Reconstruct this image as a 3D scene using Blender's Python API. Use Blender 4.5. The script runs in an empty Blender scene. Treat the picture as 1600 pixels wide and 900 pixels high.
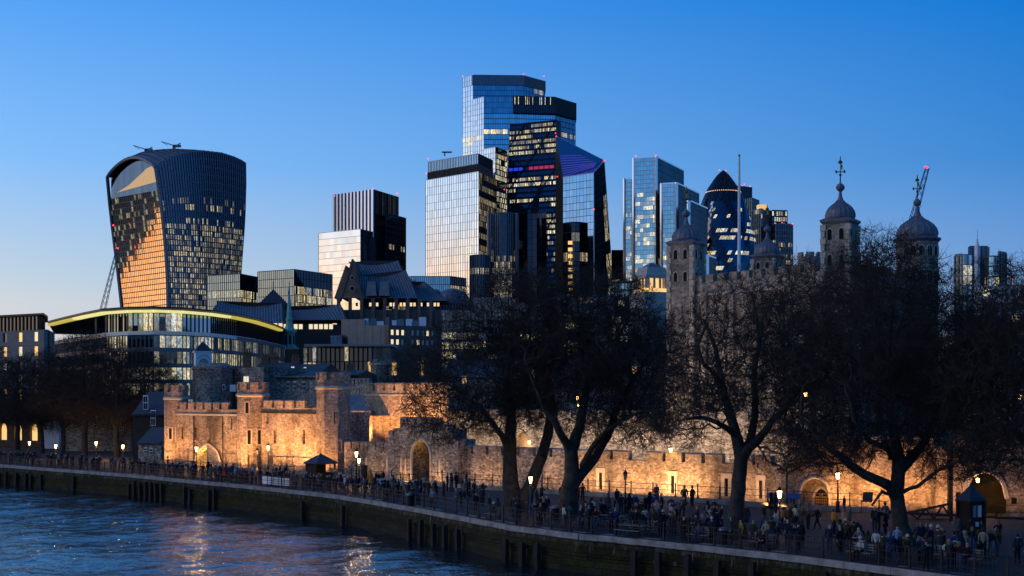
import bpy, bmesh, math, random
import numpy as np
from mathutils import Vector, Matrix

SC = bpy.context.scene
COL = SC.collection
PI = math.pi
rad = math.radians

# ------------------------------------------------------------------ camera
FPX, CAMZ, HORZ = 2050.0, 9.7, 615.0      # focal length in photo pixels, eye height over the quay, horizon row
cam = bpy.data.cameras.new('camera')
camo = bpy.data.objects.new('camera', cam)
COL.objects.link(camo)
camo.location = (0, 0, CAMZ)
camo.rotation_euler = (PI/2, 0, 0)
cam.sensor_width = 36
cam.lens = 36*FPX/1600
cam.shift_y = (HORZ-450)/1600
cam.clip_start = 1
cam.clip_end = 20000
SC.camera = camo

# ------------------------------------------------------------------ dusk sky
SUNSET = rad(-74)                          # azimuth of the afterglow, left of the view axis
w = bpy.data.worlds.new('World'); SC.world = w; w.use_nodes = True
nt = w.node_tree; N = nt.nodes; L = nt.links
def wn(t, **kw):
    n = N.new(t)
    for k, v in kw.items(): setattr(n, k, v)
    return n
def wmath(op, a, b=None, clamp=False):
    n = wn('ShaderNodeMath', operation=op, use_clamp=clamp)
    for i, v in enumerate((a, b)):
        if v is None: continue
        if isinstance(v, (int, float)): n.inputs[i].default_value = v
        else: L.new(v, n.inputs[i])
    return n.outputs[0]
tc = wn('ShaderNodeTexCoord'); sp = wn('ShaderNodeSeparateXYZ'); L.new(tc.outputs['Generated'], sp.inputs[0])
sx, sy, sz = sp.outputs
hl = wmath('SQRT', wmath('ADD', wmath('MULTIPLY', sx, sx), wmath('ADD', wmath('MULTIPLY', sy, sy), 1e-6)))
dot = wmath('DIVIDE', wmath('ADD', wmath('MULTIPLY', sx, math.sin(SUNSET)), wmath('MULTIPLY', sy, math.cos(SUNSET))), hl)
mr = wn('ShaderNodeMapRange'); L.new(dot, mr.inputs[0]); mr.inputs[1].default_value = -.10; mr.inputs[2].default_value = .60
mr2 = wn('ShaderNodeMapRange', interpolation_type='SMOOTHSTEP'); L.new(dot, mr2.inputs[0]); mr2.inputs[1].default_value = .58; mr2.inputs[2].default_value = 1.0
def ramp(stops):
    r = wn('ShaderNodeValToRGB'); e = r.color_ramp.elements
    while len(e) > 1: e.remove(e[-1])
    for i, (el, c) in enumerate(stops):
        p = math.sin(rad(el))
        x = e[0] if i == 0 else e.new(p)
        x.position = p; x.color = (c[0]*.5, c[1]*.5, c[2]*.5, 1)
    L.new(sz, r.inputs[0]); return r.outputs[0]
hot = ramp([(0, (1.5, .74, .34)), (2.6, (1.6, .92, .48)), (5.0, (1.5, 1.04, .70)), (8, (.9, 1.05, 1.2)), (16.4, (.2, .5, 1.1)), (30, (.06, .28, .80)), (90, (.012, .09, .32))])
mid = ramp([(0, (.80, .68, .56)), (3.8, (.62, .67, .73)), (4.8, (.52, .65, .77)), (9.6, (.235, .52, .96)), (16.4, (.080, .352, .915)), (30, (.03, .20, .62)), (90, (.012, .09, .32))])
cold = ramp([(0, (.30, .40, .60)), (4, (.20, .36, .66)), (7.4, (.105, .30, .675)), (9.6, (.050, .250, .655)), (16.4, (.002, .186, .655)), (30, (.002, .11, .42)), (90, (.012, .09, .32))])
mx = wn('ShaderNodeMix', data_type='RGBA'); L.new(mr.outputs[0], mx.inputs[0]); L.new(cold, mx.inputs[6]); L.new(mid, mx.inputs[7])
mx2 = wn('ShaderNodeMix', data_type='RGBA'); L.new(mr2.outputs[0], mx2.inputs[0]); L.new(mx.outputs[2], mx2.inputs[6]); L.new(hot, mx2.inputs[7]); mx = mx2
bg = N['Background']; L.new(mx.outputs[2], bg.inputs[0]); bg.inputs[1].default_value = 2.0

# the last glow of the west, broad and weak
sun = bpy.data.lights.new('sun', 'SUN'); sun.energy = 0.38; sun.angle = rad(20); sun.color = (1, .80, .60)
suno = bpy.data.objects.new('sun', sun); COL.objects.link(suno)
sd = Vector((math.sin(rad(-105))*math.cos(rad(30)), math.cos(rad(-105))*math.cos(rad(30)), math.sin(rad(30))))
suno.rotation_euler = (-sd).to_track_quat('-Z', 'Y').to_euler()
suno.location = (-60, -40, 90)

SC.view_settings.view_transform = 'Standard'
SC.view_settings.look = 'None'
SC.view_settings.exposure = 0.0
SC.view_settings.gamma = 1.0
SC.cycles.max_bounces = 5
SC.cycles.diffuse_bounces = 2
SC.cycles.glossy_bounces = 3
SC.cycles.caustics_reflective = False
SC.cycles.caustics_refractive = False
SC.cycles.sample_clamp_indirect = 6.0

# ------------------------------------------------------------------ helpers
rng = random.Random(7)
def PX(px, Y): return (px-800)/FPX*Y
def PZ(py, Y): return CAMZ+(HORZ-py)/FPX*Y
def G(px, Y): return Vector((PX(px, Y), Y))
def V3(p, z): return Vector((p[0], p[1], z))

class MB:
    """collects faces; build() links them as one mesh object"""
    def __init__(s): s.v = []; s.f = []; s.m = []; s.lit = []; s.rnd = []
    def face(s, pts, m=0, lit=0.0, rnd=None):
        i = len(s.v); s.v.extend([tuple(p) for p in pts]); s.f.append(tuple(range(i, i+len(pts))))
        s.m.append(m); s.lit.append(lit); s.rnd.append(rng.random() if rnd is None else rnd)
    def box(s, c, d, rz=0, m=0, taper=1.0):
        """c = centre of the base, d = full sizes"""
        cx, cy, cz = c; hx, hy, h = d[0]/2, d[1]/2, d[2]; ca, sa = math.cos(rz), math.sin(rz)
        def P(x, y, z): return (cx+x*ca-y*sa, cy+x*sa+y*ca, cz+z)
        b = [P(-hx, -hy, 0), P(hx, -hy, 0), P(hx, hy, 0), P(-hx, hy, 0)]
        hx *= taper; hy *= taper
        t = [P(-hx, -hy, h), P(hx, -hy, h), P(hx, hy, h), P(-hx, hy, h)]
        s.hexa(b, t, m)
    def hexa(s, b, t, m=0):
        n = len(b)
        i = len(s.v); s.v.extend([tuple(p) for p in b]); s.v.extend([tuple(p) for p in t])
        fs = [tuple(i+k for k in range(n-1, -1, -1)), tuple(i+n+k for k in range(n))]
        for k in range(n): fs.append((i+k, i+(k+1) % n, i+n+(k+1) % n, i+n+k))
        for f in fs: s.f.append(f); s.m.append(m); s.lit.append(0.0); s.rnd.append(rng.random())
    def prism(s, poly, z0, z1, m=0):
        a = sum(poly[k][0]*poly[(k+1) % len(poly)][1]-poly[(k+1) % len(poly)][0]*poly[k][1] for k in range(len(poly)))
        if a < 0: poly = list(poly)[::-1]
        s.hexa([V3(p, z0) for p in poly], [V3(p, z1) for p in poly], m)
    def tube(s, p, q, r0, r1=None, n=6, m=0, caps=True):
        r1 = r0 if r1 is None else r1
        p = Vector(p); q = Vector(q); d = (q-p).normalized()
        a = d.orthogonal().normalized(); b = d.cross(a)
        B = [p+(a*math.cos(2*PI*k/n)+b*math.sin(2*PI*k/n))*r0 for k in range(n)]
        T = [q+(a*math.cos(2*PI*k/n)+b*math.sin(2*PI*k/n))*r1 for k in range(n)]
        s.hexa(B, T, m)
    def lathe(s, c, prof, n=16, m=0, phase=0.0, lit=None):
        i = len(s.v)
        for r, z in prof:
            for k in range(n):
                a = 2*PI*k/n+phase; s.v.append((c[0]+r*math.cos(a), c[1]+r*math.sin(a), c[2]+z))
        for j in range(len(prof)-1):
            for k in range(n):
                k2 = (k+1) % n
                s.f.append((i+j*n+k, i+j*n+k2, i+(j+1)*n+k2, i+(j+1)*n+k)); s.m.append(m)
                s.lit.append(0.0); s.rnd.append(rng.random())
        for j, rv in ((0, True), (len(prof)-1, False)):
            if prof[j][0] > 1e-3:
                f = [i+j*n+k for k in range(n)]
                s.f.append(tuple(f[::-1] if rv else f)); s.m.append(m); s.lit.append(0.0); s.rnd.append(.5)
    def bar(s, p, q, side, wd, nrm, d, m=0):
        """a bar on a face: three visible sides"""
        h = side*(wd/2); o = nrm*d
        a, b, c, e = p-h, p+h, q+h, q-h
        s.face([a+o, b+o, c+o, e+o], m); s.face([b, c, c+o, b+o][::-1], m); s.face([a, a+o, e+o, e][::-1], m)
    def build(s, name, mats, parent=None, smooth=False, attrs=False, loc=None):
        if not isinstance(mats, (list, tuple)): mats = [mats]
        org = Vector(parent['_org']) if parent is not None and '_org' in parent else Vector((0, 0, 0))
        if parent is None and loc is not None: org = Vector(loc)
        v = np.array(s.v, dtype=np.float64).reshape(-1, 3)-np.array(org)
        me = bpy.data.meshes.new(name); me.from_pydata(v.tolist(), [], s.f)
        for mt in mats: me.materials.append(mt)
        me.polygons.foreach_set('material_index', s.m)
        if smooth: me.polygons.foreach_set('use_smooth', [True]*len(s.f))
        if attrs:
            for nm, val in (('lit', s.lit), ('rnd', s.rnd)):
                at = me.attributes.new(nm, 'FLOAT', 'FACE'); at.data.foreach_set('value', val)
        me.update()
        o = bpy.data.objects.new(name, me); COL.objects.link(o)
        if parent is not None: o.parent = parent; o['_org'] = tuple(org)
        elif loc is not None: o.location = loc; o['_org'] = tuple(org)
        return o

def tag(o, label=None, cat=None, group=None, kind=None):
    if label: o['label'] = label
    if cat: o['category'] = cat
    if group: o['group'] = group
    if kind: o['kind'] = kind
    return o
def thing(name, label, cat, loc, group=None):
    o = bpy.data.objects.new(name, None); COL.objects.link(o); o.location = loc; o.empty_display_size = .5
    o['_org'] = tuple(loc)
    return tag(o, label, cat, group)
def copy_tree(o, loc=None, rz=None, parent=None, label=None):
    c = o.copy(); COL.objects.link(c)
    if parent is not None: c.parent = parent
    if loc is not None: c.location = loc
    if rz is not None: c.rotation_euler = (0, 0, rz)
    if label: c['label'] = label
    for ch in o.children: copy_tree(ch, parent=c)
    return c

# ------------------------------------------------------------------ materials
def newmat(name):
    m = bpy.data.materials.new(name); m.use_nodes = True
    return m, m.node_tree, m.node_tree.nodes['Principled BSDF']
def nd(t, typ, **kw):
    n = t.nodes.new(typ)
    for k, v in kw.items(): setattr(n, k, v)
    return n
def setin(t, sock, v):
    if hasattr(v, 'is_output') or isinstance(v, bpy.types.NodeSocket): t.links.new(v, sock)
    else: sock.default_value = v
def mth(t, op, a, b=0.0, clamp=False):
    n = nd(t, 'ShaderNodeMath', operation=op, use_clamp=clamp); setin(t, n.inputs[0], a); setin(t, n.inputs[1], b); return n.outputs[0]
def mixc(t, f, a, b, blend='MIX'):
    n = nd(t, 'ShaderNodeMix', data_type='RGBA', blend_type=blend)
    setin(t, n.inputs[0], f); setin(t, n.inputs[6], a if not isinstance(a, tuple) else (*a, 1)); setin(t, n.inputs[7], b if not isinstance(b, tuple) else (*b, 1))
    return n.outputs[2]
def noise(t, scale, detail=4, rough=.55, vec=None, out=0):
    n = nd(t, 'ShaderNodeTexNoise'); n.inputs['Scale'].default_value = scale; n.inputs['Detail'].default_value = detail; n.inputs['Roughness'].default_value = rough
    if vec is not None: t.links.new(vec, n.inputs['Vector'])
    return n.outputs[out]
def cramp(t, f, stops):
    r = nd(t, 'ShaderNodeValToRGB'); e = r.color_ramp.elements
    while len(e) > 1: e.remove(e[-1])
    for i, (p, c) in enumerate(stops):
        x = e[0] if i == 0 else e.new(p)
        x.position = p; x.color = (*c, 1) if isinstance(c, tuple) else (c, c, c, 1)
    t.links.new(f, r.inputs[0]); return r.outputs[0]
def wpos(t, scale=(1, 1, 1)):
    g = nd(t, 'ShaderNodeNewGeometry')
    if scale == (1, 1, 1): return g.outputs['Position']
    m = nd(t, 'ShaderNodeMapping'); t.links.new(g.outputs['Position'], m.inputs[0]); m.inputs['Scale'].default_value = scale
    return m.outputs[0]
def bump(t, b, h, strength=.5, dist=.05):
    n = nd(t, 'ShaderNodeBump'); n.inputs['Strength'].default_value = strength; n.inputs['Distance'].default_value = dist
    t.links.new(h, n.inputs['Height']); t.links.new(n.outputs[0], b.inputs['Normal'])

def plain(name, c, rough=.7, metal=0.0, var=.35, scale=1.5, bmp=0.0, spec=.3):
    """a worn surface: two scales of noise over one base colour"""
    m, t, b = newmat(name)
    p = wpos(t)
    n1 = noise(t, scale, 5, .6, p); n2 = noise(t, scale*9, 3, .5, p)
    f = mth(t, 'ADD', mth(t, 'MULTIPLY', n1, .7), mth(t, 'MULTIPLY', n2, .3))
    lo = tuple(x*(1-var) for x in c); hi = tuple(min(1, x*(1+var)) for x in c)
    t.links.new(cramp(t, f, [(.3, lo), (.7, hi)]), b.inputs['Base Color'])
    b.inputs['Roughness'].default_value = rough; b.inputs['Metallic'].default_value = metal
    b.inputs['Specular IOR Level'].default_value = spec
    if bmp: bump(t, b, f, .6, bmp)
    return m

def rubble(name, light, dark, scale=2.2, mortar=(.46, .40, .32), zst=1.55, brick=0.0):
    """irregular coursed rubble: cells of their own tint, recessed mortar, streaks"""
    m, t, b = newmat(name)
    p = wpos(t, (scale, scale, scale*zst))
    dn = noise(t, 1.3, 3, .6, p, 1)
    va = nd(t, 'ShaderNodeVectorMath', operation='MULTIPLY_ADD'); t.links.new(dn, va.inputs[0]); va.inputs[1].default_value = (.55, .55, .55); t.links.new(p, va.inputs[2])
    v1 = nd(t, 'ShaderNodeTexVoronoi', feature='F1'); t.links.new(va.outputs[0], v1.inputs['Vector']); v1.inputs['Scale'].default_value = 1.0
    v2 = nd(t, 'ShaderNodeTexVoronoi', feature='DISTANCE_TO_EDGE'); t.links.new(va.outputs[0], v2.inputs['Vector']); v2.inputs['Scale'].default_value = 1.0
    sep = nd(t, 'ShaderNodeSeparateColor'); t.links.new(v1.outputs['Color'], sep.inputs[0])
    col = cramp(t, sep.outputs[0], [(0.0, tuple(x*.7 for x in dark)), (.25, dark), (.55, tuple((a+c)/2 for a, c in zip(light, dark))), (.85, light), (1.0, tuple(min(1, x*1.2) for x in light))])
    edge = cramp(t, v2.outputs['Distance'], [(.02, 1.0), (.09, 0.0)])
    c2 = mixc(t, edge, col, mortar)
    big = noise(t, .16, 5, .62, wpos(t)); fine = noise(t, 14, 2, .5, wpos(t))
    st = noise(t, 1.0, 4, .6, wpos(t, (.9, .9, .10)))
    g = mth(t, 'MULTIPLY', cramp(t, big, [(.32, .50), (.66, 1.12)]), mth(t, 'ADD', mth(t, 'MULTIPLY', fine, .5), .75))
    g = mth(t, 'MULTIPLY', g, cramp(t, st, [(.30, .55), (.52, 1.0)]))
    patch = noise(t, .55, 6, .7, wpos(t, (1, 1, 1.8)))
    c2 = mixc(t, cramp(t, patch, [(.50, 0.0), (.60, .75)]), c2, mixc(t, .5, c2, tuple(x*.45 for x in dark)))
    c2 = mixc(t, cramp(t, patch, [(.30, .55), (.40, 0.0)]), c2, tuple(min(1, x*1.12) for x in light))
    cm = nd(t, 'ShaderNodeCombineColor')
    for i in range(3): t.links.new(g, cm.inputs[i])
    t.links.new(mixc(t, 1.0, c2, cm.outputs[0], 'MULTIPLY'), b.inputs['Base Color'])
    b.inputs['Roughness'].default_value = .92; b.inputs['Specular IOR Level'].default_value = .1
    h = mth(t, 'SUBTRACT', mth(t, 'MULTIPLY', sep.outputs[1], .6), edge)
    bump(t, b, h, .7, .06)
    return m

def glass(name, refl, rough=.045, dim=(.015, .02, .03), lit_a=(1.0, .77, .33), lit_b=(1.0, .95, .70), power=1.5, tilt=.012, scale=.9):
    """coated facade glass: every pane tilts a little, lit panes show an uneven interior"""
    m, t, b = newmat(name)
    at = nd(t, 'ShaderNodeAttribute', attribute_name='rnd'); al = nd(t, 'ShaderNodeAttribute', attribute_name='lit')
    wnz = nd(t, 'ShaderNodeTexWhiteNoise', noise_dimensions='1D'); t.links.new(at.outputs['Fac'], wnz.inputs['W'])
    g = nd(t, 'ShaderNodeNewGeometry')
    sub = nd(t, 'ShaderNodeVectorMath', operation='SUBTRACT'); t.links.new(wnz.outputs['Color'], sub.inputs[0]); sub.inputs[1].default_value = (.5, .5, .5)
    ma = nd(t, 'ShaderNodeVectorMath', operation='MULTIPLY_ADD'); t.links.new(sub.outputs[0], ma.inputs[0]); ma.inputs[1].default_value = (tilt,)*3; t.links.new(g.outputs['Normal'], ma.inputs[2])
    nn = nd(t, 'ShaderNodeVectorMath', operation='NORMALIZE'); t.links.new(ma.outputs[0], nn.inputs[0])
    t.links.new(nn.outputs[0], b.inputs['Normal'])
    var = mth(t, 'ADD', mth(t, 'MULTIPLY', wnz.outputs['Value'], .22), .82)
    cm = nd(t, 'ShaderNodeCombineColor')
    for i in range(3): t.links.new(var, cm.inputs[i])
    base = mixc(t, 1.0, refl, cm.outputs[0], 'MULTIPLY')
    t.links.new(mixc(t, al.outputs['Fac'], base, dim), b.inputs['Base Color'])
    b.inputs['Metallic'].default_value = 1.0; b.inputs['Roughness'].default_value = rough
    tint = cramp(t, wnz.outputs['Value'], [(0, lit_a), (.45, tuple((x+y)/2 for x, y in zip(lit_a, lit_b))), (.8, lit_b), (1, (.82, .95, 1.0))])
    p = wpos(t, (scale*2.4, scale*2.4, scale*1.3)); nz = noise(t, 1.0, 3, .7, p)
    inside = cramp(t, nz, [(.36, .16), (.50, .60), (.62, 1.25)])
    e = mth(t, 'MULTIPLY', mth(t, 'MULTIPLY', al.outputs['Fac'], inside), power)
    t.links.new(tint, b.inputs['Emission Color']); t.links.new(e, b.inputs['Emission Strength'])
    return m

def emit(name, c, s):
    m, t, b = newmat(name)
    b.inputs['Base Color'].default_value = (*[x*.5 for x in c], 1); b.inputs['Emission Color'].default_value = (*c, 1); b.inputs['Emission Strength'].default_value = s
    return m
# ------------------------------------------------------------------ material library
M = {}
M['ground'] = plain('ground_earth', (.055, .055, .05), .95, bmp=.02)
M['iron'] = plain('black_iron', (.012, .013, .017), .45, .3, spec=.4)
M['blue_iron'] = plain('blue_painted_iron', (.012, .035, .13), .4, .1, spec=.4)
M['bark'] = plain('plane_bark', (.060, .054, .046), .95, var=.6, scale=2.2, bmp=.03, spec=.05)
M['twig'] = plain('winter_twig', (.058, .048, .041), .95, var=.4, spec=.05)
M['timber'] = plain('dark_timber', (.030, .024, .019), .9, var=.5, bmp=.02)
M['lead'] = plain('roof_lead', (.15, .16, .19), .5, .25, var=.4, scale=1.2)
M['slate'] = plain('slate_roof', (.045, .050, .062), .6, var=.4, scale=1.0)
M['copper'] = plain('green_copper', (.17, .40, .33), .7, var=.45, scale=1.2)
M['white'] = plain('white_paint', (.80, .81, .82), .6, var=.12)
M['cream'] = plain('pale_stone', (.46, .42, .36), .8, var=.25)
M['brick'] = plain('brown_brick', (.16, .095, .06), .9, var=.35, scale=.8)
M['panel'] = plain('brown_panel', (.33, .26, .21), .8, var=.2, scale=.5)
M['dark'] = plain('dark_void', (.006, .006, .007), .9, var=.2)
M['gilt'] = plain('gilded_metal', (.30, .20, .06), .4, .9)
M['stone'] = rubble('castle_rubble', (.60, .49, .36), (.34, .255, .18), 3.6)
M['stone_grey'] = rubble('grey_rubble', (.56, .49, .41), (.20, .17, .14), 3.4)
M['stone_tower'] = rubble('keep_rubble', (.50, .43, .355), (.31, .26, .21), 1.7, mortar=(.42, .375, .31))
M['ashlar'] = plain('ashlar_dressing', (.50, .43, .33), .85, var=.3, scale=1.4, bmp=.01)
M['frame_white'] = plain('white_frame', (.70, .74, .78), .5, var=.08)
M['frame_dark'] = plain('dark_frame', (.014, .018, .026), .4, .4, var=.2)
M['frame_grey'] = plain('grey_frame', (.16, .18, .20), .45, .4, var=.2)
M['core'] = plain('building_core', (.02, .022, .026), .8, var=.2)
M['roof_flat'] = plain('flat_roof', (.10, .10, .105), .9, var=.3)
M['beacon'] = emit('red_beacon', (1, .035, .06), 3.2)
M['polished'] = plain('polished_metal', (.82, .84, .86), .28, 1.0, var=.06)
M['frame_pale'] = plain('pale_metal_frame', (.50, .54, .58), .3, .9, var=.1)
M['lampglow'] = emit('lantern_glass', (1, .62, .22), 22)
M['lampglow_dim'] = emit('small_lamp_glass', (1, .50, .12), 16)
M['winglow'] = emit('lit_window_pane', (1, .60, .20), 1.1)
M['winglow_pale'] = emit('pale_window_pane', (1, .82, .50), .9)
M['floodlens'] = emit('flood_lens', (1, .60, .22), .6)

def quay_mat():
    m, t, b = newmat('river_wall_stone')
    p = wpos(t); s = nd(t, 'ShaderNodeSeparateXYZ'); t.links.new(p, s.inputs[0])
    n1 = noise(t, .5, 5, .65, p); st = noise(t, 1.0, 4, .6, wpos(t, (1.6, 1.6, .14))); n2 = noise(t, 7, 3, .6, p)
    stone = cramp(t, n2, [(.3, (.04, .037, .033)), (.7, (.12, .11, .098))])
    moss = cramp(t, n2, [(.3, (.007, .009, .003)), (.7, (.034, .038, .007))])
    mud = (.018, .017, .014)
    z = mth(t, 'ADD', s.outputs[2], mth(t, 'MULTIPLY', mth(t, 'SUBTRACT', st, .5), 1.6))
    c = mixc(t, cramp(t, mth(t, 'ADD', mth(t, 'MULTIPLY', z, .2), 1.0), [(.44, 0.0), (.54, 1.0)]), mud, moss)
    c = mixc(t, cramp(t, mth(t, 'ADD', mth(t, 'MULTIPLY', z, .2), 1.0), [(.84, 0.0), (.91, 1.0)]), c, stone)
    c = mixc(t, cramp(t, st, [(.30, .75), (.48, 0.0)]), c, (.02, .02, .018))
    cb = nd(t, 'ShaderNodeCombineXYZ'); t.links.new(mth(t, 'MULTIPLY', mth(t, 'SUBTRACT', s.outputs[0], s.outputs[1]), .7071), cb.inputs[0]); t.links.new(s.outputs[2], cb.inputs[1])
    bk = nd(t, 'ShaderNodeTexBrick'); t.links.new(cb.outputs[0], bk.inputs['Vector']); bk.inputs['Scale'].default_value = 1.0; bk.inputs['Brick Width'].default_value = 1.3; bk.inputs['Row Height'].default_value = .46; bk.inputs['Mortar Size'].default_value = .025
    bk.inputs['Color1'].default_value = (.62, .62, .62, 1); bk.inputs['Color2'].default_value = (1.35, 1.32, 1.28, 1); bk.inputs['Mortar'].default_value = (.22, .22, .22, 1)
    c = mixc(t, 1.0, c, bk.outputs[0], 'MULTIPLY')
    s2 = noise(t, 1.0, 3, .6, wpos(t, (2.6, 2.6, .10))); dr = mth(t, 'MULTIPLY', cramp(t, s2, [(.62, 0.0), (.74, .7)]), cramp(t, mth(t, 'ADD', mth(t, 'MULTIPLY', s.outputs[2], .2), 1.0), [(.62, 0.0), (.86, 1.0)]))
    c = mixc(t, dr, c, (.30, .28, .25))
    t.links.new(c, b.inputs['Base Color']); b.inputs['Roughness'].default_value = .85; b.inputs['Specular IOR Level'].default_value = .2
    bump(t, b, mth(t, 'ADD', n1, n2), .6, .04)
    return m
M['quay'] = quay_mat()
M['coping'] = plain('coping_stone', (.25, .24, .22), .85, var=.6, scale=1.1, bmp=.02)

def paving_mat():
    m, t, b = newmat('wharf_paving')
    p = wpos(t); v = nd(t, 'ShaderNodeTexBrick'); mp = nd(t, 'ShaderNodeMapping'); t.links.new(p, mp.inputs[0]); mp.inputs['Rotation'].default_value = (0, 0, rad(40))
    t.links.new(mp.outputs[0], v.inputs['Vector']); v.inputs['Scale'].default_value = 1.3; v.inputs['Mortar Size'].default_value = .015
    v.inputs['Color1'].default_value = (.034, .034, .036, 1); v.inputs['Color2'].default_value = (.055, .054, .054, 1); v.inputs['Mortar'].default_value = (.016, .016, .016, 1)
    n = noise(t, .4, 5, .6, p)
    cm = nd(t, 'ShaderNodeCombineColor'); g = cramp(t, n, [(.3, .6), (.7, 1.15)])
    t.links.new(mixc(t, 1.0, v.outputs[0], g, 'MULTIPLY'), b.inputs['Base Color'])
    b.inputs['Roughness'].default_value = .75; b.inputs['Specular IOR Level'].default_value = .25
    bump(t, b, v.outputs[1], .3, -.01)
    return m
M['paving'] = paving_mat()

def water_mat():
    m, t, b = newmat('river_water')
    b.inputs['Base Color'].default_value = (.010, .018, .028, 1)
    b.inputs['Roughness'].default_value = .035; b.inputs['IOR'].default_value = 1.5; b.inputs['Specular IOR Level'].default_value = 1.0
    p = wpos(t, (1.0, .55, 1)); p2 = wpos(t, (1, .8, 1))
    h = mth(t, 'ADD', mth(t, 'MULTIPLY', noise(t, .75, 4, .62, p), 1.0), mth(t, 'MULTIPLY', noise(t, 3.2, 2, .6, p2), .30))
    bump(t, b, h, 1.0, .16)
    return m
M['water'] = water_mat()

# ------------------------------------------------------------------ river, ground, quay
EDGE_PX = [(-420, 232), (-160, 205), (0, 180.8), (200, 159), (400, 138.5), (529, 126.2), (600, 117.8), (660, 111), (720, 104.6), (800, 97), (900, 91.4), (960, 89.3), (1076, 85), (1250, 78.8), (1395, 73.4), (1500, 70), (1640, 65.6), (1900, 59)]
EDGE = [G(a, y) for a, y in EDGE_PX]
WALL_PX = [(-200, 258), (0, 216), (120, 194), (250, 172), (540, 152), (615, 146.5), (720, 138), (900, 128), (1150, 117), (1225, 113), (1600, 103), (1800, 99), (2100, 94)]
def interp(tab, x):
    for (a, ya), (b, yb) in zip(tab, tab[1:]):
        if a <= x <= b: return ya+(yb-ya)*(x-a)/(b-a)
    return tab[0][1] if x < tab[0][0] else tab[-1][1]
WATER_Z = -2.75
def flat(name, poly, z, mat):
    mb = MB(); mb.face([V3(p, z) for p in poly]); o = mb.build(name, mat)
    if o.data.polygons[0].normal.z < 0:
        o.data.flip_normals()
    return tag(o, kind='structure')
# land: one sheet from the quay to the horizon
land = EDGE[:]+[Vector((700, -60)), Vector((9000, -60)), Vector((9000, 14000)), Vector((-9000, 14000)), Vector((-9000, 900)), Vector((-600, 560))]
flat('ground', land, -.05, M['ground'])
wall_line = [G(a, y) for a, y in WALL_PX]
flat('wharf_pavement', EDGE+wall_line[::-1], -.004, M['paving'])

# the river surface: real waves near the camera, sheet beyond
def river():
    nx, ny = 430, 460
    xs = np.linspace(-98, 14, nx); ys = 58+(np.linspace(0, 1, ny)**1.15)*132
    X, Y = np.meshgrid(xs, ys)
    r = np.random.RandomState(4); Z = np.zeros_like(X)
    for k in range(30):
        wl = .8*(1.15**k); a = r.uniform(-1.0, 1.0)+(-.9 if k % 3 else .6)
        amp = .0088*wl**.75*(0.6 if wl > 12 else 1); ph = r.uniform(0, 6.28)
        Z += amp*np.sin((X*math.cos(a)+Y*math.sin(a))*2*PI/wl+ph+.9*np.sin((X*math.sin(a)-Y*math.cos(a))*2*PI/(wl*2.7)+ph*2))*(.55+.45*np.sin(X*.09+Y*.06+k*1.7))
    v = np.stack([X, Y, Z], -1).reshape(-1, 3)
    i = np.arange(nx*ny).reshape(ny, nx)
    ep = np.array(EDGE_PX); wet = (Y < np.interp(800+X/Y*FPX, ep[:, 0], ep[:, 1])+1.5)[:-1, :-1].reshape(-1)
    f = np.stack([i[:-1, :-1], i[:-1, 1:], i[1:, 1:], i[1:, :-1]], -1).reshape(-1, 4)[wet]
    us_ = np.unique(f); rm = np.zeros(len(v), int); rm[us_] = np.arange(len(us_)); v = v[us_]; f = rm[f]
    # an outer sheet meets the waves below their troughs
    me = bpy.data.meshes.new('river_water'); me.from_pydata(v.tolist(), [], f.tolist()); me.materials.append(M['water'])
    me.polygons.foreach_set('use_smooth', [True]*len(f)); me.update()
    o = bpy.data.objects.new('river_water', me); COL.objects.link(o); o.location = (0, 0, WATER_Z); tag(o, kind='structure')
    mb = MB(); mb.face([(-9000, -3000, -.35), (3000, -3000, -.35), (3000, 700, -.35), (-9000, 2000, -.35)])
    o2 = mb.build('river_bed_water', M['water']); o2.location = (0, 0, WATER_Z); o2.name = 'far_river_water'; tag(o2, kind='structure')
river()

# river wall with separate coping stones
def offs(poly, d):
    out = []
    for i, p in enumerate(poly):
        a = poly[max(0, i-1)]; b = poly[min(len(poly)-1, i+1)]
        t = (b-a).normalized(); n = Vector((t.y, -t.x)); out.append(p-n*d)    # d > 0 goes inland
    return out
rw = thing('river_wall', 'long mossy stone river wall with pale coping along the wharf', 'river wall', (0, 95, -3.9))
mb = MB()
face_ = offs(EDGE, .12); foot = offs(EDGE, -.45); back = offs(EDGE, 1.0)
for i in range(len(EDGE)-1):
    mb.face([V3(foot[i], -4.6), V3(foot[i+1], -4.6), V3(face_[i+1], -.42), V3(face_[i], -.42)])
mb.build('wall_face', M['quay'], rw)
def walk(poly, step):
    """evenly spaced points with directions along a polyline"""
    out = []; carry = 0.0
    for a, b in zip(poly, poly[1:]):
        ln = (b-a).length; t = (b-a)/ln; s = carry
        while s < ln: out.append((a+t*s, t)); s += step
        carry = s-ln
    return out
cp = walk(EDGE[1:-1], 1.62); shared = None
for k, (p, t) in enumerate(cp):
    if shared is None:
        mb = MB(); x0, x1 = -.80, .80
        b = [(x0, -.16, 0), (x1, -.16, 0), (x1, .78, 0), (x0, .78, 0)]; tp = [(x0, -.10, .40), (x1, -.10, .40), (x1, .76, .43), (x0, .76, .43)]
        mb.hexa(b, tp); o = mb.build('coping_stone', M['coping']); shared = o.data
    else:
        o = bpy.data.objects.new('coping_stone', shared); COL.objects.link(o)
    o.parent = rw; o.location = Vector((p.x, p.y, -.43+rng.uniform(-.012, .012)))-rw.location; o.rotation_euler = (0, rng.uniform(-.006, .006), math.atan2(t.y, t.x))
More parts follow.
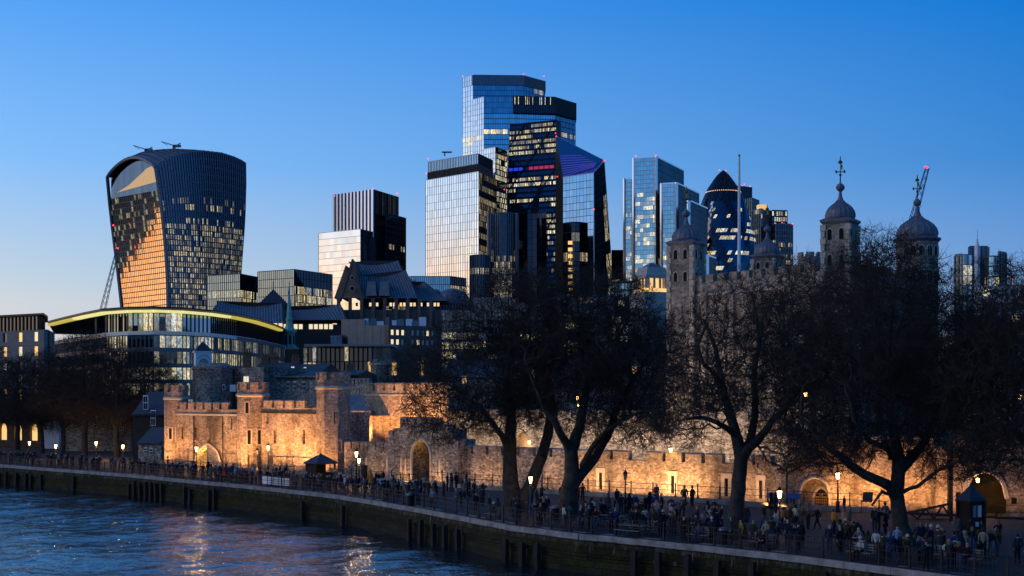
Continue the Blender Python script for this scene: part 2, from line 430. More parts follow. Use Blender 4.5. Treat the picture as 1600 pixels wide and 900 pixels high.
# a ledge course half-way down
mb = MB(); l0 = offs(EDGE, -.16); l1 = offs(EDGE, .2)
for i in range(2, len(EDGE)-2):
    mb.hexa([V3(l0[i], -1.55), V3(l0[i+1], -1.55), V3(l1[i+1], -1.55), V3(l1[i], -1.55)], [V3(l0[i], -1.30), V3(l0[i+1], -1.30), V3(l1[i+1], -1.30), V3(l1[i], -1.30)])
mb.build('ledge_course', M['quay'], rw)

# timber fender piles at the foot of the wall
def edge_at(px):
    Y = interp(EDGE_PX, px); p = G(px, Y); q = G(px+4, interp(EDGE_PX, px+4)); t = (q-p).normalized()
    return p, t, Vector((t.y, -t.x))               # point, along, towards the river
pile = None
pilepos = [6, 16, 32, 47, 55, 71, 122]+[209, 217, 226, 235, 243, 251, 260]+[296, 305, 334, 343]+[481, 545]+[650, 668, 688, 706, 726]+[800, 826, 850]+[1000, 1038, 1083, 1130, 1185, 1300]
for k, px in enumerate(pilepos):
    p, t, n = edge_at(px); q = p+n*.62
    if pile is None:
        mb = MB(); mb.box((0, 0, -2.6), (.42, .38, 3.5), 0, 0, .92); mb.box((0, 0, .9), (.30, .28, .08))
        pile = mb.build('fender_pile', M['timber']); o = pile
    else: o = pile.copy(); COL.objects.link(o)
    o.location = (q.x, q.y, -1.85+rng.uniform(-.25, .25)); o.rotation_euler = (rng.uniform(-.03, .03), rng.uniform(-.03, .03), math.atan2(t.y, t.x))
    rows = [(130, 'pile from the left in the far group at the left edge'), (262, 'pile from the left in the row of seven below the gate tower'), (345, 'of the four piles right of the row of seven'), (600, 'lone pile before the river wall bends'), (740, 'of the five piles under the pointed doorway'), (900, 'of the three piles under the twin trunks'), (9999, 'of the six piles along the bottom edge')]
    zi = next(i for i, (lim, _) in enumerate(rows) if px < lim); lo = rows[zi-1][0] if zi else -9; idx = sum(1 for q_ in pilepos if lo <= q_ < px)
    tag(o, ['first', 'second', 'third', 'fourth', 'fifth', 'sixth', 'seventh'][idx]+' black timber '+rows[zi][1], 'pile', 'timber piles along the river wall')

# ------------------------------------------------------------------ railings
def railing(name, label, line, step, h, mats, bars=0.0, kerb=None, rails=(.35, .7, 1.0)):
    p0 = line[0]; root = thing(name, label, 'railing', (p0.x, p0.y, 0))
    pts = walk(line, step); sh = None
    for p, t in pts:
        if sh is None:
            mb = MB(); mb.box((0, 0, 0), (.09, .09, h), 0, 0, .9); mb.lathe((0, 0, h), [(.0, -.01), (.075, .03), (.075, .09), (.0, .14)], 6)
            mb.box((0, 0, 0), (.18, .18, .08)); o = mb.build('post', mats); sh = o.data
        else: o = bpy.data.objects.new('post', sh); COL.objects.link(o)
        o.parent = root; o.location = Vector((p.x, p.y, kerb[1] if kerb else 0))-root.location; o.rotation_euler = (0, 0, math.atan2(t.y, t.x))
    for r in rails:
        mb = MB()
        for a, b in zip(line, line[1:]): mb.tube(V3(a, r*h+(kerb[1] if kerb else 0)), V3(b, r*h+(kerb[1] if kerb else 0)), .028, n=5)
        mb.build('rail', mats, root)
    if bars:
        mb = MB()
        for p, t in walk(line, bars): mb.tube(V3(p, .12*h), V3(p, rails[-1]*h), .014, n=3)
        tag(mb.build('railing_bars', mats, root), kind='stuff')
    if kerb:
        mb = MB(); a1 = offs(line, -kerb[0]/2); a2 = offs(line, kerb[0]/2)
        for i in range(len(line)-1):
            mb.hexa([V3(a1[i], -.03), V3(a1[i+1], -.03), V3(a2[i+1], -.03), V3(a2[i], -.03)], [V3(a1[i], kerb[1]), V3(a1[i+1], kerb[1]), V3(a2[i+1], kerb[1]), V3(a2[i], kerb[1])])
        mb.build('kerb', M['coping'], root)
    return root
rl = offs(EDGE, .45)
railing('quay_railing', 'black iron railing on top of the river wall all along the wharf', rl[1:-1], 2.05, 1.12, M['iron'], bars=.26)
def wl(px, d=0.0):
    Y = interp(WALL_PX, px); p = G(px, Y); q = G(px+4, interp(WALL_PX, px+4)); t = (q-p).normalized()
    return p+Vector((t.y, -t.x))*d
railing('wharf_railing', 'black iron railing with pale kerb between wharf and curtain wall, right of the pointed doorway', [wl(x, 2.4) for x in (694, 760, 830, 900, 1000, 1100, 1200, 1300, 1400)], 2.4, 1.1, M['iron'], kerb=(.35, .42), rails=(.5, .95))
railing('wharf_railing', 'black iron railing at the foot of the orange floodlit gate tower', [wl(x, 2.2) for x in (255, 300, 350, 400, 450, 500, 540)], 2.4, 1.15, M['iron'], rails=(.5, .95))
railing('wharf_railing', 'short black iron railing at the right edge in front of the large arch', [wl(x, 2.4) for x in (1568, 1640, 1720)], 2.4, 1.1, M['iron'], rails=(.5, .95))
# ------------------------------------------------------------------ far towers
GL = {}
GL['bright'] = glass('mirror_glass_pale', (.88, .90, .92), .05)  # for left-facing sides; their brighter sunset reflection is partly put into this tint
GL['blue'] = glass('mirror_glass_blue', (.45, .62, .74), .05)
GL['navy'] = glass('mirror_glass_navy', (.26, .38, .50), .05)
GL['deep'] = glass('dark_glass', (.10, .14, .20), .06)
GL['black'] = glass('black_glass', (.045, .055, .075), .08, lit_a=(1, .60, .18), power=1.0)
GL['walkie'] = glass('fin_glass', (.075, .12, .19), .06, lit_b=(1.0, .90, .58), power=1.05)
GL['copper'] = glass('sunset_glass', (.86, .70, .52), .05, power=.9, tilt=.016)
GL['teal'] = glass('teal_glass', (.34, .47, .54), .07, lit_a=(1, .85, .45), power=1.1)
GL['spandrel'] = glass('blue_louvre_glass', (.30, .52, .64), .12)
GL['bullet'] = glass('bullet_glass', (.065, .11, .17), .06)

def litgrid(nu, nv, p, seed, run=(2, 7), floors=.5, mask=None, hi=1.0):
    r = random.Random(seed); g = [[0.0]*nu for _ in range(nv)]
    for j in range(nv):
        pf = p*(1.9 if r.random() < floors else .12); br = r.uniform(.5, 1.0)*hi
        i = 0
        while i < nu:
            n = r.randint(*run)
            on = r.random() < pf
            for k in range(i, min(nu, i+n)):
                q = mask(k/(nu-1+1e-6), j/(nv-1+1e-6)) if mask else 1.0
                if q >= 2: g[j][k] = (br*(.15+1.1*r.random()**1.3)) if r.random() < q-2 else 0
                elif on and r.random() < q*.9: g[j][k] = br*(.1+1.15*r.random()**1.4)
            i += n
    return g

def facade(root, A, B, C, D, bay, flr, gm, fm, lit=None, mw=.22, md=.25, bw=.9, bd=.12, name='window_wall', p=.0, seed=0, mask=None, skip=1, hi=1.0, run=(2, 7)):
    """A,B bottom left/right, C,D top right/left as seen from outside: panes, then mullions and floor bands as real bars"""
    A, B, C, D = map(Vector, (A, B, C, D))
    if bay < 6 and fm is not M['polished'] and fm is not M['frame_white'] and gm is not GL['bright']: bay *= .66; run = (run[0]+1, int(run[1]*1.6))
    nu = max(1, round((B-A).length/bay)); nv = max(1, round(((D-A).length)/flr))
    n = (B-A).cross(D-A).normalized()
    P = lambda u, v: (A*(1-u)+B*u)*(1-v)+(D*(1-u)+C*u)*v
    g = lit if lit else litgrid(nu, nv, p, seed, mask=mask, hi=hi, run=run)
    mb = MB()
    for j in range(nv):
        for i in range(nu):
            mb.face([P(i/nu, j/nv), P((i+1)/nu, j/nv), P((i+1)/nu, (j+1)/nv), P(i/nu, (j+1)/nv)], 0, g[j][i])
    o = tag(mb.build(name, gm, root, attrs=True), kind='stuff')
    fb = MB(); ax = (B-A).normalized(); up = (D-A).normalized()
    if mw:
        for i in range(0, nu+1, skip): fb.bar(P(i/nu, 0), P(i/nu, 1), ax, mw, n, md)
    if bw:
        for j in range(nv+1): fb.bar(P(1, j/nv), P(0, j/nv), up, bw, n, bd)
    if fb.f: tag(fb.build('mullion_grid', fm, o), kind='stuff')
    return o

def closed(root, foot, z0, z1, mat, roofmat=None, name='core'):
    """plain inner volume a hand's width behind the facades"""
    c = sum(foot, Vector((0, 0)))/len(foot)
    q = [p+(c-p).normalized()*.35 for p in foot]
    mb = MB(); mb.prism(q, z0, z1-.05); return mb.build(name, mat, root)

def ptower(name, label, foot, ytop, styles, cat='skyscraper', depth=30, root=None, z0=0.0, ztop=None, parapet=None, beacons=(), roof=True):
    """foot: (px, Y) left to right along the visible fronts; closed behind"""
    pts = [G(a, y) for a, y in foot]
    k = min(range(len(foot)), key=lambda i: foot[i][1])
    z1 = ztop if ztop is not None else PZ(ytop, foot[k][1])
    c = sum(pts, Vector((0, 0)))/len(pts)
    if root is None: root = thing(name, label, cat, (c.x, c.y, 0))
    d = Vector((c.x, c.y)).normalized()*depth
    back = [pts[-1]+d, pts[0]+d]
    full = pts+back
    closed(root, full, z0, z1, M['core'])
    for i in range(len(pts)-1):
        st = styles[i] if i < len(styles) else styles[-1]
        st = dict(st); facade(root, V3(pts[i], z0), V3(pts[i+1], z0), V3(pts[i+1], z1), V3(pts[i], z1), **st)
    st = dict(styles[-1]); st['p'] = .1; st.pop('mask', None); st.pop('lit', None)
    facade(root, V3(pts[-1], z0), V3(back[0], z0), V3(back[0], z1), V3(pts[-1], z1), **st)
    facade(root, V3(back[1], z0), V3(pts[0], z0), V3(pts[0], z1), V3(back[1], z1), **st)
    if roof:
        mb = MB(); cc = sum(full, Vector((0, 0)))/len(full); q = [p+(cc-p)*.01 for p in full]; mb.prism(q, z1-.3, z1+.25); mb.build('roof', M['roof_flat'], root)
    for b in beacons: beacon(root, b)
    root['_z1'] = z1
    return root, pts, z1
def beacon(root, b, r=.55):
    px, py, Y = b; r *= .8; mb = MB(); mb.lathe((PX(px, Y), Y, PZ(py, Y)), [(.02, -r), (r*.8, -r*.6), (r, 0), (r*.8, r*.6), (.02, r)], 8); mb.build('beacon_light', M['beacon'], root)
def edgebar(root, p, z0, z1, wd, mat, name='edge_trim'):
    mb = MB(); mb.box((p.x, p.y, z0), (wd, wd, z1-z0), .6); mb.build(name, mat, root)
def S(gm, fm, bay, flr, **kw): return dict(gm=GL[gm], fm=M[fm], bay=bay, flr=flr, **kw)

# --- flared tower with curved top
def flared():
    Y0 = 800.0; th = rad(48)
    el = Vector((-math.cos(th), math.sin(th))); er = Vector((math.sin(th), math.cos(th)))
    rows = [(560, 193.5, 264, 371), (484, 191.5, 262.7, 371.5), (399, 182.7, 261.5, 377), (331, 174.5, 255.5, 382), (285, 169.5, 248.4, 383.5), (262, 167.7, 243.5, 383.0)]
    P0 = G(260, Y0)
    root = thing('flared_tower', 'top-heavy flared dark glass tower with curved roof and orange glow on its narrow side', 'skyscraper', (P0.x, P0.y, 0))
    def corner(px, e, base):                       # solve point on base + a*e seen at px
        k = (px-800)/FPX; return base+e*((k*base.y-base.x)/(e.x-k*e.y))
    lv = []; B0 = G(263, Y0)                       # the narrow side leans outwards more and more towards the top
    for k in range(24):
        y = 560-(560-262)*k/23; h = max(0.0, (490-y)/228.0)
        l, r = (interp([(-c_[0], c_[i]) for c_ in rows], -y) for i in (1, 3))
        B = corner(263-20*h**2.1, er, B0); z = PZ(y, B.y)
        lv.append((z, corner(l, el, B-er*6.0*h**1.5), B, corner(r, er, B)))
    # resample levels
    def at(z):
        for a, b in zip(lv, lv[1:]):
            if a[0] <= z <= b[0] or b is lv[-1]:
                f = (z-a[0])/(b[0]-a[0]); return [a[i]*(1-f)+b[i]*f for i in (1, 2, 3)]
    zs = [lv[0][0]+(lv[-1][0]-lv[0][0])*k/35 for k in range(36)]
    z_side = zs[-1]
    # narrow face
    nu = 26; mb = MB(); fb = MB(); r = random.Random(3)
    for j in range(35):
        a0, b0, _ = at(zs[j]); a1, b1, _ = at(zs[j+1]); pf = r.random()
        n3 = (V3(b0, 0)-V3(a0, 0)).cross(Vector((0, 0, 1))).normalized()
        if j >= 31: continue
        for i in range(nu):
            q = lambda u, w: V3(a0*(1-u)+b0*u, zs[j])*(1-w)+V3(a1*(1-u)+b1*u, zs[j+1])*w
            lit = 0
            if r.random() < (.42 if j > 13 else .05)*(.2+1.3*pf*pf): lit = r.uniform(.12, .6)
            mb.face([q(i/nu, 0), q((i+1)/nu, 0), q((i+1)/nu, 1), q(i/nu, 1)], 0, lit)
        fb.bar(V3(b0, zs[j])-n3*0, V3(a0, zs[j]), Vector((0, 0, 1)), .5, n3, .2)
        for i in range(nu+1): fb.bar(V3(a0*(1-i/nu)+b0*i/nu, zs[j]), V3(a1*(1-i/nu)+b1*i/nu, zs[j+1]), (V3(b0, 0)-V3(a0, 0)).normalized(), .13, n3, .12)
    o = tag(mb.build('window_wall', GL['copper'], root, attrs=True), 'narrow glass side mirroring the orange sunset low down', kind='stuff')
    tag(fb.build('mullion_grid', M['frame_dark'], o), kind='stuff')
    # garden hall under the arch: recessed glass, lit floor
    aT, bT, cT = at(zs[31]); aU, bU, cU = at(z_side)
    ins = er*2.5
    arch = []
    for k in range(17):
        u = k/16; pz = z_side+9.0*math.sin(PI*u)**.8
        arch.append((aU*(1-u)+bU*u, pz if 0 < k < 16 else z_side))
    mb = MB()
    for (p, z), (q, z2) in zip(arch, arch[1:]): mb.face([V3(p+ins, zs[31]), V3(q+ins, zs[31]), V3(q+ins, z2), V3(p+ins, z)], 0, .0)
    tag(mb.build('hall_glass', GL['deep'], root, attrs=True), kind='stuff')
    mb = MB(); mb.hexa([V3(aT, zs[31]), V3(bT, zs[31]), V3(bT+ins, zs[31]), V3(aT+ins, zs[31])], [V3(aT, zs[31]+1.5), V3(bT, zs[31]+1.5), V3(bT+ins, zs[31]+1.5), V3(aT+ins, zs[31]+1.5)]); mb.build('hall_floor', M['frame_grey'], root)
    mb = MB(); hm = emit('garden_hall_light', (1, .62, .28), .45)
    pts = [(.14, 3.0), (.97, 5.2), (.97, 13.0), (.88, 15.5), (.76, 14.6), (.60, 11.0), (.38, 6.2)]
    mb.face([V3(aU*(1-u)+bU*u+ins*.9, zs[31]+h) for u, h in pts]); mb.build('lit_hall_ceiling', hm, root)
    # rim of the arch
    mb = MB(); ring = [(aT*.0+at(zs[k])[0], zs[k]) for k in range(0, 36, 5)]+arch[1:-1]+[(at(zs[k])[1], zs[k]) for k in range(35, -1, -5)]
    for (p, z), (q, z2) in zip(ring, ring[1:]): mb.tube(V3(p, z), V3(q, z2), 1.25, n=6)
    mb.build('rim', M['frame_grey'], root)
    # broad face: swept fins, bulging slightly, running up over the roof
    nf = 38; mb = MB(); fb = MB(); zz = zs; g = litgrid(nf, 35, .52, 11, run=(3, 12), floors=.85, mask=lambda u, v: 0 if v > .83 else (.35 if v > .72 else 1))
    outn = (V3(er, 0)).cross(Vector((0, 0, 1))).normalized()
    def topf(u):
        t = [(0, .5), (.1, 6.0), (.22, 9.5), (.35, 11.8), (.5, 13.2), (.7, 13.6), (.85, 12.6), (.95, 11.3), (1, 10.2)]
        return interp(t, u)
    def bp(u, j):
        z = zs[j]; _, b, c = at(z); p = b*(1-u)+c*u; return V3(p, z+topf(u)*max(0, (j-24)/11)**1.3)+outn*(4.2*math.sin(PI*u))
    for j in range(35):
        for i in range(nf):
            mb.face([bp(i/nf, j), bp((i+1)/nf, j), bp((i+1)/nf, j+1), bp(i/nf, j+1)], 0, g[j][i])
        for i in range(nf): fb.bar(bp(i/nf, j)+Vector((0, 0, 0)), bp((i+1)/nf, j), Vector((0, 0, 1)), .5, outn, -.05) if False else None
    for i in range(nf+1):
        for j in range(0, 35): fb.bar(bp(i/nf, j), bp(i/nf, j+1), V3(er, 0), .45, outn, .95)
    for j in range(36):
        for i in range(nf): fb.bar(bp((i+1)/nf, j), bp(i/nf, j), Vector((0, 0, 1)), .7, outn, .25)
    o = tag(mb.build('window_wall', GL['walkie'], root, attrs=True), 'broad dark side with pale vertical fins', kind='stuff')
    tag(fb.build('fin_grid', plain('fin_metal', (.17, .20, .24), .45, .5, var=.1), o), kind='stuff')
    # roof shell: arch swept to the far end
    mb = MB(); fb = MB(); _, bU, cU = at(z_side); dU = aU+(cU-bU)
    roofz = [0, .1, .22, .35, .5, .7, .85, .95, 1.0]
    def rp(k, u):
        p, z = arch[k]; q = p+(cU-bU)*u
        e = V3(q, z_side+(z-z_side)*(1-.7*u)+topf(u)*(k/16)**.5)
        if k == 16: e = bp(u, 35)
        return e
    for a, b in zip(roofz, roofz[1:]):
        for k in range(16): mb.face([rp(k, a), rp(k+1, a), rp(k+1, b), rp(k, b)])
    for u in [i/20 for i in range(21)]:
        for k in range(16): fb.tube(rp(k, u)+Vector((0, 0, .3)), rp(k+1, u)+Vector((0, 0, .3)), .35, n=4)
    o = mb.build('roof_shell', M['frame_grey'], root, smooth=True); tag(fb.build('roof_ribs', M['frame_dark'], o), kind='stuff')
    # rear volume
    mb = MB(); foot_ = [(a+(c-b)) for a, b, c in (at(zs[0]),)][0]
    for j in range(0, 35, 5):
        a0, b0, c0 = at(zs[j]); a1, b1, c1 = at(zs[j+5]); d0 = a0+c0-b0; d1 = a1+c1-b1; i_ = .8
        s0 = sum((a0, b0, c0, d0), Vector((0, 0)))/4; s1 = sum((a1, b1, c1, d1), Vector((0, 0)))/4
        f0 = [p+(s0-p)*.04 for p in (a0, b0, c0, d0)]; f1 = [p+(s1-p)*.04 for p in (a1, b1, c1, d1)]
        if j >= 30: f0[0] += er*4; f0[1] += er*4; f1[0] += er*4; f1[1] += er*4
        mb.hexa([V3(p, zs[j]) for p in f0], [V3(p, zs[j+5]) for p in f1])
    mb.build('core', M['core'], root)
    mb = MB(); b0 = at(zs[0]); mb.prism([b0[0], b0[1], b0[2], b0[0]+b0[2]-b0[1]], 0, zs[0]); mb.build('podium', M['core'], root)
    for px, py in ((177, 352), (182, 388), (257, 337)): beacon(root, (px, py, 799 if px > 200 else 830), .7)
    # two folded cleaning cranes on the roof
    for k, (px, py, lab) in enumerate(((228, 236, 'left of two small grey cleaning cranes on the curved tower roof'), (272, 230, 'right of two small grey cleaning cranes on the curved tower roof'))):
        Y = 824; c = thing('roof_crane', lab, 'crane', (PX(px, Y), Y, PZ(py+7, Y)), 'cleaning cranes on the flared tower')
        mb = MB(); x, z = PX(px, Y), PZ(py, Y); mb.box((x, Y, z-4), (1.6, 1.6, 5)); mb.box((x+2, Y, z), (4.5, 1.6, 1.5)); mb.build('base', M['frame_grey'], c)
        mb = MB(); mb.tube((x, Y, z+1), (x-8, Y, z+3.6), .45, .25, 4); mb.tube((x-4, Y, z+1.2), (x-8, Y, z+3.6), .25, n=4); mb.tube((x, Y, z), (x+4, Y, z+2.6), .4, n=4); mb.build('jib', M['frame_grey'], c)
flared()

# --- white and fin-clad stepped block
W1 = dict(mw=.15, bw=.25)
def stepped():
    root, p, z = ptower('office_block', 'pale stepped office block with white finned upper storeys', [(498, 790), (563, 770), (604, 800)], 358,
        [S('bright', 'frame_pale', 3.2, 4.0, mw=.0, bw=.28, md=.1), S('navy', 'frame_dark', 3.2, 4.0, mw=.08, bw=.15)], depth=28)
    _, p2, z2 = ptower('', '', [(523, 806), (583, 785), (621, 815)], 296,
        [S('deep', 'polished', 3.1, 60, mw=1.35, md=1.0, bw=0), S('navy', 'frame_dark', 3.1, 12, mw=.5, md=.8, bw=.4, mask=lambda u, v: 2.75 if v > .93 else 0, p=.1)], root=root, z0=z-3, depth=24)
    for px, py, Y in ((583, 295, 785), (620.5, 302, 812), (523, 306, 805)): beacon(root, (px, py, Y), .45)
    ptower('office_tower', 'near-black slab tower with scattered lights right of the white finned block', [(603, 792), (634, 815)], 333, [S('black', 'frame_dark', 2.6, 3.6, mw=.15, bw=.5, p=.28, seed=5, run=(1, 3))], depth=30)
stepped()

# --- tall pale gridded tower with a crown
def gridtower():
    msk = lambda u, v: (2.55 if (u > .70 and .30 < v < .74 and int(v*70) % 3) else 0)  # glowing patch of panes imitates a neighbour's lit windows mirrored in this face
    root, p, z = ptower('glass_tower', 'pale gridded glass tower with a dark banded crown', [(665, 950), (748, 912), (776, 950)], 268,
        [S('bright', 'frame_pale', 2.3, 5.6, mw=.20, bw=.34, p=.0, seed=2, mask=msk), S('black', 'frame_dark', 2.4, 4.2, mw=.3, bw=.5, p=.55, seed=21)], depth=26, beacons=[(666, 271, 949)])
    _, _, z2 = ptower('', '', [(669, 950), (747, 915), (769, 942)], 257, [S('bright', 'frame_dark', 1.3, 9, mw=.7, md=.5, bw=1.2), S('navy', 'frame_dark', 1.3, 9, mw=.7, md=.5, bw=.8)], root=root, z0=z, depth=22)
    ptower('', '', [(669.5, 950), (747, 917), (769, 943)], 240, [S('blue', 'frame_white', 1.6, 8, mw=.35, md=.4, bw=.5), S('deep', 'frame_dark', 1.6, 8, mw=.35, md=.4, bw=.5)], root=root, z0=z2, depth=20, beacons=[(669, 248, 948)])
    mb = MB(); x = PX(695, 935); zz = PZ(244, 935); mb.box((x, 935, zz), (.8, .8, 3)); mb.box((x+1.5, 935, zz+2.4), (7, 1.2, .9)); mb.build('roof_gantry', M['frame_dark'], root)
gridtower()

# --- tallest faceted tower
def tallest():
    fins = dict(mw=.9, md=.8, bw=.3)
    root, p, z = ptower('glass_tower', 'tallest faceted blue glass tower with a finned dark crown', [(723, 1099), (739, 1090), (818, 1092), (851, 1112)], 133,
        [S('bright', 'frame_pale', 3.0, 4.2, mw=.2, bw=.35, p=.35, seed=4, run=(6, 9), mask=lambda u, v: 1 if v < .86 else 0), S('navy', 'frame_dark', 3, 4.2, mw=.12, bw=.3, p=.05, seed=6), S('navy', 'frame_dark', 3, 4.2, mw=.12, bw=.3, p=.05, seed=7)], depth=24, beacons=[(723, 119, 1099), (739, 117, 1090), (850, 119, 1112), (818, 116, 1092)])
    ptower('', '', [(723, 1099), (739, 1090)], None, [S('bright', 'frame_pale', 2.0, 4.4, mw=.3, bw=.35)], root=root, z0=z, ztop=PZ(117, 1090), depth=14)
    ptower('', '', [(739, 1090), (818, 1092), (851, 1112)], None, [S('deep', 'frame_grey', 2.3, 9, **fins), S('deep', 'frame_grey', 2.3, 9, **fins)], root=root, z0=z, ztop=PZ(117, 1090), depth=14)
    low = lambda u, v: 0 if v > .80 else (1 if v < .77 else 2.0)
    _, p2, z2 = ptower('', '', [(739, 1070), (756, 1060), (804, 1060), (867, 1064), (899, 1086)], None,
        [S('bright', 'frame_pale', 3.0, 4.2, mw=.2, bw=.35, p=.35, seed=8, run=(6, 9), mask=lambda u, v: 1 if v < .93 else 0), S('blue', 'frame_dark', 3, 4.2, mw=.15, bw=.5, p=.85, seed=9, mask=lambda u, v: 1 if v < .955 else .06),
         S('blue', 'frame_dark', 3, 4.2, mw=.15, bw=.5, p=.85, seed=12, mask=lambda u, v: 1 if v < .955 else .0), S('navy', 'frame_dark', 3, 4.2, mw=.15, bw=.5, p=.7, seed=14, mask=lambda u, v: 1 if v < .955 else 0)], root=root, ztop=PZ(152, 1062)-13.5, depth=16)
    ptower('', '', [(739, 1070), (756, 1060), (803, 1060)], None, [S('bright', 'frame_pale', 3.0, 4.2, mw=.2, bw=.35), S('navy', 'frame_dark', 3, 4.2, mw=.1, bw=.2)], root=root, z0=z2, ztop=z2+13.5, depth=14)
    mk = lambda u, v: 2.42 if v > .5 else 0
    ptower('', '', [(803, 1058), (867, 1061), (899, 1084)], None, [S('deep', 'frame_dark', 2.2, 6.6, mw=1.0, md=.8, bw=.5, mask=mk, p=.1), S('deep', 'frame_dark', 2.2, 6.6, mw=1.0, md=.8, bw=.5, mask=mk, p=.1)], root=root, z0=z2, ztop=z2+13.5, depth=14)
    root2, _, _ = ptower('glass_tower', 'slim pale slab wedged between the gridded tower and the braced wedge', [(756, 976), (774, 968), (792, 985)], 230, [S('bright', 'frame_pale', 2.6, 4, mw=.2, bw=.5, p=.3, seed=31), S('blue', 'frame_dark', 2.6, 4, mw=.2, bw=.8, p=.85, seed=32)], depth=20)
tallest()

# --- wedge tower with diagonal bracing
def wedge():
    Yb, Yt = 960.0, 1000.0
    q = lambda px, py, Y: Vector((PX(px, Y), Y, PZ(py, Y)))
    A, B = q(779, 560, Yb+6), q(872, 560, Yb-4); C, D = q(869, 189, Yt-4), q(797, 196, Yt+6)
    root = thing('wedge_tower', 'dark wedge-shaped glass tower with diagonal bracing and many lit floors', 'skyscraper', (A.x, A.y, 0))
    msk = lambda u, v: (.35 if v < .5 else 1) if not .80 < v < .86 else 0
    facade(root, A, B, C, D, 2.4, 4.3, GL['deep'], M['frame_dark'], mw=.30, md=.3, bw=1.7, bd=.3, p=.9, seed=17, mask=msk, run=(3, 9))
    n = (B-A).cross(D-A).normalized(); mb = MB(); P = lambda u, v: (A*(1-u)+B*u)*(1-v)+(D*(1-u)+C*u)*v
    for k in range(10):
        v0, v1 = k/10, (k+1)/10
        for u0, u1 in ((0, .33), (.67, .33), (.67, 1.0)):
            a, b = (u0, u1) if k % 2 else (u1, u0)
            mb.bar(P(a, v0), P(b, v1), (B-A).normalized(), .9, n, .8)
    mb.build('bracing', M['frame_dark'], root)
    mb = MB()                                     # coloured floor of screens near the top
    for i in range(9):
        u = .02+i*.105
        if i in (3,): continue
        mb.face([P(u, .795)+n*.5, P(u+.085, .795)+n*.5, P(u+.085, .808)+n*.5, P(u, .808)+n*.5], 0 if i < 3 else 1)
    mb.build('coloured_floor_lights', [emit('blue_floor_light', (.04, .08, 1), .6), emit('red_floor_light', (1, .05, .20), .36)], root)
    # body behind
    A2, B2 = q(779, 560, 1030), q(880, 560, 1020); C2, D2 = q(874, 189, 1032), q(797, 196, 1034)
    mb = MB(); mb.hexa([A+Vector((.3, .5, 0)), B+Vector((-.3, .5, 0)), B2, A2], [D+Vector((.3, .5, -.3)), C+Vector((-.3, .5, -.3)), C2, D2]); mb.build('core', M['core'], root)
    b3 = q(880, 560, 985); c3 = q(876, 189, 1022)
    facade(root, B, b3, c3, C, 3, 4.3, GL['black'], M['frame_dark'], mw=.4, bw=.6, p=.5, seed=19)
    for px, py in ((788, 296), (870, 290), (790, 246), (868, 208)): beacon(root, (px, py, 962), .6)
wedge()

# --- angular blade tower
def blade():
    q = lambda px, py, Y: Vector((PX(px, Y), Y, PZ(py, Y)))
    A, B, C, D = q(869, 213, 912), q(944, 251, 918), q(927, 270, 882), q(879.5, 277, 888)
    d0, c0, b0, a0 = q(879.5, 600, 888), q(929, 600, 882), q(969, 600, 918), q(868, 600, 912)
    root = thing('blade_tower', 'angular blade-like tower with a slanted top and violet light lines', 'skyscraper', (c0.x, c0.y, 0))
    facade(root, d0, c0, C, D, 2.4, 4.6, GL['bright'], M['frame_dark'], mw=.12, md=.15, bw=.30, seed=3)
    facade(root, c0, b0, B, C, 2.6, 4.2, GL['navy'], M['frame_dark'], mw=.12, bw=.2, p=.9, seed=8, mask=lambda u, v: 2.82 if (u > .70 and v < .87 and not .60 < v < .64) else 0)
    facade(root, a0, d0, D, A, 2.4, 4.4, GL['black'], M['frame_dark'], mw=.5, bw=1.5, seed=9, p=1, mask=lambda u, v: 2.9 if v < .82 else 0)
    mb = MB(); mb.face([D, C, B, A], 0, 0); o = tag(mb.build('sloping_top', GL['navy'], root, attrs=True), 'slanted dark top panel')
    n = (C-D).cross(A-D).normalized(); n = n if n.y < 0 else -n
    mb = MB(); P = lambda u, v: (D*(1-u)+C*u)*(1-v)+(A*(1-u)+B*u)*v
    for k in range(9):
        v = .08+k*.062; mb.bar(P(.02, v-.06), P(.9 if k < 5 else .9-.09*(k-4), v+.34-(.0 if k < 5 else .04*(k-4))), Vector((0, 0, 1)), .20, n, .25)
    tag(mb.build('light_lines', emit('violet_line', (.18, .11, 1.0), .34), o), kind='stuff')
    mb = MB()
    for p, r in ((A, B), (C, D), (C, c0), (B, C)): mb.tube(p, r, .38, n=5)
    mb.build('edge_trim', M['polished'], root)
    mb = MB(); bk = q(950, 600, 950); bt = q(925, 268, 950)
    mb.hexa([a0+Vector((.5, 1, 0)), d0+Vector((.5, 1, 0)), c0+Vector((0, 1.5, 0)), b0+Vector((-.6, 1, 0)), bk], [A+Vector((.5, 1, -1)), D+Vector((.5, 1, -1)), C+Vector((0, 1.5, -1)), B+Vector((-.6, 1, -1)), bt]); mb.build('core', M['core'], root)
    for b in ((944, 251, 916), (869, 213, 910), (928, 327, 880), (871, 276, 905)): beacon(root, b, .6)
blade()

# --- black curved-front office pair
def curved(root, x0, x1, Y0, ytop, bulge, n, st, depth=26):
    ft = []
    for k in range(n+1):
        u = k/n; ft.append((x0+(x1-x0)*u, Y0-bulge*math.sin(PI*u)))
    return ptower('', '', ft, ytop, [st], root=root, depth=depth)
c = G(806, 840); rt = thing('curved_office', 'black office tower with curved fronts and pale vertical fins', 'skyscraper', (c.x, c.y, 0))
curved(rt, 763, 809, 850, 332, 5, 5, S('black', 'frame_grey', 2.0, 4, mw=.55, md=.6, bw=.3, p=.75, seed=41, run=(1, 3), mask=lambda u, v: 1 if v < .82 else .1))
curved(rt, 809, 854, 850, 332, -5, 6, S('black', 'frame_dark', 3.4, 4, mw=.06, bw=.25, p=.55, seed=42, mask=lambda u, v: 1 if v < .52 else .05))
for x in (763.5, 808): edgebar(rt, G(x, 846), 0, PZ(333, 846), 1.6, M['frame_grey'])
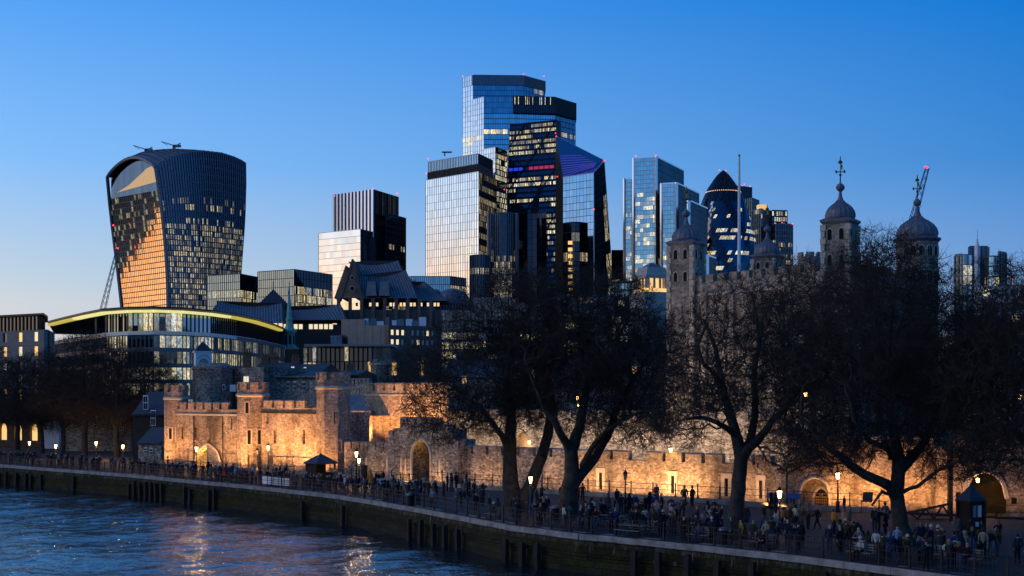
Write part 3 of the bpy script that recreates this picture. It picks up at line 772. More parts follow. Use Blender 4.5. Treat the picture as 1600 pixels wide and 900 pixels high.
c = G(750, 825); rt = thing('curved_office', 'low dark finned office wing in front of the pale gridded tower', 'skyscraper', (c.x, c.y, 0))
curved(rt, 735, 763.5, 835, 398, 4, 4, S('black', 'frame_grey', 2.0, 4, mw=.6, md=.6, bw=.2, p=.05))
c = G(898, 838); rt = thing('curved_office', 'small black rounded tower with amber lit stacked windows', 'skyscraper', (c.x, c.y, 0))
curved(rt, 880.5, 918, 842, 347, 6, 6, S('black', 'frame_dark', 2.8, 6.2, mw=.1, bw=.6, p=.1, seed=44, hi=1.0), depth=14)
mb = MB()
for k in range(11): mb.box((PX(891, 834), 834.4, PZ(382+k*10.5, 834)), (2.7, .3, 2.3))
mb.build('amber_landing_windows', M['winglow'], rt)

# --- stepped blue tower with white frames
def framed(root, xl, xm, xr, Yc, ytop, seed, dz=0, lo=.75, th=25):
    thr = rad(th); Cn = G(xm, Yc); el = Vector((-math.cos(thr), math.sin(thr))); er = Vector((math.sin(thr), math.cos(thr)))
    def hit(px, e): k = (px-800)/FPX; return Cn+e*((k*Cn.y-Cn.x)/(e.x-k*e.y))
    a, b = hit(xl, el), hit(xr, er); z1 = PZ(ytop, Yc)
    closed(root, [a, Cn, b, a+b-Cn], 0, z1, M['core'])
    facade(root, V3(a, 0), V3(Cn, 0), V3(Cn, z1), V3(a, z1), 1.9, 2.7, GL['spandrel'], M['frame_white'], mw=.08, md=.1, bw=.30, bd=.3, p=.42, seed=seed, run=(1, 4), mask=lambda u, v: 2.85 if .47 < v < .62 else (.9 if v < .86 else 0))
    facade(root, V3(Cn, 0), V3(b, 0), V3(b, z1), V3(Cn, z1), 3.2, 3.9, GL['navy'], M['frame_dark'], mw=.08, bw=.12, p=.5, seed=seed+1, mask=lambda u, v: 1 if v < .60 else 0)
    facade(root, V3(b, 0), V3(a+b-Cn, 0), V3(a+b-Cn, z1), V3(b, z1), 6, 7, GL['navy'], M['frame_dark'])
    mb = MB(); d = a+b-Cn
    for p in (a, Cn): mb.box((p.x, p.y, 0), (1.5, 1.5, z1), thr)
    for p, q in ((a, Cn), (Cn, b), (b, d), (d, a)): mb.tube(V3(p, z1-.3), V3(q, z1-.3), .6, n=4)
    mb.build('white_edge_frame', M['polished'], root)
    mb = MB(); mb.prism([a, Cn, b, d], z1-.25, z1); mb.build('roof', M['roof_flat'], root)
c = G(1025, 800); rt = thing('framed_tower', 'stepped blue glass tower outlined by white edge frames', 'skyscraper', (c.x, c.y, 0))
framed(rt, 976, 989, 996, 812, 278, 51); framed(rt, 990.5, 1025, 1068, 800, 244, 53)
framed(rt, 1034, 1057, 1092, 782, 285, 55); framed(rt, 1075, 1076, 1105, 765, 312, 57)
framed(rt, 1104, 1105, 1118, 755, 398, 59)
for b in ((993, 244, 806), (1025, 243, 799)): beacon(rt, b, .45)

# --- bullet-shaped tower with diamond glazing
def bullet():
    Y = 1000.0; cx = PX(1130, Y); sc = Y/FPX
    prof = [(615, 49), (540, 55), (500, 57), (440, 55.5), (412, 54), (389, 51.5), (372, 49), (347, 43.5), (318, 34), (296, 24.5), (281, 14.5), (272, 7.5), (266.5, .4)]
    def r_at(y):
        for (a, ra), (b, rb) in zip(prof, prof[1:]):
            if b <= y <= a: f = (a-y)/(a-b); return ra+(rb-ra)*f
        return .4
    root = thing('bullet_tower', 'dark bullet-shaped tower with diamond glazing and spiral dark bands', 'skyscraper', (cx, Y, 0))
    ys = [615-(615-266.5)*(1-(1-k/60)**1.12) for k in range(61)]; n = 54; r = random.Random(5); NJ = 60
    def P(i, j): a = 2*PI*(i+.5*j)/n; R = r_at(ys[j])*sc; return Vector((cx+R*math.cos(a), Y+R*math.sin(a), PZ(ys[j], Y)))
    mb = MB(); fb = MB(); bp = [r.random() for _ in range(NJ+1)]
    for j in range(NJ):
        for i in range(n):
            band = ((i+j) % 9) < 3
            cap = ys[j] < 322
            m = 1 if band or cap else 0
            p = 0 if cap or j % 2 else (.14 if band else (.92 if bp[j] > .3 else .15))*(1.0 if ys[j] > 366 else .40)
            lt = r.uniform(.35, .9) if r.random() < p else 0
            for tri in ((P(i, j), P(i+1, j), P(i, j+1)), (P(i+1, j), P(i+1, j+1), P(i, j+1))):
                mb.face(tri, m, lt)
    o = tag(mb.build('diamond_glazing', [GL['bullet'], GL['black']], root, attrs=True), kind='stuff')
    for j in range(NJ):
        for i in range(0, n, 3):
            fb.tube(P(i, j), P(i, j+1), .32, n=3)
            fb.tube(P(i+1, j), P(i, j+1), .32, n=3)
    tag(fb.build('diagonal_grid', M['frame_dark'], o), kind='stuff')
    mb = MB(); mb.lathe((cx, Y, 0), [(r_at(y)*sc*.985, PZ(y, Y)) for y, _ in prof], 24); mb.build('core', M['core'], root)
    mb = MB()
    for k in range(26): a = PI+PI*k/26; R = r_at(300)*sc+.3; mb.box((cx+R*math.cos(a), Y+R*math.sin(a), PZ(301.5, Y)), (.5, .5, .55))
    tag(mb.build('dome_lights', emit('dome_light', (1, .62, .3), 1.4), root), kind='stuff')
    for b in ((1124, 266, 990), (1134, 266.5, 990)): beacon(root, b, .5)
bullet()

# --- group right of the bullet tower
r1, _, _ = ptower('office_tower', 'slim dark tower with red roof beacons behind the tall flagpole', [(1150, 1140), (1175, 1150)], 290, [S('black', 'frame_dark', 3, 4, mw=.1, bw=.2, p=.02)], beacons=[(1163, 288, 1138), (1172, 291, 1140), (1159, 290, 1138)], depth=20)
r1, _, _ = ptower('office_tower', 'grey concrete tower stepping up beside the bullet tower', [(1160, 1098), (1175, 1085), (1186, 1100)], 309, [S('teal', 'frame_grey', 4, 4, mw=.9, md=.6, bw=.6), S('deep', 'frame_dark', 4, 4, mw=.3, bw=.5)], depth=20)
r1, _, _ = ptower('office_tower', 'grey and amber topped tower right of the bullet tower', [(1175, 1065), (1189, 1052), (1206, 1066)], 326, [S('teal', 'frame_grey', 4, 4, mw=.9, md=.6, bw=.6, p=.12), S('deep', 'frame_grey', 3, 4, mw=.5, bw=.6, p=.25, mask=lambda u, v: 1 if v < .3 else .1)], depth=20)
mb = MB(); mb.box((PX(1194, 1050), 1058, PZ(326, 1050)), (8, 6, 4)); mb.build('amber_lantern_room', emit('amber_room', (1, .6, .2), .8), r1)
r1, _, _ = ptower('office_tower', 'dark tower with a grid of square lit windows, farthest right of the cluster', [(1204, 1050), (1212, 1040), (1238.5, 1044)], 350, [S('deep', 'frame_dark', 4, 4, mw=.6, bw=1.2, p=.3), S('black', 'frame_grey', 3.3, 4.6, mw=.6, md=.4, bw=1.5, p=1.0, seed=6, mask=lambda u, v: 2.75 if v < .93 else 0)], depth=20, beacons=[(1238, 350, 1042), (1222, 348, 1042)])
_, _, _ = ptower('', '', [(1206, 1062), (1230, 1064)], 329, [S('deep', 'frame_dark', 3.0, 4.6, mw=.6, bw=1.2, p=.8, seed=8, mask=lambda u, v: 2.6 if v > .88 else 0)], root=r1, depth=14)
ptower('office_block', 'low black block between blade tower and blue framed tower', [(956, 905), (976, 905)], 391, [S('black', 'frame_dark', 3, 4, mw=.2, bw=.4, p=.05)], depth=15)

# --- two pale glass blocks with lit floor bands left of centre
lf = lambda lo, hi: (lambda u, v: 2.9 if lo < v < hi else 0)
ptower('glass_block', 'small pale glass block right of the flared tower with one bright floor', [(324, 606), (375, 596), (404, 614)], 428, [S('teal', 'frame_grey', 1.8, 3.6, mw=.06, bw=.3, mask=lf(.86, .90), seed=1), S('deep', 'frame_dark', 1.8, 3.6, mw=.1, bw=.3, mask=lambda u, v: 2.85 if (.88 < v < .92 or .74 < v < .86) else 0, seed=2)], 'office block', depth=20)
ptower('glass_block', 'wide pale glass block with three bright yellow floor bands', [(403, 592), (459.5, 580), (519, 606)], 421, [S('teal', 'frame_grey', 1.8, 3.8, mw=.06, bw=.3, mask=lf(.89, .93), seed=3), S('deep', 'frame_dark', 1.8, 3.6, mw=.1, bw=.25, mask=lambda u, v: 2.93 if .70 < v < .93 else 0, seed=4)], 'office block', depth=20)

# --- cranes
def lattice_crane(label, foot, tip, wd, mat, red=True, Y=600, mast=None):
    a = Vector((PX(foot[0], Y), Y, PZ(foot[1], Y))); b = Vector((PX(tip[0], Y), Y, PZ(tip[1], Y)))
    root = thing('tower_crane', label, 'crane', (a.x, a.y, 0)); d = (b-a); ln = d.length; d.normalize(); s = d.cross(Vector((0, 1, 0))).normalized(); k = Vector((0, 1, 0))
    mb = MB(); n = max(6, int(ln/(wd*1.3))); cr = [(s*wd/2+k*wd/2), (-s*wd/2+k*wd/2), (-s*wd/2-k*wd/2), (s*wd/2-k*wd/2)]
    for c_ in cr: mb.tube(a+c_, b+c_*.5, .16, n=4)
    for i in range(n):
        f0, f1 = i/n, (i+1)/n
        for j in range(4):
            c0, c1 = cr[j], cr[(j+1) % 4]; mb.tube(a+(b-a)*f0+c0*(1-.5*f0), a+(b-a)*f1+c1*(1-.5*f1), .09, n=3)
    mb.build('jib', mat, root)
    mb = MB(); mb.box((a.x, a.y, 0), (2.2, 2.2, a.z)); mb.build('mast', mat, root)
    mb = MB(); mb.box((a.x+1.5, a.y, a.z-1.5), (4, 2.5, 2.5)); mb.build('cab', M['frame_dark'], root)
    if red: beacon(root, (tip[0], tip[1], Y-2), .5*Y/600)
    return root
lattice_crane('thin lattice crane leaning against the left side of the flared tower', (160, 486), (184, 388), 2.2, M['frame_grey'], Y=650)
cr_ = lattice_crane('blue lattice crane jib rising behind the round keep turret', (1426, 345), (1449, 262), 2.4, plain('crane_blue', (.03, .13, .30), .5), Y=520)
beacon(cr_, (1446, 261, 518), .6)
# ------------------------------------------------------------------ walls with real openings
def archpts(u0, u1, zs, zt, kind, n=10):
    out = []
    for k in range(n+1):
        t = k/n; x = t if t <= .5 else 1-t
        if zt <= zs: h = 0
        elif kind == 'round': h = math.sqrt(max(0, 1-(2*t-1)**2))
        else: h = math.sqrt(max(0, 1-(1-x)**2))/.8660254
        out.append((u0+(u1-u0)*t, zs+(zt-zs)*h))
    return out
def wall(root, A, B, z0, z1, thick, mat, ops=(), name='wall', smooth_top=None):
    """ops: (u0, u1, zb, zs, zt, kind, depth, backmat, partname) in metres from A; faces the camera side of A->B"""
    A, B = Vector(A), Vector(B); ln = (B-A).length; t = (B-A)/ln; n = Vector((t.y, -t.x))
    P = lambda u, z, d=0.0: V3(A+t*u-n*d, z)
    mb = MB(); u = 0.0
    def quad(a, b, za, zb, d=0.0):
        if b-a > 1e-4 and zb-za > 1e-4: mb.face([P(a, za, d), P(b, za, d), P(b, zb, d), P(a, zb, d)])
    for (u0, u1, zb, zs, zt, kind, dp, bm, pn) in sorted(ops):
        quad(u, u0, z0, z1); quad(u0, u1, z0, zb)
        pts = archpts(u0, u1, zs, zt, kind) if zt > zs else [(u0, zs), (u1, zs)]
        for (a, za), (b, zb2) in zip(pts, pts[1:]):
            mb.face([P(a, za), P(b, zb2), P(b, z1), P(a, z1)])
            mb.face([P(b, zb2), P(a, za), P(a, za, dp), P(b, zb2, dp)])
        mb.face([P(u0, zb), P(u0, zb, dp), P(u0, zs, dp), P(u0, zs)][::-1]); mb.face([P(u1, zb), P(u1, zs), P(u1, zs, dp), P(u1, zb, dp)][::-1])
        mb.face([P(u0, zb), P(u1, zb), P(u1, zb, dp), P(u0, zb, dp)])
        if bm is not None:
            w2 = MB(); poly = [(u0, zb)]+[(a, b) for a, b in pts]+[(u1, zb)] if True else None
            w2.face([P(a, b, dp-.02) for a, b in ([(u0, zb), (u1, zb)]+pts[::-1])])
            root.setdefault('_x', 0) if False else None
            w2.build(pn, bm, root)
        u = u1
    quad(u, ln, z0, z1)
    mb.face([P(0, z1), P(ln, z1), P(ln, z1, thick), P(0, z1, thick)])
    mb.face([P(ln, z0), P(ln, z0, thick), P(ln, z1, thick), P(ln, z1)]); mb.face([P(0, z0, thick), P(0, z0), P(0, z1), P(0, z1, thick)])
    mb.face([P(ln, z0, thick), P(0, z0, thick), P(0, z1, thick), P(ln, z1, thick)])
    return mb.build(name, mat, root)
_mer = {}
def merlons(root, A, B, z, h, w_, gap, thick, mat, cap=True, start=0.0):
    A, B = Vector(A), Vector(B); ln = (B-A).length; t = (B-A)/ln; n = Vector((t.y, -t.x)); u = start
    key = (h, w_, thick, mat.name)
    while u+w_ <= ln+.05:
        c = A+t*(u+w_/2)-n*(thick/2)
        if key not in _mer:
            mb = MB(); mb.box((0, 0, 0), (w_, thick, h-.12)); mb.hexa([(-w_/2-.05, -thick/2-.06, h-.12), (w_/2+.05, -thick/2-.06, h-.12), (w_/2+.05, thick/2+.06, h-.12), (-w_/2-.05, thick/2+.06, h-.12)],
                [(-w_/2, -thick*.25, h), (w_/2, -thick*.25, h), (w_/2, thick*.25, h), (-w_/2, thick*.25, h)], 1)
            o = mb.build('merlon', [mat, M['coping']]); _mer[key] = o.data
        else: o = bpy.data.objects.new('merlon', _mer[key]); COL.objects.link(o)
        o.parent = root; o.location = V3(c, z)-root.location; o.rotation_euler = (0, 0, math.atan2(t.y, t.x)); u += w_+gap
def course(root, A, B, z, h, proud, mat, name='string_course'):
    A, B = Vector(A), Vector(B); t = (B-A).normalized(); n = Vector((t.y, -t.x)); mb = MB()
    a, b = A+n*proud, B+n*proud; c_, d = B-n*.1, A-n*.1
    mb.hexa([V3(p, z) for p in (a, b, c_, d)], [V3(p, z+h) for p in (a, b, c_, d)]); return mb.build(name, mat, root)
def turret(root, c, r, z0, zc, z1, n, mat, nm=8, slits=(), mh=.9, poly=False, name='turret'):
    """drum, string course, parapet of merlons; slits: (angle towards the camera axis, z0, z1)"""
    mb = MB(); mb.lathe((c.x, c.y, 0), [(r*1.04, z0), (r, z0+.6), (r, zc), (r, z1-mh)], n, phase=PI/n); o = mb.build(name, mat, root, smooth=False)
    mb = MB(); mb.lathe((c.x, c.y, 0), [(r+.02, zc-.12), (r+.16, zc), (r+.16, zc+.18), (r+.02, zc+.3)], n, phase=PI/n); mb.build('string_course', M['ashlar'], o)
    for k in range(nm):
        a0 = 2*PI*k/nm; w_ = 2*PI/nm*.66; mb = MB(); b = []; 
        ins = [(r+.03, a0), (r+.03, a0+w_/2), (r+.03, a0+w_), (r-.45, a0+w_), (r-.45, a0+w_/2), (r-.45, a0)]
        pts = [Vector((c.x+q*math.cos(a), c.y+q*math.sin(a))) for q, a in ins]
        mb.hexa([V3(p, z1-mh-.02) for p in pts], [V3(p, z1) for p in pts]); mb.build('merlon', mat, o)
    for a, za, zb in slits:
        th = -PI/2+rad(a)-math.atan2(c.x, c.y); d = Vector((math.cos(th), math.sin(th))); s = Vector((-d.y, d.x)); rr = r*math.cos(PI/n)+.02 if n < 12 else r-.02
        mb = MB(); w2 = .20
        for sg in (-1, 1): p = c+d*(rr)+s*sg*(w2+.09); mb.box((p.x, p.y, za), (.18, .16, zb-za), math.atan2(s.y, s.x))
        p = c+d*rr; mb.box((p.x, p.y, za-.16), (.76, .2, .16), math.atan2(s.y, s.x)); mb.box((p.x, p.y, zb), (.76, .2, .18), math.atan2(s.y, s.x))
        wo = mb.build('window', M['ashlar'], o)
        mb = MB(); p = c+d*(rr-.03); mb.box((p.x, p.y, za), (w2*2, .12, zb-za), math.atan2(s.y, s.x)); mb.build('slit', M['dark'], wo)
    return o
def flood(A, tgt, power, size=75, col=(1, .42, .125), label='small black floodlight on the ground at the wall foot', blend=.7):
    A = Vector(A); tgt = Vector(tgt)
    o = thing('floodlight', label, 'floodlight', A, 'floodlights at the foot of the castle walls')
    d = (tgt-A).normalized(); mb = MB(); mb.tube(A-d*.25, A+d*.02, .10, .17, 8); mb.box((A.x, A.y, A.z-.3), (.2, .2, .15)); mb.build('housing', M['iron'], o)
    mb = MB(); mb.tube(A+d*.021, A+d*.03, .15, .15, 8); mb.build('lens', M['floodlens'], o)
    l = bpy.data.lights.new('flood_lamp', 'SPOT'); l.energy = power; l.color = col; l.spot_size = rad(size); l.spot_blend = blend; l.shadow_soft_size = .05
    lo = bpy.data.objects.new('flood_lamp', l); COL.objects.link(lo); lo.parent = o; lo.location = d*.12; lo.rotation_euler = d.to_track_quat('-Z', 'Y').to_euler()
    return o
def floodbar(P, t, tgt, power, col, label, ln=3.2):
    """a long low wash light lying at the wall foot"""
    c = V3(P, .14); o = thing('floodlight', label, 'floodlight', (P.x, P.y, 0), 'floodlights at the foot of the castle walls')
    d = (tgt-c).normalized(); s = Vector((t.x, t.y, 0)); u = s.cross(d).normalized()
    if u.z < 0: u = -u
    mb = MB(); a, b = c-s*ln/2, c+s*ln/2
    mb.hexa([a-u*.09-d*.14, b-u*.09-d*.14, b-u*.09-d*.01, a-u*.09-d*.01], [a+u*.09-d*.14, b+u*.09-d*.14, b+u*.09-d*.01, a+u*.09-d*.01]); mb.build('housing', M['iron'], o)
    l = bpy.data.lights.new('flood_lamp', 'AREA'); l.shape = 'RECTANGLE'; l.size = ln*.95; l.size_y = .14; l.energy = power; l.color = col; l.spread = rad(125)
    lo = bpy.data.objects.new('flood_lamp', l); COL.objects.link(lo); lo.parent = o; lo.location = c+d*.01-Vector((P.x, P.y, 0))
    z = -d; x = s; y = z.cross(x).normalized(); x = y.cross(z); lo.rotation_euler = Matrix((x, y, z)).transposed().to_euler()
    return o
def glowlamp(px, py, Y, label, power=25, col=(1, .55, .16), r=.16, energy=True):
    """small wall lantern"""
    c = Vector((PX(px, Y), Y, PZ(py, Y))); o = thing('wall_lantern', label, 'lantern', c)
    mb = MB(); mb.lathe(c, [(.03, -r*1.3), (r*.7, -r), (r, r*.5), (r*.8, r)], 6); mb.build('lantern_glass', M['lampglow_dim'], o)
    mb = MB(); mb.lathe(c, [(r*1.15, r), (.03, r*1.9)], 6); mb.tube(c+Vector((0, 0, r*1.5)), c+Vector((0, .6, r*1.5)), .03, n=4); mb.build('bracket', M['iron'], o)
    if energy:
        l = bpy.data.lights.new('lantern_light', 'POINT'); l.energy = power; l.color = col; l.shadow_soft_size = .1
        lo = bpy.data.objects.new('lantern_light', l); COL.objects.link(lo); lo.parent = o; lo.location = (0, -.35, -.1)
    return o

# ------------------------------------------------------------------ floodlit gate tower by the water
def gate_tower():
    gp = lambda px: G(px, interp([(250, 172), (540, 152)], px))
    A0, B0 = gp(250), gp(540); t = (B0-A0).normalized(); n = Vector((t.y, -t.x))
    root = thing('gate_tower', 'floodlit orange stone riverside gate tower with three turrets and wide arch', 'castle tower', (A0.x, A0.y, 0))
    dist = lambda a, b: (gp(b)-gp(a)).length
    a1, b1 = gp(276), gp(372); L1 = (b1-a1).length; f = lambda px: dist(276, px)
    sl = lambda px, za, zb, w_=.36: (f(px)-w_/2, f(px)+w_/2, za, zb, zb, 'rect', .35, M['dark'], 'window')
    ops = [(f(309)-.1, f(345)+.1, 0.0, 1.2, 3.1, 'pointed', 3.0, M['stone'], 'arch_recess'), sl(285, 3.8, 5.4, .3), sl(306, 3.8, 5.4), sl(325, 3.8, 5.4), sl(342, 3.8, 5.4), sl(362, 5.2, 6.6, .3)]
    wall(root, a1, b1, -1.5, 7.7, 2.0, M['stone'], ops)
    ap = [V3(a1+t*u+n*.05, z) for u, z in archpts(f(309)-.25, f(345)+.25, 1.1, 3.3, 'pointed', 12)]
    mb = MB()
    for p, q in zip(ap, ap[1:]): mb.tube(p, q, .17, n=5)
    mb.build('arch_moulding', M['ashlar'], root)
    course(root, a1, b1, 6.9, .22, .12, M['ashlar']); merlons(root, a1+t*.6, b1-t*.8, 7.7, .95, 1.15, .42, .5, M['stone'])
    a2, b2 = gp(409), gp(496); g = lambda px: dist(409, px)
    s2 = lambda px, za, zb, w_: (g(px)-w_/2, g(px)+w_/2, za, zb, zb, 'rect', .35, M['dark'], 'window')
    wall(root, a2, b2, -1.5, 8.0, 2.0, M['stone'], [s2(418, 6.0, 7.2, .42), s2(430, 3.6, 5.3, .45), s2(441, .2, .201, .01), s2(475, 3.7, 5.4, .45)])
    course(root, a2, b2, 7.3, .25, .14, M['timber']); merlons(root, a2+t*.3, b2-t*.3, 8.0, .95, 1.5, .45, .5, M['stone'])
    c = gp(266)-n*1.0; turret(root, c, 1.55, -1.5, 9.0, 10.8, 20, M['stone'], 7, [(8, 3.6, 5.2), (-28, 3.8, 5.2)])
    c = gp(389)-n*.7; turret(root, c, 1.95, -1.5, 9.4, 11.1, 20, M['stone'], 8, [(-14, 3.5, 5.2), (22, 3.5, 5.2), (-22, 7.3, 8.6)])
    c = gp(517)-n*.4; turret(root, c, 2.0, -1.5, 10.3, 12.2, 8, M['stone'], 8, [(8, 6.2, 7.6), (20, 3.0, 4.2)])
    mb = MB()
    for px in (304, 349, 498): p = gp(px)+n*.12; mb.tube(V3(p, 0), V3(p, 6.8), .07, n=6)
    mb.build('downpipe', M['iron'], root)
    mb = MB(); q = [a1-n*2.02, b2-n*2.02, b2-n*9, a1-n*9]; mb.prism(q, 0, 7.4); mb.build('rear_block', M['stone_grey'], root)
    for px, d, tz, pw, lab in ((268, 1.6, 4.5, 420, 'under the left round turret'), (296, 2.0, 4, 340, 'left of the wide arch'), (357, 2.0, 4.5, 430, 'between the wide arch and the middle turret'), (396, 1.8, 4.5, 470, 'under the middle round turret'), (428, 2.2, 4, 560, 'under the wall right of the middle turret'), (462, 2.2, 4, 640, 'under the brightest stretch of wall'), (492, 2.2, 4.5, 560, 'beside the eight-sided turret'), (524, 1.9, 4.5, 360, 'under the eight-sided turret')):
        p = gp(px)+n*(d+2.0); q = gp(px); flood(V3(p, .12), V3(q, 6.2), pw*5.9, 108, label='small black floodlight '+lab)
    p = gp(327)-n*1.2; l = glowlamp(327, 708, p.y, 'small lantern inside the wide riverside arch', 420)
    # behind the parapet: old roofs
    r2 = thing('round_tower', 'dark round stone tower rising behind the floodlit gate tower', 'castle tower', (*G(333, 198), 0))
    c = G(333, 198); mb = MB(); mb.lathe((c.x, c.y, 0), [(3.0, 0), (3.0, 13.2), (3.15, 13.3), (3.15, 13.7), (2.0, 14.3)], 24); mb.build('drum', M['stone_grey'], r2)
    for px, py, w_, h in ((314, 605, .55, 1.0), (329, 612, .35, .6), (350, 609, .4, .8)):
        Y = 195.2+abs(px-333)*.03; mb = MB(); mb.box((PX(px, Y), Y, PZ(py, Y)), (w_, .3, h)); o = mb.build('window', M['white'] if px > 320 else M['dark'], r2)
        mb = MB(); mb.box((PX(px, Y), Y-.06, PZ(py, Y)+.1), (w_*.7, .3, h-.2)); mb.build('pane', M['dark'], o)
    r2 = thing('stone_house', 'dark stone house with one lit white window behind the middle turret', 'house', (*G(385, 200), 0))
    wall(r2, G(357, 200), G(412, 194), 0, 13.6, 8, M['stone_grey']); 
    for px, py, m_ in ((385, 598, 'winglow_pale'), (364, 612, 'white'), (402, 600, 'winglow_pale')):
        Y = 196.5; mb = MB(); mb.box((PX(px, Y), Y, PZ(py, Y)), (.9, .3, 1.05)); o = mb.build('window', M['white'], r2); mb = MB()
        for k in (-1, 1): mb.box((PX(px, Y)+k*.2, Y-.07, PZ(py, Y)+.12), (.34, .2, .8))
        mb.build('pane', M[m_], o)
    # white clock turret
    Y = 214; c = G(317, Y); r2 = thing('clock_turret', 'white square clock turret with dark pyramid roof', 'turret', (c.x, c.y, PZ(580, Y)))
    z0, z1 = PZ(580, Y), PZ(551, Y); mb = MB(); mb.box((c.x, c.y, 0), (2.9, 2.9, z0), .35); mb.build('base', M['stone_grey'], r2)
    mb = MB(); mb.box((c.x, c.y, z0), (2.6, 2.6, z1-z0), .35); mb.box((c.x, c.y, z1), (3.0, 3.0, .2), .35); mb.build('body', M['white'], r2)
    mb = MB(); mb.lathe((c.x, c.y, z1+.2), [(2.1, 0), (1.0, .9), (.5, 1.25), (.06, 1.6)], 4, phase=PI/4+.35); mb.lathe((c.x, c.y, z1+1.5), [(.06, 0), (.18, .15), (.04, .4), (.02, 1.0)], 6); mb.build('roof', M['slate'], r2)
    d = Vector((math.sin(.35), -math.cos(.35))); p = c+d*1.31; mb = MB(); ring = []
    mb.tube(V3(p, z0+1.35), V3(p+d*.06, z0+1.35), .72, .72, 20); o = mb.build('clock_face', M['cream'], r2)
    mb = MB(); s_ = Vector((-d.y, d.x)); q = p+d*.09
    for k in range(12): a = k*PI/6; mb.box((*(q+s_*.58*math.sin(a)), z0+1.30+.58*math.cos(a)), (.06, .05, .10), .35)
    mb.tube(V3(q, z0+1.35), V3(q+s_*.25, z0+1.65), .035, n=4); mb.tube(V3(q, z0+1.35), V3(q-s_*.1, z0+.85), .03, n=4); mb.build('clock_hands', M['iron'], o)
    mb = MB(); p2 = [V3(p+d*.02+s_*(u-.5)*1.9, z) for u, z in archpts(0, 1, z0+1.9, z0+2.55, 'round', 8)]
    for a, b in zip(p2, p2[1:]): mb.tube(a, b, .08, n=4)
    mb.build('arch_moulding', M['cream'], r2)
gate_tower()

# dark jumble of roofs behind the gate tower
def roofhouse(label, x0, x1, Y, ywall, yridge, depth=9, m='brick', chim=(), wins=(), cat='house', roof='slate', gable=True):
    A, B = G(x0, Y), G(x1, Y-2); z1 = PZ(ywall, Y); zr = PZ(yridge, Y); root = thing('old_house', label, cat, (*((A+B)/2), 0))
    t = (B-A).normalized(); n = Vector((t.y, -t.x)); C, D = B-n*depth, A-n*depth
    mb = MB(); mb.prism([A, B, C, D], 0, z1); mb.build('wall', M[m], root)
    R0, R1 = (A+D)/2, (B+C)/2; mb = MB(); e = .35
    A_, B_, C_, D_ = A+n*e, B+n*e, C-n*e, D-n*e
    for q in ([V3(A_, z1-.2), V3(B_, z1-.2), V3(R1, zr), V3(R0, zr)], [V3(C_, z1-.2), V3(D_, z1-.2), V3(R0, zr), V3(R1, zr)]): mb.face(q); mb.face([p+Vector((0, 0, -.15)) for p in q][::-1])
    o = mb.build('roof', M[roof], root)
    mb = MB(); mb.face([V3(B, z1), V3(C, z1), V3(R1, zr-.1)]); mb.face([V3(D, z1), V3(A, z1), V3(R0, zr-.1)]); mb.build('gable', M[m], root)
    for px, py in chim:
        y2 = Y+depth*.5; mb = MB(); mb.box((PX(px, y2), y2, zr-2.5), (1.3, .9, PZ(py, y2)-zr+2.5)); mb.box((PX(px, y2), y2, PZ(py, y2)), (1.5, 1.1, .25))
        for k in (-.4, 0, .4): mb.lathe((PX(px, y2)+k, y2, PZ(py, y2)+.25), [(.16, 0), (.12, .6)], 6)
        mb.build('chimney', M['brick'], o)
    for px, py, w_, h, mm in wins:
        p = A+t*((px-x0)/(x1-x0)*(B-A).length)+n*.02; rz = math.atan2(t.y, t.x); mb = MB(); mb.box((p.x, p.y, PZ(py, Y)), (w_, .14, h), rz); ow = mb.build('window', M['white'], root)
        mb = MB(); q = p+n*.06
        for sx_ in (-1, 1):
            for k in (0, 1): c_ = q+t*sx_*w_*.23; mb.box((c_.x, c_.y, PZ(py, Y)+.08+k*(h-.1)/2), (w_*.36, .08, (h-.3)/2), rz)
        mb.build('pane', M[mm], ow)
    return root
roofhouse('dark brick house with tall chimneys behind the middle turret', 388, 452, 225, 590, 566, chim=[(386, 552), (415, 560), (428, 558)], wins=[(397, 588, .6, .5, 'winglow_pale')])
roofhouse('dark gabled house with two bright attic windows', 440, 500, 215, 583, 568, chim=[(462, 562)], wins=[(458, 580, .6, .8, 'winglow_pale'), (477, 580, .5, .7, 'winglow_pale')])
roofhouse('grey stone house with white sash windows left of the eight-sided turret', 428, 495, 196, 588, 580, m='stone_grey', wins=[(451, 610, .5, 1.3, 'dark'), (461, 610, .5, 1.3, 'dark'), (475, 610, .5, 1.3, 'dark')], chim=[(433, 585)])
roofhouse('low dark house with blue window left of the grey crenellated tower', 492, 560, 232, 585, 578, wins=[(518, 583, .9, .5, 'dark')], chim=[(505, 572), (548, 572)])
roofhouse('half-timbered dark house behind the left round turret', 208, 262, 185, 645, 612, m='timber', depth=7, wins=[(228, 640, .8, 2.0, 'dark'), (240, 665, .8, 2.2, 'dark')])
roofhouse('low stone cottage with two small white windows left of the gate tower', 216, 252, 178, 690, 668, m='stone_grey', depth=5, wins=[(228, 708, .5, .8, 'dark'), (237, 710, .5, .9, 'dark')])
roofhouse('white-walled house among the dark trees on the left', 64, 92, 232, 650, 630, m='white', depth=8, wins=[(72, 672, .8, 1.0, 'dark')])
roofhouse('grey stone lodge behind the dark tree trunks on the left', 98, 205, 222, 655, 628, m='stone_grey', depth=9, wins=[(114, 660, 1.0, 1.2, 'dark'), (150, 668, .8, 1.1, 'dark'), (190, 672, .8, 1.1, 'dark')], chim=[(140, 622)])

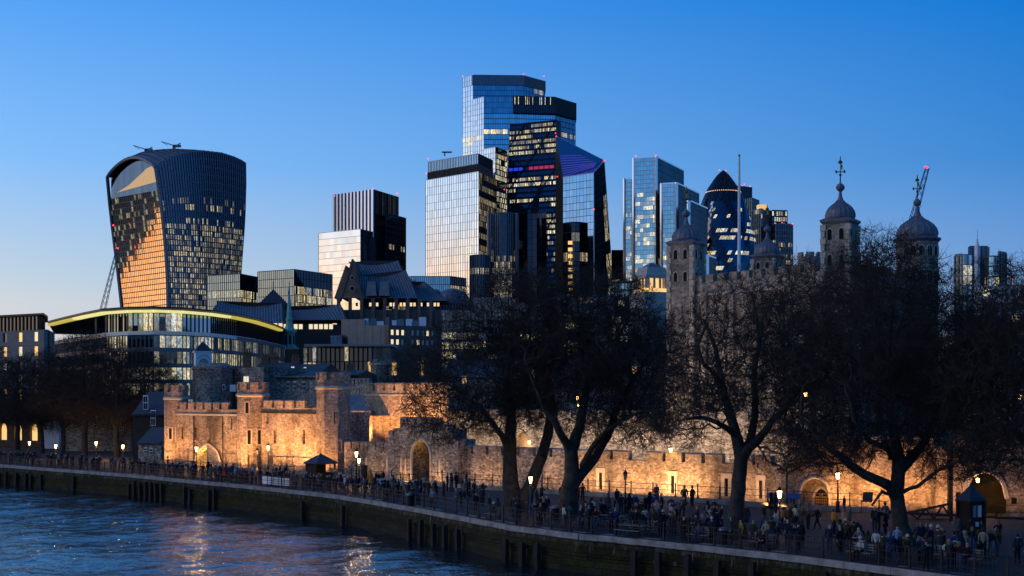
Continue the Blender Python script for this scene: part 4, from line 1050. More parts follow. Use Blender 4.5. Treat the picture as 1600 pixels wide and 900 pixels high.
for lab, x0, x1, Y, yw, yr, m_, wn_ in (('grey stone house behind the left crown of the twin trees', 690, 770, 226, 588, 560, 'stone_grey', [(705, 600, .9, 1.4, 'dark'), (726, 600, .9, 1.4, 'winglow'), (748, 600, .9, 1.4, 'dark')]), ('tall brick house behind the twin trunks', 772, 850, 232, 572, 545, 'brick', [(788, 590, .9, 1.5, 'dark'), (808, 590, .9, 1.5, 'dark'), (832, 590, .9, 1.5, 'winglow')]), ('pale stone chapel behind the forked tree', 856, 960, 220, 590, 562, 'cream', [(875, 608, 1.0, 2.0, 'dark'), (900, 608, 1.0, 2.0, 'dark'), (925, 608, 1.0, 2.0, 'dark'), (946, 608, 1.0, 2.0, 'dark')]), ('stone barracks wing left of the keep', 955, 1040, 250, 560, 535, 'stone_grey', [(972, 585, 1.0, 1.6, 'dark'), (992, 585, 1.0, 1.6, 'winglow'), (1012, 585, 1.0, 1.6, 'dark')])):
    roofhouse(lab, x0, x1, Y, yw, yr, m=m_, depth=11, wins=wn_, chim=[((x0+x1)/2, yr-8)])
# timber grid on the half-timbered house front is built on the wall line in front of it
# ------------------------------------------------------------------ inner and outer curtain walls
def curtain():
    W = lambda px: G(px, interp(WALL_PX, px))
    root = thing('curtain_wall', 'low grey curtain wall with narrow slots between gate tower and pointed doorway', 'castle wall', (*W(575), 0))
    wall(root, W(538), W(617), -1.5, 3.35, 1.2, M['stone_grey'], [((W(x)-W(538)).length-.25, (W(x)-W(538)).length+.25, .7, 2.4, 2.4, 'rect', .12, M['ashlar'], 'loophole') for x in (572, 604)])
    merlons(root, W(538), W(617), 3.35, .85, 1.15, .22, .6, M['stone_grey'])
    # gate block with the pointed doorway
    A, B = W(615)+Vector((-.5, -.9)), W(720)+Vector((-.2, -.9)); ln = (B-A).length; t = (B-A).normalized(); n = Vector((t.y, -t.x))
    root = thing('gate_block', 'stepped grey stone gate block with tall pointed doorway', 'gatehouse', (*A, 0))
    f = lambda px: ln*(px-615)/105
    lp = lambda px: (f(px)-.2, f(px)+.2, .8, 2.6, 2.6, 'rect', .10, M['ashlar'], 'loophole')
    wall(root, A, B, -1.5, 4.9, 2.4, M['stone_grey'], [(f(653), f(679.5), .25, 3.2, 4.75, 'pointed', 2.2, M['brick'], 'doorway_back'), lp(634), lp(692), lp(608+33)])
    wall(root, A+t*f(624), A+t*f(710), 4.9, 5.9, 2.2, M['stone_grey'], name='upper_stage'); wall(root, A+t*f(634), A+t*f(696), 5.9, 6.4, 2.0, M['stone_grey'], name='upper_stage')
    merlons(root, A+t*f(634), A+t*f(698), 6.4, .75, 1.1, .28, .5, M['stone_grey']); merlons(root, A, A+t*f(625), 4.9, .7, .8, .2, .5, M['stone_grey']); merlons(root, A+t*f(697), A+t*f(712), 5.9, .6, .9, .2, .5, M['stone_grey'])
    mb = MB(); ap = [V3(A+t*u+n*.06, z) for u, z in [(f(652), .3)]+archpts(f(652), f(680.5), 3.2, 4.9, 'pointed', 12)+[(f(680.5), .3)]]
    for p, q in zip(ap, ap[1:]): mb.tube(p, q, .16, n=5)
    mb.build('arch_moulding', M['ashlar'], root)
    mb = MB(); p = A+t*f(667)-n*2.1; mb.box((p.x, p.y, .25), (.9, .1, 2.0), math.atan2(t.y, t.x)); mb.build('door', M['timber'], root)
    mb = MB(); p = A+t*f(667)+n*.9
    for k in range(3): q = A+t*f(667)+n*(.9-.3*k); mb.box((q.x, q.y, -.02), (3.0, 1.8-.6*k, .12*(k+1)), math.atan2(t.y, t.x))
    mb.build('doorstep', M['coping'], root)
    c = A+t*f(668.5)-n*.9; glowlamp(668.5, 694, c.y, 'amber lantern hanging inside the pointed doorway', 30)
    # long wall to the right
    root = thing('curtain_wall', 'long rubble curtain wall with narrow slots running behind the tree trunks', 'castle wall', (*W(900), 0))
    pts = [(716, 0), (900, 0), (1010, 0), (1150, 0), (1228, 0)]
    for (a, _), (b, _) in zip(pts, pts[1:]):
        A, B = W(a), W(b); ln = (B-A).length; ops = []
        for x in (940, 1053, 1136, 1190):
            if a < x < b: u = ln*(x-a)/(b-a); ops.append((u-.17, u+.17, .5, 2.1, 2.1, 'rect', .12, M['dark'], 'loophole'))
        wall(root, A, B, -1.5, 3.4, 1.2, M['stone_grey'] if a < 890 else M['stone'], ops)
        for (u0, u1, zb, zs, _, _, _, _, _) in ops:
            t = (B-A).normalized(); n = Vector((t.y, -t.x)); mb = MB()
            for k in (-1, 1): p = A+t*((u0+u1)/2+k*.33)+n*.02; mb.box((p.x, p.y, zb), (.3, .12, zs-zb), math.atan2(t.y, t.x))
            p = A+t*(u0+u1)/2+n*.02; mb.box((p.x, p.y, zs), (1.1, .12, .45), math.atan2(t.y, t.x)); mb.build('loophole_dressing', M['ashlar'], root)
        merlons(root, A, B, 3.4, .9, 1.75, .38, .6, M['stone_grey'] if a < 890 else M['stone'])
    # tall wall on the right with the two gates
    root = thing('curtain_wall', 'tall orange lit castle wall on the right with round arch and barred door', 'castle wall', (*W(1400), 0))
    A, B = W(1222)+Vector((.3, -.9)), W(1480); ln = (B-A).length; t = (B-A).normalized(); n = Vector((t.y, -t.x)); f = lambda px: ln*(px-1222)/258
    w8 = lambda px: (f(px)-.35, f(px)+.35, 4.2, 5.1, 5.1, 'rect', .3, M['dark'], 'window')
    wall(root, A, B, -1.5, 5.4, 2.0, M['stone'], [(f(1244), f(1292), -.3, 1.2, 2.45, 'round', 1.0, M['stone'], 'arch_recess'), w8(1394), w8(1424), w8(1455), (f(1452)-.13, f(1452)+.13, .9, 2.3, 2.3, 'rect', .2, M['dark'], 'loophole')])
    merlons(root, A, B, 5.4, .8, 1.6, .5, .6, M['stone'])
    for x0, x1, zs, zt, kd, off in ((1242, 1294, 1.2, 2.6, 'round', -.05), (1260, 1288, .8, 1.75, 'pointed', .93)):
        ap = [V3(A+t*u-n*off, z) for u, z in archpts(f(x0), f(x1), zs, zt, kd, 12)]; mb = MB()
        for p, q in zip(ap, ap[1:]): mb.tube(p, q, .14, n=5)
        for p in (ap[0], ap[-1]): mb.tube(Vector((p.x, p.y, -.3)), p, .14, n=5)
        mb.build('arch_moulding', M['ashlar'], root)
    mb = MB(); poly = archpts(f(1262), f(1286), .8, 1.65, 'pointed', 10); mb.face([V3(A+t*u-n*.93, z) for u, z in [(f(1262), -.3), (f(1286), -.3)]+poly[::-1]]); o = mb.build('barred_door', M['dark'], root)
    mb = MB()
    for k in range(1, 7): u = f(1262)+(f(1286)-f(1262))*k/7; mb.tube(V3(A+t*u-n*.9, -.3), V3(A+t*u-n*.9, 1.2 if 2 < k < 5 else .95), .035, n=4)
    for k in range(6): z = -.1+k*.25; mb.tube(V3(A+t*f(1262.5)-n*.9, z), V3(A+t*f(1285.5)-n*.9, z), .035, n=4)
    mb.build('door_bars', M['gilt'], o)
    root = thing('gatehouse', 'gatehouse at the right edge with a large dark round arch', 'gatehouse', (*W(1530), 0))
    A, B = W(1480)+Vector((.2, -.8)), W(1720); ln = (B-A).length; t = (B-A).normalized(); n = Vector((t.y, -t.x)); f = lambda px: ln*(px-1480)/240
    wall(root, A, B, -1.5, 6.2, 3.5, M['stone'], [(f(1500), f(1569), -.3, 1.5, 3.35, 'round', 3.2, M['timber'], 'arch_recess'), (f(1582)-.2, f(1582)+.2, 1.0, 1.5, 1.5, 'rect', .2, M['dark'], 'window'), (f(1489)-.2, f(1489)+.2, 1.3, 1.8, 1.8, 'rect', .2, M['dark'], 'window')])
    merlons(root, A, B, 6.2, .8, 1.5, .5, .6, M['stone'])
    ap = [V3(A+t*u+n*.05, z) for u, z in archpts(f(1498), f(1571), 1.4, 3.55, 'round', 14)]; mb = MB()
    for p, q in zip(ap, ap[1:]): mb.tube(p, q, .2, n=5)
    mb.build('arch_moulding', M['ashlar'], root)
    c = A+t*f(1528)-n*.8; glowlamp(1528, 750, c.y, 'amber lantern inside the large arch on the right', 150)
    # inner ward walls
    root = thing('inner_wall', 'tall orange lit inner wall with broad merlons above the pointed doorway', 'castle wall', (*G(630, 170), 0))
    A, B = G(570, 177), G(700, 164); t = (B-A).normalized(); n = Vector((t.y, -t.x))
    wall(root, A, B, 0, 10.1, 2.2, M['stone'], [(5.3, 5.65, 4.7, 6.3, 6.3, 'rect', .3, M['dark'], 'window'), (.5, .8, 3.4, 5.0, 5.0, 'rect', .3, M['dark'], 'window')]+[((B-A).length*x, (B-A).length*x+.42, 5.2, 6.3, 6.9, 'pointed', .35, M['dark'], 'window') for x in (.44, .495)])
    merlons(root, A, B, 10.1, 1.05, 1.75, .5, .8, M['stone']); course(root, A, B, 9.4, .2, .12, M['ashlar'])
    for u in (.2, .5, .8): p = A+(B-A)*u+n*4; flood(V3(p, 3.1), V3(A+(B-A)*u, 8.0), 5200, 120, label='small black floodlight hidden behind the curtain wall, '+('left' if u < .4 else 'middle' if u < .6 else 'right')+' of three')
    root = thing('grey_tower', 'grey crenellated stone tower with low lead roof beside the eight-sided turret', 'castle tower', (*G(560, 182), 0))
    A, B = G(541, 176), G(583, 171); wall(root, A, B, 0, 6.8, 5, M['stone'], name='lower_wall'); merlons(root, A, B, 6.8, .7, .9, .3, .5, M['stone_grey'])
    wall(root, G(543, 184), G(582, 180), 6, 11.0, 5, M['stone_grey']); merlons(root, G(543, 184), G(582, 180), 11.0, .8, .6, .25, .5, M['stone_grey'])
    mb = MB(); a, b = G(556, 178), G(583, 174); mb.face([V3(G(541, 177), 6.9), V3(b, 6.9), V3(G(566, 180), 9.5), V3(G(541, 181), 9.6)]); mb.build('lean_to_roof', M['lead'], root)
    root = thing('inner_wall', 'grey inner wall seen through the branches above the long curtain wall', 'castle wall', (*G(900, 155), 0))
    seg = [(698, 163), (800, 158), (960, 152), (1095, 147), (1230, 141)]
    for (a, ya), (b, yb) in zip(seg, seg[1:]):
        A, B = G(a, ya), G(b, yb); ln = (B-A).length; ops = []
        if a == 800: ops = [(ln*.0+.3, ln*.0+2.5, 2.6, 3.9, 5.2, 'pointed', 1.2, M['panel'], 'arch_recess')]
        wall(root, A, B, 0, 6.9, 1.6, M['stone_grey'], ops); merlons(root, A, B, 6.9, .9, 1.6, .45, .6, M['stone_grey'])
        for u in (.25, .75):
            t = (B-A).normalized(); n = Vector((t.y, -t.x)); p = A+(B-A)*u+n*5
            flood(V3(p, 2.9), V3(A+(B-A)*u, 5.5), 1300, 120, (1, .66, .40), label='small floodlight behind the long curtain wall near %s' % {698: 'the pointed doorway', 800: 'the twin trunks', 960: 'the middle of the wall', 1095: 'the keep buttress'}[a]+(', left' if u < .5 else ', right'))
    glowlamp(827, 691, 158, 'amber lantern beside the small arch between the twin trunks', 80); glowlamp(1048, 703, 121.3, 'amber lantern on top of the long curtain wall', 60)
    # wash on the long wall
    for k, (px, pw) in enumerate(((650, 130), (705, 200), (745, 260), (790, 150), (860, 170), (930, 420), (985, 420), (1040, 620), (1090, 420), (1180, 260), (1232, 420), (1268, 300), (1305, 900), (1345, 900), (1385, 1000), (1430, 900), (1475, 800), (1580, 300), (590, 110))):
        Y = interp(WALL_PX, px); p = G(px, Y); q = G(px+4, interp(WALL_PX, px+4)); t = (q-p).normalized(); n = Vector((t.y, -t.x))
        floodbar(p+n*2.15, t, V3(p, 2.7 if px < 1220 else 3.4), pw*(.42 if px < 1220 else .125), (1, .43, .13) if px > 1225 else (1, .50, .20), label='small ground floodlight '+['by the gate block steps', 'right of the pointed doorway', 'left of the twin trunks', 'behind the twin trunks', 'behind the leaning trunk', 'left of the black lamp post', 'right of the black lamp post', 'under the cross loophole', 'left of the thick single trunk', 'right of the thick single trunk', 'left of the barred door', 'in front of the barred door', 'right of the barred door', 'left of the spreading tree', 'behind the spreading tree trunk', 'right of the spreading tree', 'left of the large arch', 'right of the large arch', 'left of the gate block'][k])
curtain()

# ------------------------------------------------------------------ the keep
def keep():
    SW, SE, NE, NW = Vector((30.6, 235)), Vector((51.3, 205)), Vector((70.3, 227.6)), Vector((50.0, 257))
    ST = M['stone_tower']; root = thing('keep', 'great square stone keep with four domed corner turrets behind the trees', 'castle keep', (*SE, 0))
    corners = [SW, SE, NE, NW]; zt = 29.2
    for A, B in ((SW, SE), (SE, NE), (NE, NW), (NW, SW)):
        ln = (B-A).length; ops = []
        if A in (SW, SE):
            for k in range(5):
                u = ln*(k+.75)/5.5
                ops.append((u-.8, u+.8, 22.5, 25, 25.8, 'round', .6, M['dark'], 'window'))
        t = (B-A).normalized(); n = Vector((t.y, -t.x))
        wall(root, A, B, 0, zt, 2.5, ST, ops); merlons(root, A+t*3, B-t*3, zt, 1.4, 1.9, 1.0, .9, ST); course(root, A, B, 26.9, .35, .18, M['ashlar'])
        if A in (SW, SE):
            for k in range(1, 6):
                u = ln*k/5.5-.6; p = A+t*u+n*.28; mb = MB(); mb.box((p.x, p.y, 0), (1.3, .6, 27.5), math.atan2(t.y, t.x)); mb.build('buttress', ST, root)
            for k in range(5):
                u = ln*(k+.75)/5.5
                for z in (13.5,):
                    p = A+t*u+n*.06; mb = MB(); ap = [V3(A+t*a+n*.05, b) for a, b in archpts(u-.9, u+.9, z+2.4, z+3.3, 'round', 8)]
                    for a, b in zip(ap, ap[1:]): mb.tube(a, b, .16, n=4)
                    wo = mb.build('window', M['ashlar'], root); mb = MB(); mb.face([V3(A+t*a+n*.03, b) for a, b in [(u-.8, z), (u+.8, z)]+archpts(u-.8, u+.8, z+2.4, z+3.2, 'round', 8)[::-1]]); mb.build('pane', M['dark'], wo)
    roof = MB(); roof.prism([p+(sum(corners, Vector((0, 0)))/4-p)*.06 for p in corners], zt-1.2, zt-.8); roof.build('roof', M['lead'], root)
    def cupola(par, c, r, z, h, n=20, ph=0):
        mb = MB(); mb.lathe((c.x, c.y, z), [(r*1.0, 0), (r*1.04, h*.08), (r*1.04, h*.18), (r*.97, h*.30), (r*.82, h*.42), (r*.60, h*.52), (r*.38, h*.60), (r*.23, h*.69), (r*.14, h*.82), (r*.09, h)], n, phase=ph); o = mb.build('cupola', M['lead'], par, smooth=False)
        mb = MB()
        for k in range(n):
            a = 2*PI*k/n+ph; pr = [(r*1.05, h*.08), (r*1.05, h*.18), (r*.98, h*.30), (r*.83, h*.42), (r*.61, h*.52), (r*.39, h*.60), (r*.24, h*.69)]
            for (ra, za), (rb, zb) in zip(pr, pr[1:]): mb.tube((c.x+ra*math.cos(a), c.y+ra*math.sin(a), z+za), (c.x+rb*math.cos(a), c.y+rb*math.sin(a), z+zb), .05, n=3)
        tag(mb.build('lead_rolls', M['lead'], o), kind='stuff')
        zt_ = z+h; mb = MB(); mb.lathe((c.x, c.y, zt_), [(.22, -.2), (.25, .0), (.62, .35), (.72, .7), (.55, 1.05), (.2, 1.3), (.12, 1.5)], 10); mb.build('ball', M['lead'], o)
        mb = MB(); mb.lathe((c.x, c.y, zt_+1.4), [(.11, 0), (.09, 1.0), (.20, 1.1), (.20, 1.3), (.08, 1.4), (.06, 3.2)], 6)
        for k in range(4): a = k*PI/2+.5; mb.tube((c.x, c.y, zt_+3.1), (c.x+.9*math.cos(a), c.y+.9*math.sin(a), zt_+3.1), .05, n=4); mb.box((c.x+.9*math.cos(a), c.y+.9*math.sin(a), zt_+3.0), (.25, .1, .25), a)
        mb.build('vane_rod', M['iron'], o)
        mb = MB(); mb.box((c.x+.15, c.y, zt_+3.5), (.5, .08, .75), .6); mb.lathe((c.x, c.y, zt_+4.4), [(.3, 0), (.38, .25), (.12, .5), (.1, .9), (.02, 1.2)], 8); mb.build('weather_vane', M['gilt'], o)
    for c, r, nm, zc, lab in ((SW+Vector((.6, -.2)), 2.55, 4, 36.6, 'square turret with lit stone face'), (SE, 2.25, 4, 36.6, 'nearest square turret'), (NW, 2.4, 4, 36.6, 'farthest square turret'), (NE, 3.5, 20, 36.4, 'round corner turret')):
        ph = PI/4-.60 if nm == 4 else 0; rr = r*1.32 if nm == 4 else r
        mb = MB(); mb.lathe((c.x, c.y, 0), [(rr, 0), (rr, zc-.5)], nm, phase=ph); tr = mb.build('turret', ST, root); tag(tr, lab)
        mb = MB(); mb.lathe((c.x, c.y, zc), [(rr+.05, -.55), (rr+.45, -.15), (rr+.5, .1), (rr*.92, .4)], nm, phase=ph); mb.build('eave', M['lead'], root)
        # dressed quoins and windows
        mb = MB()
        if nm == 4:
            for k in range(4):
                a = ph+PI/2*k; p = c+Vector((math.cos(a), math.sin(a)))*(rr-.16)
                for j in range(34): mb.box((p.x, p.y, 1.0+j*1.03), (.62 if j % 2 else .9, .9 if j % 2 else .62, .95), ph+PI/4)
            tag(mb.build('quoins', M['ashlar'], root), kind='stuff')
        for k in range(4 if nm == 4 else 6):
            a = ph+PI/4+PI/2*k if nm == 4 else -PI/2-.5+k*.42
            d = Vector((math.cos(a), math.sin(a))); s = Vector((-d.y, d.x)); dist_ = rr*math.cos(PI/4) if nm == 4 else rr*.985
            for off, z in (((-.95, 33.6), (.95, 33.6), (-.95, 29.6), (.95, 29.6)) if nm == 4 else ((0, 33.4), (0, 29.2))):
                p = c+d*dist_+s*off; mb = MB(); w_ = .36 if nm == 4 else .45
                for u, v in zip(archpts(-w_-.12, w_+.12, 1.25, 1.75, 'round', 8), archpts(-w_-.12, w_+.12, 1.25, 1.75, 'round', 8)[1:]): mb.tube(V3(p+s*u[0], z+u[1]), V3(p+s*v[0], z+v[1]), .13, n=4)
                for sg in (-1, 1): mb.tube(V3(p+s*sg*(w_+.1), z), V3(p+s*sg*(w_+.1), z+1.3), .13, n=4)
                wo = mb.build('window', M['ashlar'], root); mb = MB(); q = p+d*.03; mb.face([V3(q+s*u, z+v) for u, v in [(-w_, 0), (w_, 0)]+archpts(-w_, w_, 1.25, 1.7, 'round', 8)[::-1]]); mb.build('pane', M['dark'], wo)
        cupola(root, c, r*.98 if nm == 4 else r*.95, zc+.25, 4.4 if nm == 4 else 5.5, 20)
    for u, pw in ((.12, 9000), (.4, 4500), (.75, 3500)):
        t = (SE-SW).normalized(); n = Vector((t.y, -t.x)); p = SW+(SE-SW)*u+n*9; flood(V3(p, .3), V3(SW+(SE-SW)*u, 15), pw, 95, (1, .72, .48), label='floodlight on the lawn before the keep, '+('left' if u < .2 else 'middle' if u < .5 else 'right')+' one')
    # flagpole
    Y = 246; c = G(1155, Y); fp = thing('flagpole', 'tall white flagpole standing on the keep roof', 'flagpole', (c.x, c.y, 29)); mb = MB(); mb.lathe((c.x, c.y, 29), [(.36, 0), (.32, 8), (.20, PZ(245, Y)-29)], 8); mb.build('pole', M['white'], fp)
    mb = MB(); mb.lathe((c.x, c.y, PZ(245, Y)), [(.05, 0), (.22, .15), (.22, .35), (.03, .5)], 8); mb.build('finial', M['gilt'], fp); beacon(fp, (1155, 243, Y), .14)
    # low block on the roofline between turrets and a stone stub
    c = G(1265, 268); o = thing('roof_turret', 'low dark crenellated stair turret between the keep domes', 'turret', (c.x, c.y, 0)); turret(o, c, 2.4, 0, 34.5, PZ(395, 268), 12, M['stone_grey'], 6)
keep()
# ------------------------------------------------------------------ middle distance
def curved_hall():
    Z = 31.5
    rim = [(75, 421), (100, 398), (130, 376), (160, 359), (200, 351.5), (240, 350), (285, 354), (330, 364.5), (370, 382), (400, 403), (425, 432), (441, 458)]
    P = [G(a, y) for a, y in rim]; c = G(250, 395)
    root = thing('curved_office', 'curved glass office with a glowing yellow roof rim behind the left trees', 'office building', (c.x, c.y, 0))
    back = [G(455, 500), G(240, 520), G(85, 500)]
    # roof plate and lit rim panels
    mb = MB(); mb.prism(P+back, Z+.9, Z+1.5); mb.build('roof_plate', M['roof_flat'], root)
    ym = emit('yellow_rim_light', (1, .78, .14), .5); ym2 = emit('bright_rim_light', (1, .90, .36), .8)
    fine = []
    for a, b in zip(P, P[1:]):
        n = max(1, round((b-a).length/4.2))
        for k in range(n): fine.append(a+(b-a)*k/n)
    fine.append(P[-1])
    for i, (a, b) in enumerate(zip(fine, fine[1:])):
        mb = MB(); t = (b-a).normalized(); n = Vector((t.y, -t.x)); a2, b2 = a+t*.06, b-t*.06
        mb.hexa([V3(a2+n*.1, Z-.05), V3(b2+n*.1, Z-.05), V3(b2-n*1.6, Z-.05), V3(a2-n*1.6, Z-.05)], [V3(a2+n*.35, Z+.58), V3(b2+n*.35, Z+.58), V3(b2-n*1.6, Z+.58), V3(a2-n*1.6, Z+.58)])
        mb.build('rim_panel', ym2 if 8 < i < 30 else ym, root)
    mb = MB()
    for a, b in zip(fine, fine[1:]): mb.tube(V3(a, Z+1.2), V3(b, Z+1.2), .22, n=5)
    mb.build('rim_edge', M['frame_dark'], root)
    # storeys
    low = [(86, 424), (110, 402), (135, 385), (166, 368), (200, 360), (240, 357), (285, 361), (330, 371), (370, 389), (400, 410), (425, 440), (444, 468)]
    dz = PZ(521, 357)
    fl = [S('teal', 'frame_grey', 2.2, 4.4, mw=.14, bw=1.15, bd=.3, p=.35, seed=61, hi=.9)]*5+[S('teal', 'frame_grey', 2.2, 4.4, mw=.16, bw=1.1, bd=.3, p=1.0, seed=66, run=(3, 9), mask=lambda u, v: 2.8, hi=1.0)]*6
    fl = [dict(f_, seed=f_['seed']+i) for i, f_ in enumerate(fl)]
    ptower('', '', low, None, fl, root=root, ztop=dz, depth=60, roof=False)
    mb = MB(); pl = [G(a, y-.8) for a, y in low]
    for a, b in zip(pl, pl[1:]): mb.hexa([V3(a, dz-.3), V3(b, dz-.3), V3(b+Vector((0, 3)), dz-.3), V3(a+Vector((0, 3)), dz-.3)], [V3(a, dz+.7), V3(b, dz+.7), V3(b+Vector((0, 3)), dz+.7), V3(a+Vector((0, 3)), dz+.7)])
    mb.build('parapet', M['frame_white'], root)
    up = [(168, 372), (200, 364), (240, 361), (285, 365), (330, 375), (370, 393), (400, 414), (425, 444), (440, 466)]
    us = [S('navy', 'frame_dark', 2.4, 5.2, mw=.12, bw=.2, p=.0, seed=70, mask=(lambda u, v: 2.8) if i in (1, 2) else (lambda u, v: 2.03)) for i in range(8)]
    ptower('', '', up, None, us, root=root, z0=dz+.4, ztop=Z+.8, depth=50, roof=False)
    mb = MB(); 
    for px, Y in ((166, 368), (176, 366), (150, 380)): q = G(px, Y); mb.box((q.x, q.y, dz), (.5, .5, Z-dz))
    mb.build('column', M['frame_grey'], root)
curved_hall()

def hotel():
    Y0 = 330; A, B, C = G(-120, 352), G(72, 322), G(85.5, 338)
    root = thing('hotel', 'grey stone hotel with amber lit windows at the left edge', 'hotel', (*B, 0)); zt = PZ(516, 326); fh = 3.55
    for (P, Q, cols, seed) in ((A, B, [(-80+k*19.5) for k in range(8)], 1), (B, C, [77, 82], 2)):
        ln = (Q-P).length; r = random.Random(seed); ops = []
        for k in range(len(cols)):
            u = ln*(k+.75)/(len(cols)+.4)
            for j in range(7):
                zb = zt-fh*(j+1)+.75
                lit = r.random() < (.62 if P is A else .2)
                ops.append((u-.85, u+.85, zb, zb+2.3, zb+2.3, 'rect', .35, M['winglow'] if lit and r.random() < .7 else (M['winglow_pale'] if lit else GL['deep']), 'window'))
        # one storey strip per window row, so that openings stack
        for j in range(7):
            z1 = zt-fh*j; row = [o for o in ops if z1-fh < o[2] < z1]
            wall(root, P, Q, z1-fh, z1, .5, M['panel2'], row, name='storey')
            course(root, P, Q, z1-fh-.08, .18, .12, M['frame_grey'])
        t_ = (Q-P).normalized(); n_ = Vector((t_.y, -t_.x)); mb = MB(); mb.prism([P, Q, Q-n_*.5, P-n_*.5], 0, zt-fh*7); mb.build('base', M['panel2'], root)
    mb = MB(); i_ = Vector((.3, .75)); mb.prism([A+i_, B+i_, C+Vector((-.6, .3)), C+Vector((-8, 12)), A+Vector((8, 14))], 0, zt-.02); mb.build('core', M['core'], root)
    up = ptower('', '', [(-120, 354), (60, 328), (69, 338)], None, [S('deep', 'frame_dark', 2.2, 3.8, mw=.3, bw=.2, p=.25, seed=8), S('deep', 'frame_dark', 2.2, 3.8, mw=.3, bw=.2)], root=root, z0=zt, ztop=zt+3.7, depth=14)
    mb = MB(); q = [G(-120, 352), G(68, 325), G(75, 338), G(75, 360), G(-120, 372)]; mb.prism(q, zt+3.75, zt+4.25); mb.build('roof', M['frame_dark'], root)
M['panel2'] = plain('hotel_stone', (.20, .195, .20), .8, var=.2, scale=.4)
hotel()

def gabled():
    """steep lead-roofed complex with stone gables"""
    root = thing('gabled_complex', 'brown stone complex with steep grey gabled roofs and a lit window row', 'office building', (*G(600, 560), 0))
    q = lambda px, py, Y: Vector((PX(px, Y), Y, PZ(py, Y)))
    def block(x0, x1, y, Y0, Y1, m, nm='wall'):
        mb = MB(); a, b = G(x0, Y0), G(x1, Y0); mb.prism([a, b, b+Vector((0, Y1-Y0)), a+Vector((0, Y1-Y0))], 0, PZ(y, Y0)); return mb.build(nm, m, root)
    brown = M['stonebrown']; roofm = M['seam']
    block(528, 690, 484, 560, 600, brown)
    def groof(eL, eR, rL, rR, Yf, Yr, ye, name='roof'):
        """front slope, back slope: eaves at row ye, ridge points (px,py)"""
        a, b = q(eL, ye, Yf), q(eR, ye, Yf); c_, d = q(rR[0], rR[1], Yr), q(rL[0], rL[1], Yr)
        a2, b2 = a+Vector((0, 2*(Yr-Yf), 0)), b+Vector((0, 2*(Yr-Yf), 0))
        mb = MB(); mid_u = [0, .2, .4, .6, .8, 1.0]; rows = []
        for v in (0, .35, .7, 1.0):
            row = []
            for u in mid_u:
                p = (a*(1-u)+b*u)*(1-v)+(d*(1-u)+c_*u)*v; sag = Vector((0, 0, -1.8*math.sin(PI*u)*v)); row.append(p+sag)
            rows.append(row)
        for r0, r1 in zip(rows, rows[1:]):
            for k in range(5): mb.face([r0[k], r0[k+1], r1[k+1], r1[k]])
        mb.face([a2, b2, c_, d][::-1]); o = mb.build(name, roofm, root)
        mb = MB(); nrm = (b-a).cross(d-a).normalized(); n_ = int((b-a).length/1.15)
        for k in range(n_+1):
            u = k/n_; sag = -1.8*math.sin(PI*u); p0 = a*(1-u)+b*u; p1 = (d*(1-u)+c_*u)+Vector((0, 0, sag)); mb.tube(p0+nrm*.05, p1+nrm*.05, .20, n=3)
        tag(mb.build('standing_seams', M['slate'], o), kind='stuff')
        mb = MB(); mb.face([b, b2, c_]); mb.face([a2, a, d]); mb.build('gable', brown, root)
        return o
    groof(572, 640, (545, 409), (622, 407), 575, 590, 452); groof(562, 652, (562, 430), (634, 422), 560, 572, 466)
    groof(640, 700, (640, 440), (662, 440), 566, 580, 470)
    # tall stone gable on the left
    for dx, top, lab in ((0, 405, 1), (-11, 414, 0)):
        a, b, t = q(533+dx, 466, 562-dx*.3), q(566+dx, 466, 560-dx*.3), q(551+dx, top, 561-dx*.3)
        mb = MB(); mb.face([a, b, t]); mb.face([b, b+Vector((0, 24, 0)), t+Vector((0, 24, 0)), t]); mb.face([a+Vector((0, 24, 0)), a, t, t+Vector((0, 24, 0))]); o = mb.build('gable', brown, root)
        if lab:
            for px, py, r_ in ((550.5, 434, .9), (550.5, 451, 1.25)):
                mb = MB(); p = q(px, py, 560); mb.tube(p, p+Vector((0, -.4, 0)), r_, r_, 16); w_ = mb.build('window', M['cream'], o); mb = MB(); mb.tube(p+Vector((0, -.42, 0)), p+Vector((0, -.46, 0)), r_*.75, r_*.75, 16); mb.build('pane', M['dark'], w_)
            mb = MB(); mb.tube(a, t, .5, n=4); mb.tube(b, t, .5, n=4); mb.build('coping', M['stonebrown'], o)
    # dormers
    for x in (572, 592): 
        a = q(x, 462, 558); mb = MB(); mb.hexa([a, a+Vector((4.5, 0, 0)), a+Vector((4.5, 8, 0)), a+Vector((0, 8, 0))], [a+Vector((.6, 0, 6)), a+Vector((3.9, 0, 6)), a+Vector((3.9, 8, 6)), a+Vector((.6, 8, 6))]); mb.build('dormer', roofm, root)
    # lit window row and piers
    r = random.Random(9)
    for k in range(30):
        x = 531+k*5.3; mb = MB(); p = q(x, 478.5, 559.6); mb.box((p.x, 559.7, p.z), (.95, .3, 1.5)); mb.build('window', M['winglow_pale'] if r.random() < .30 else (M['winglow'] if r.random() < .45 else M['dark']), root)
    for k in range(9):
        x = 529+k*18; mb = MB(); p = q(x, 484, 558.9); mb.box((p.x, 559.2, 0), (1.4, 1.4, PZ(466, 559))); mb.build('pier', brown, root)
    # left wing: low slate roofs with curved ridges
    root2 = thing('gabled_wing', 'dark wing of swept slate roofs left of the green spire', 'office building', (*G(430, 540), 0)); root = root2
    block(345, 540, 507, 540, 575, M['core']); block(325, 400, 487, 552, 580, M['panelmauve'])
    groof(336, 442, (340, 470), (440, 474), 536, 552, 505); groof(440, 540, (398, 480), (532, 476), 545, 558, 500); groof(330, 372, (340, 474), (362, 474), 550, 562, 488)
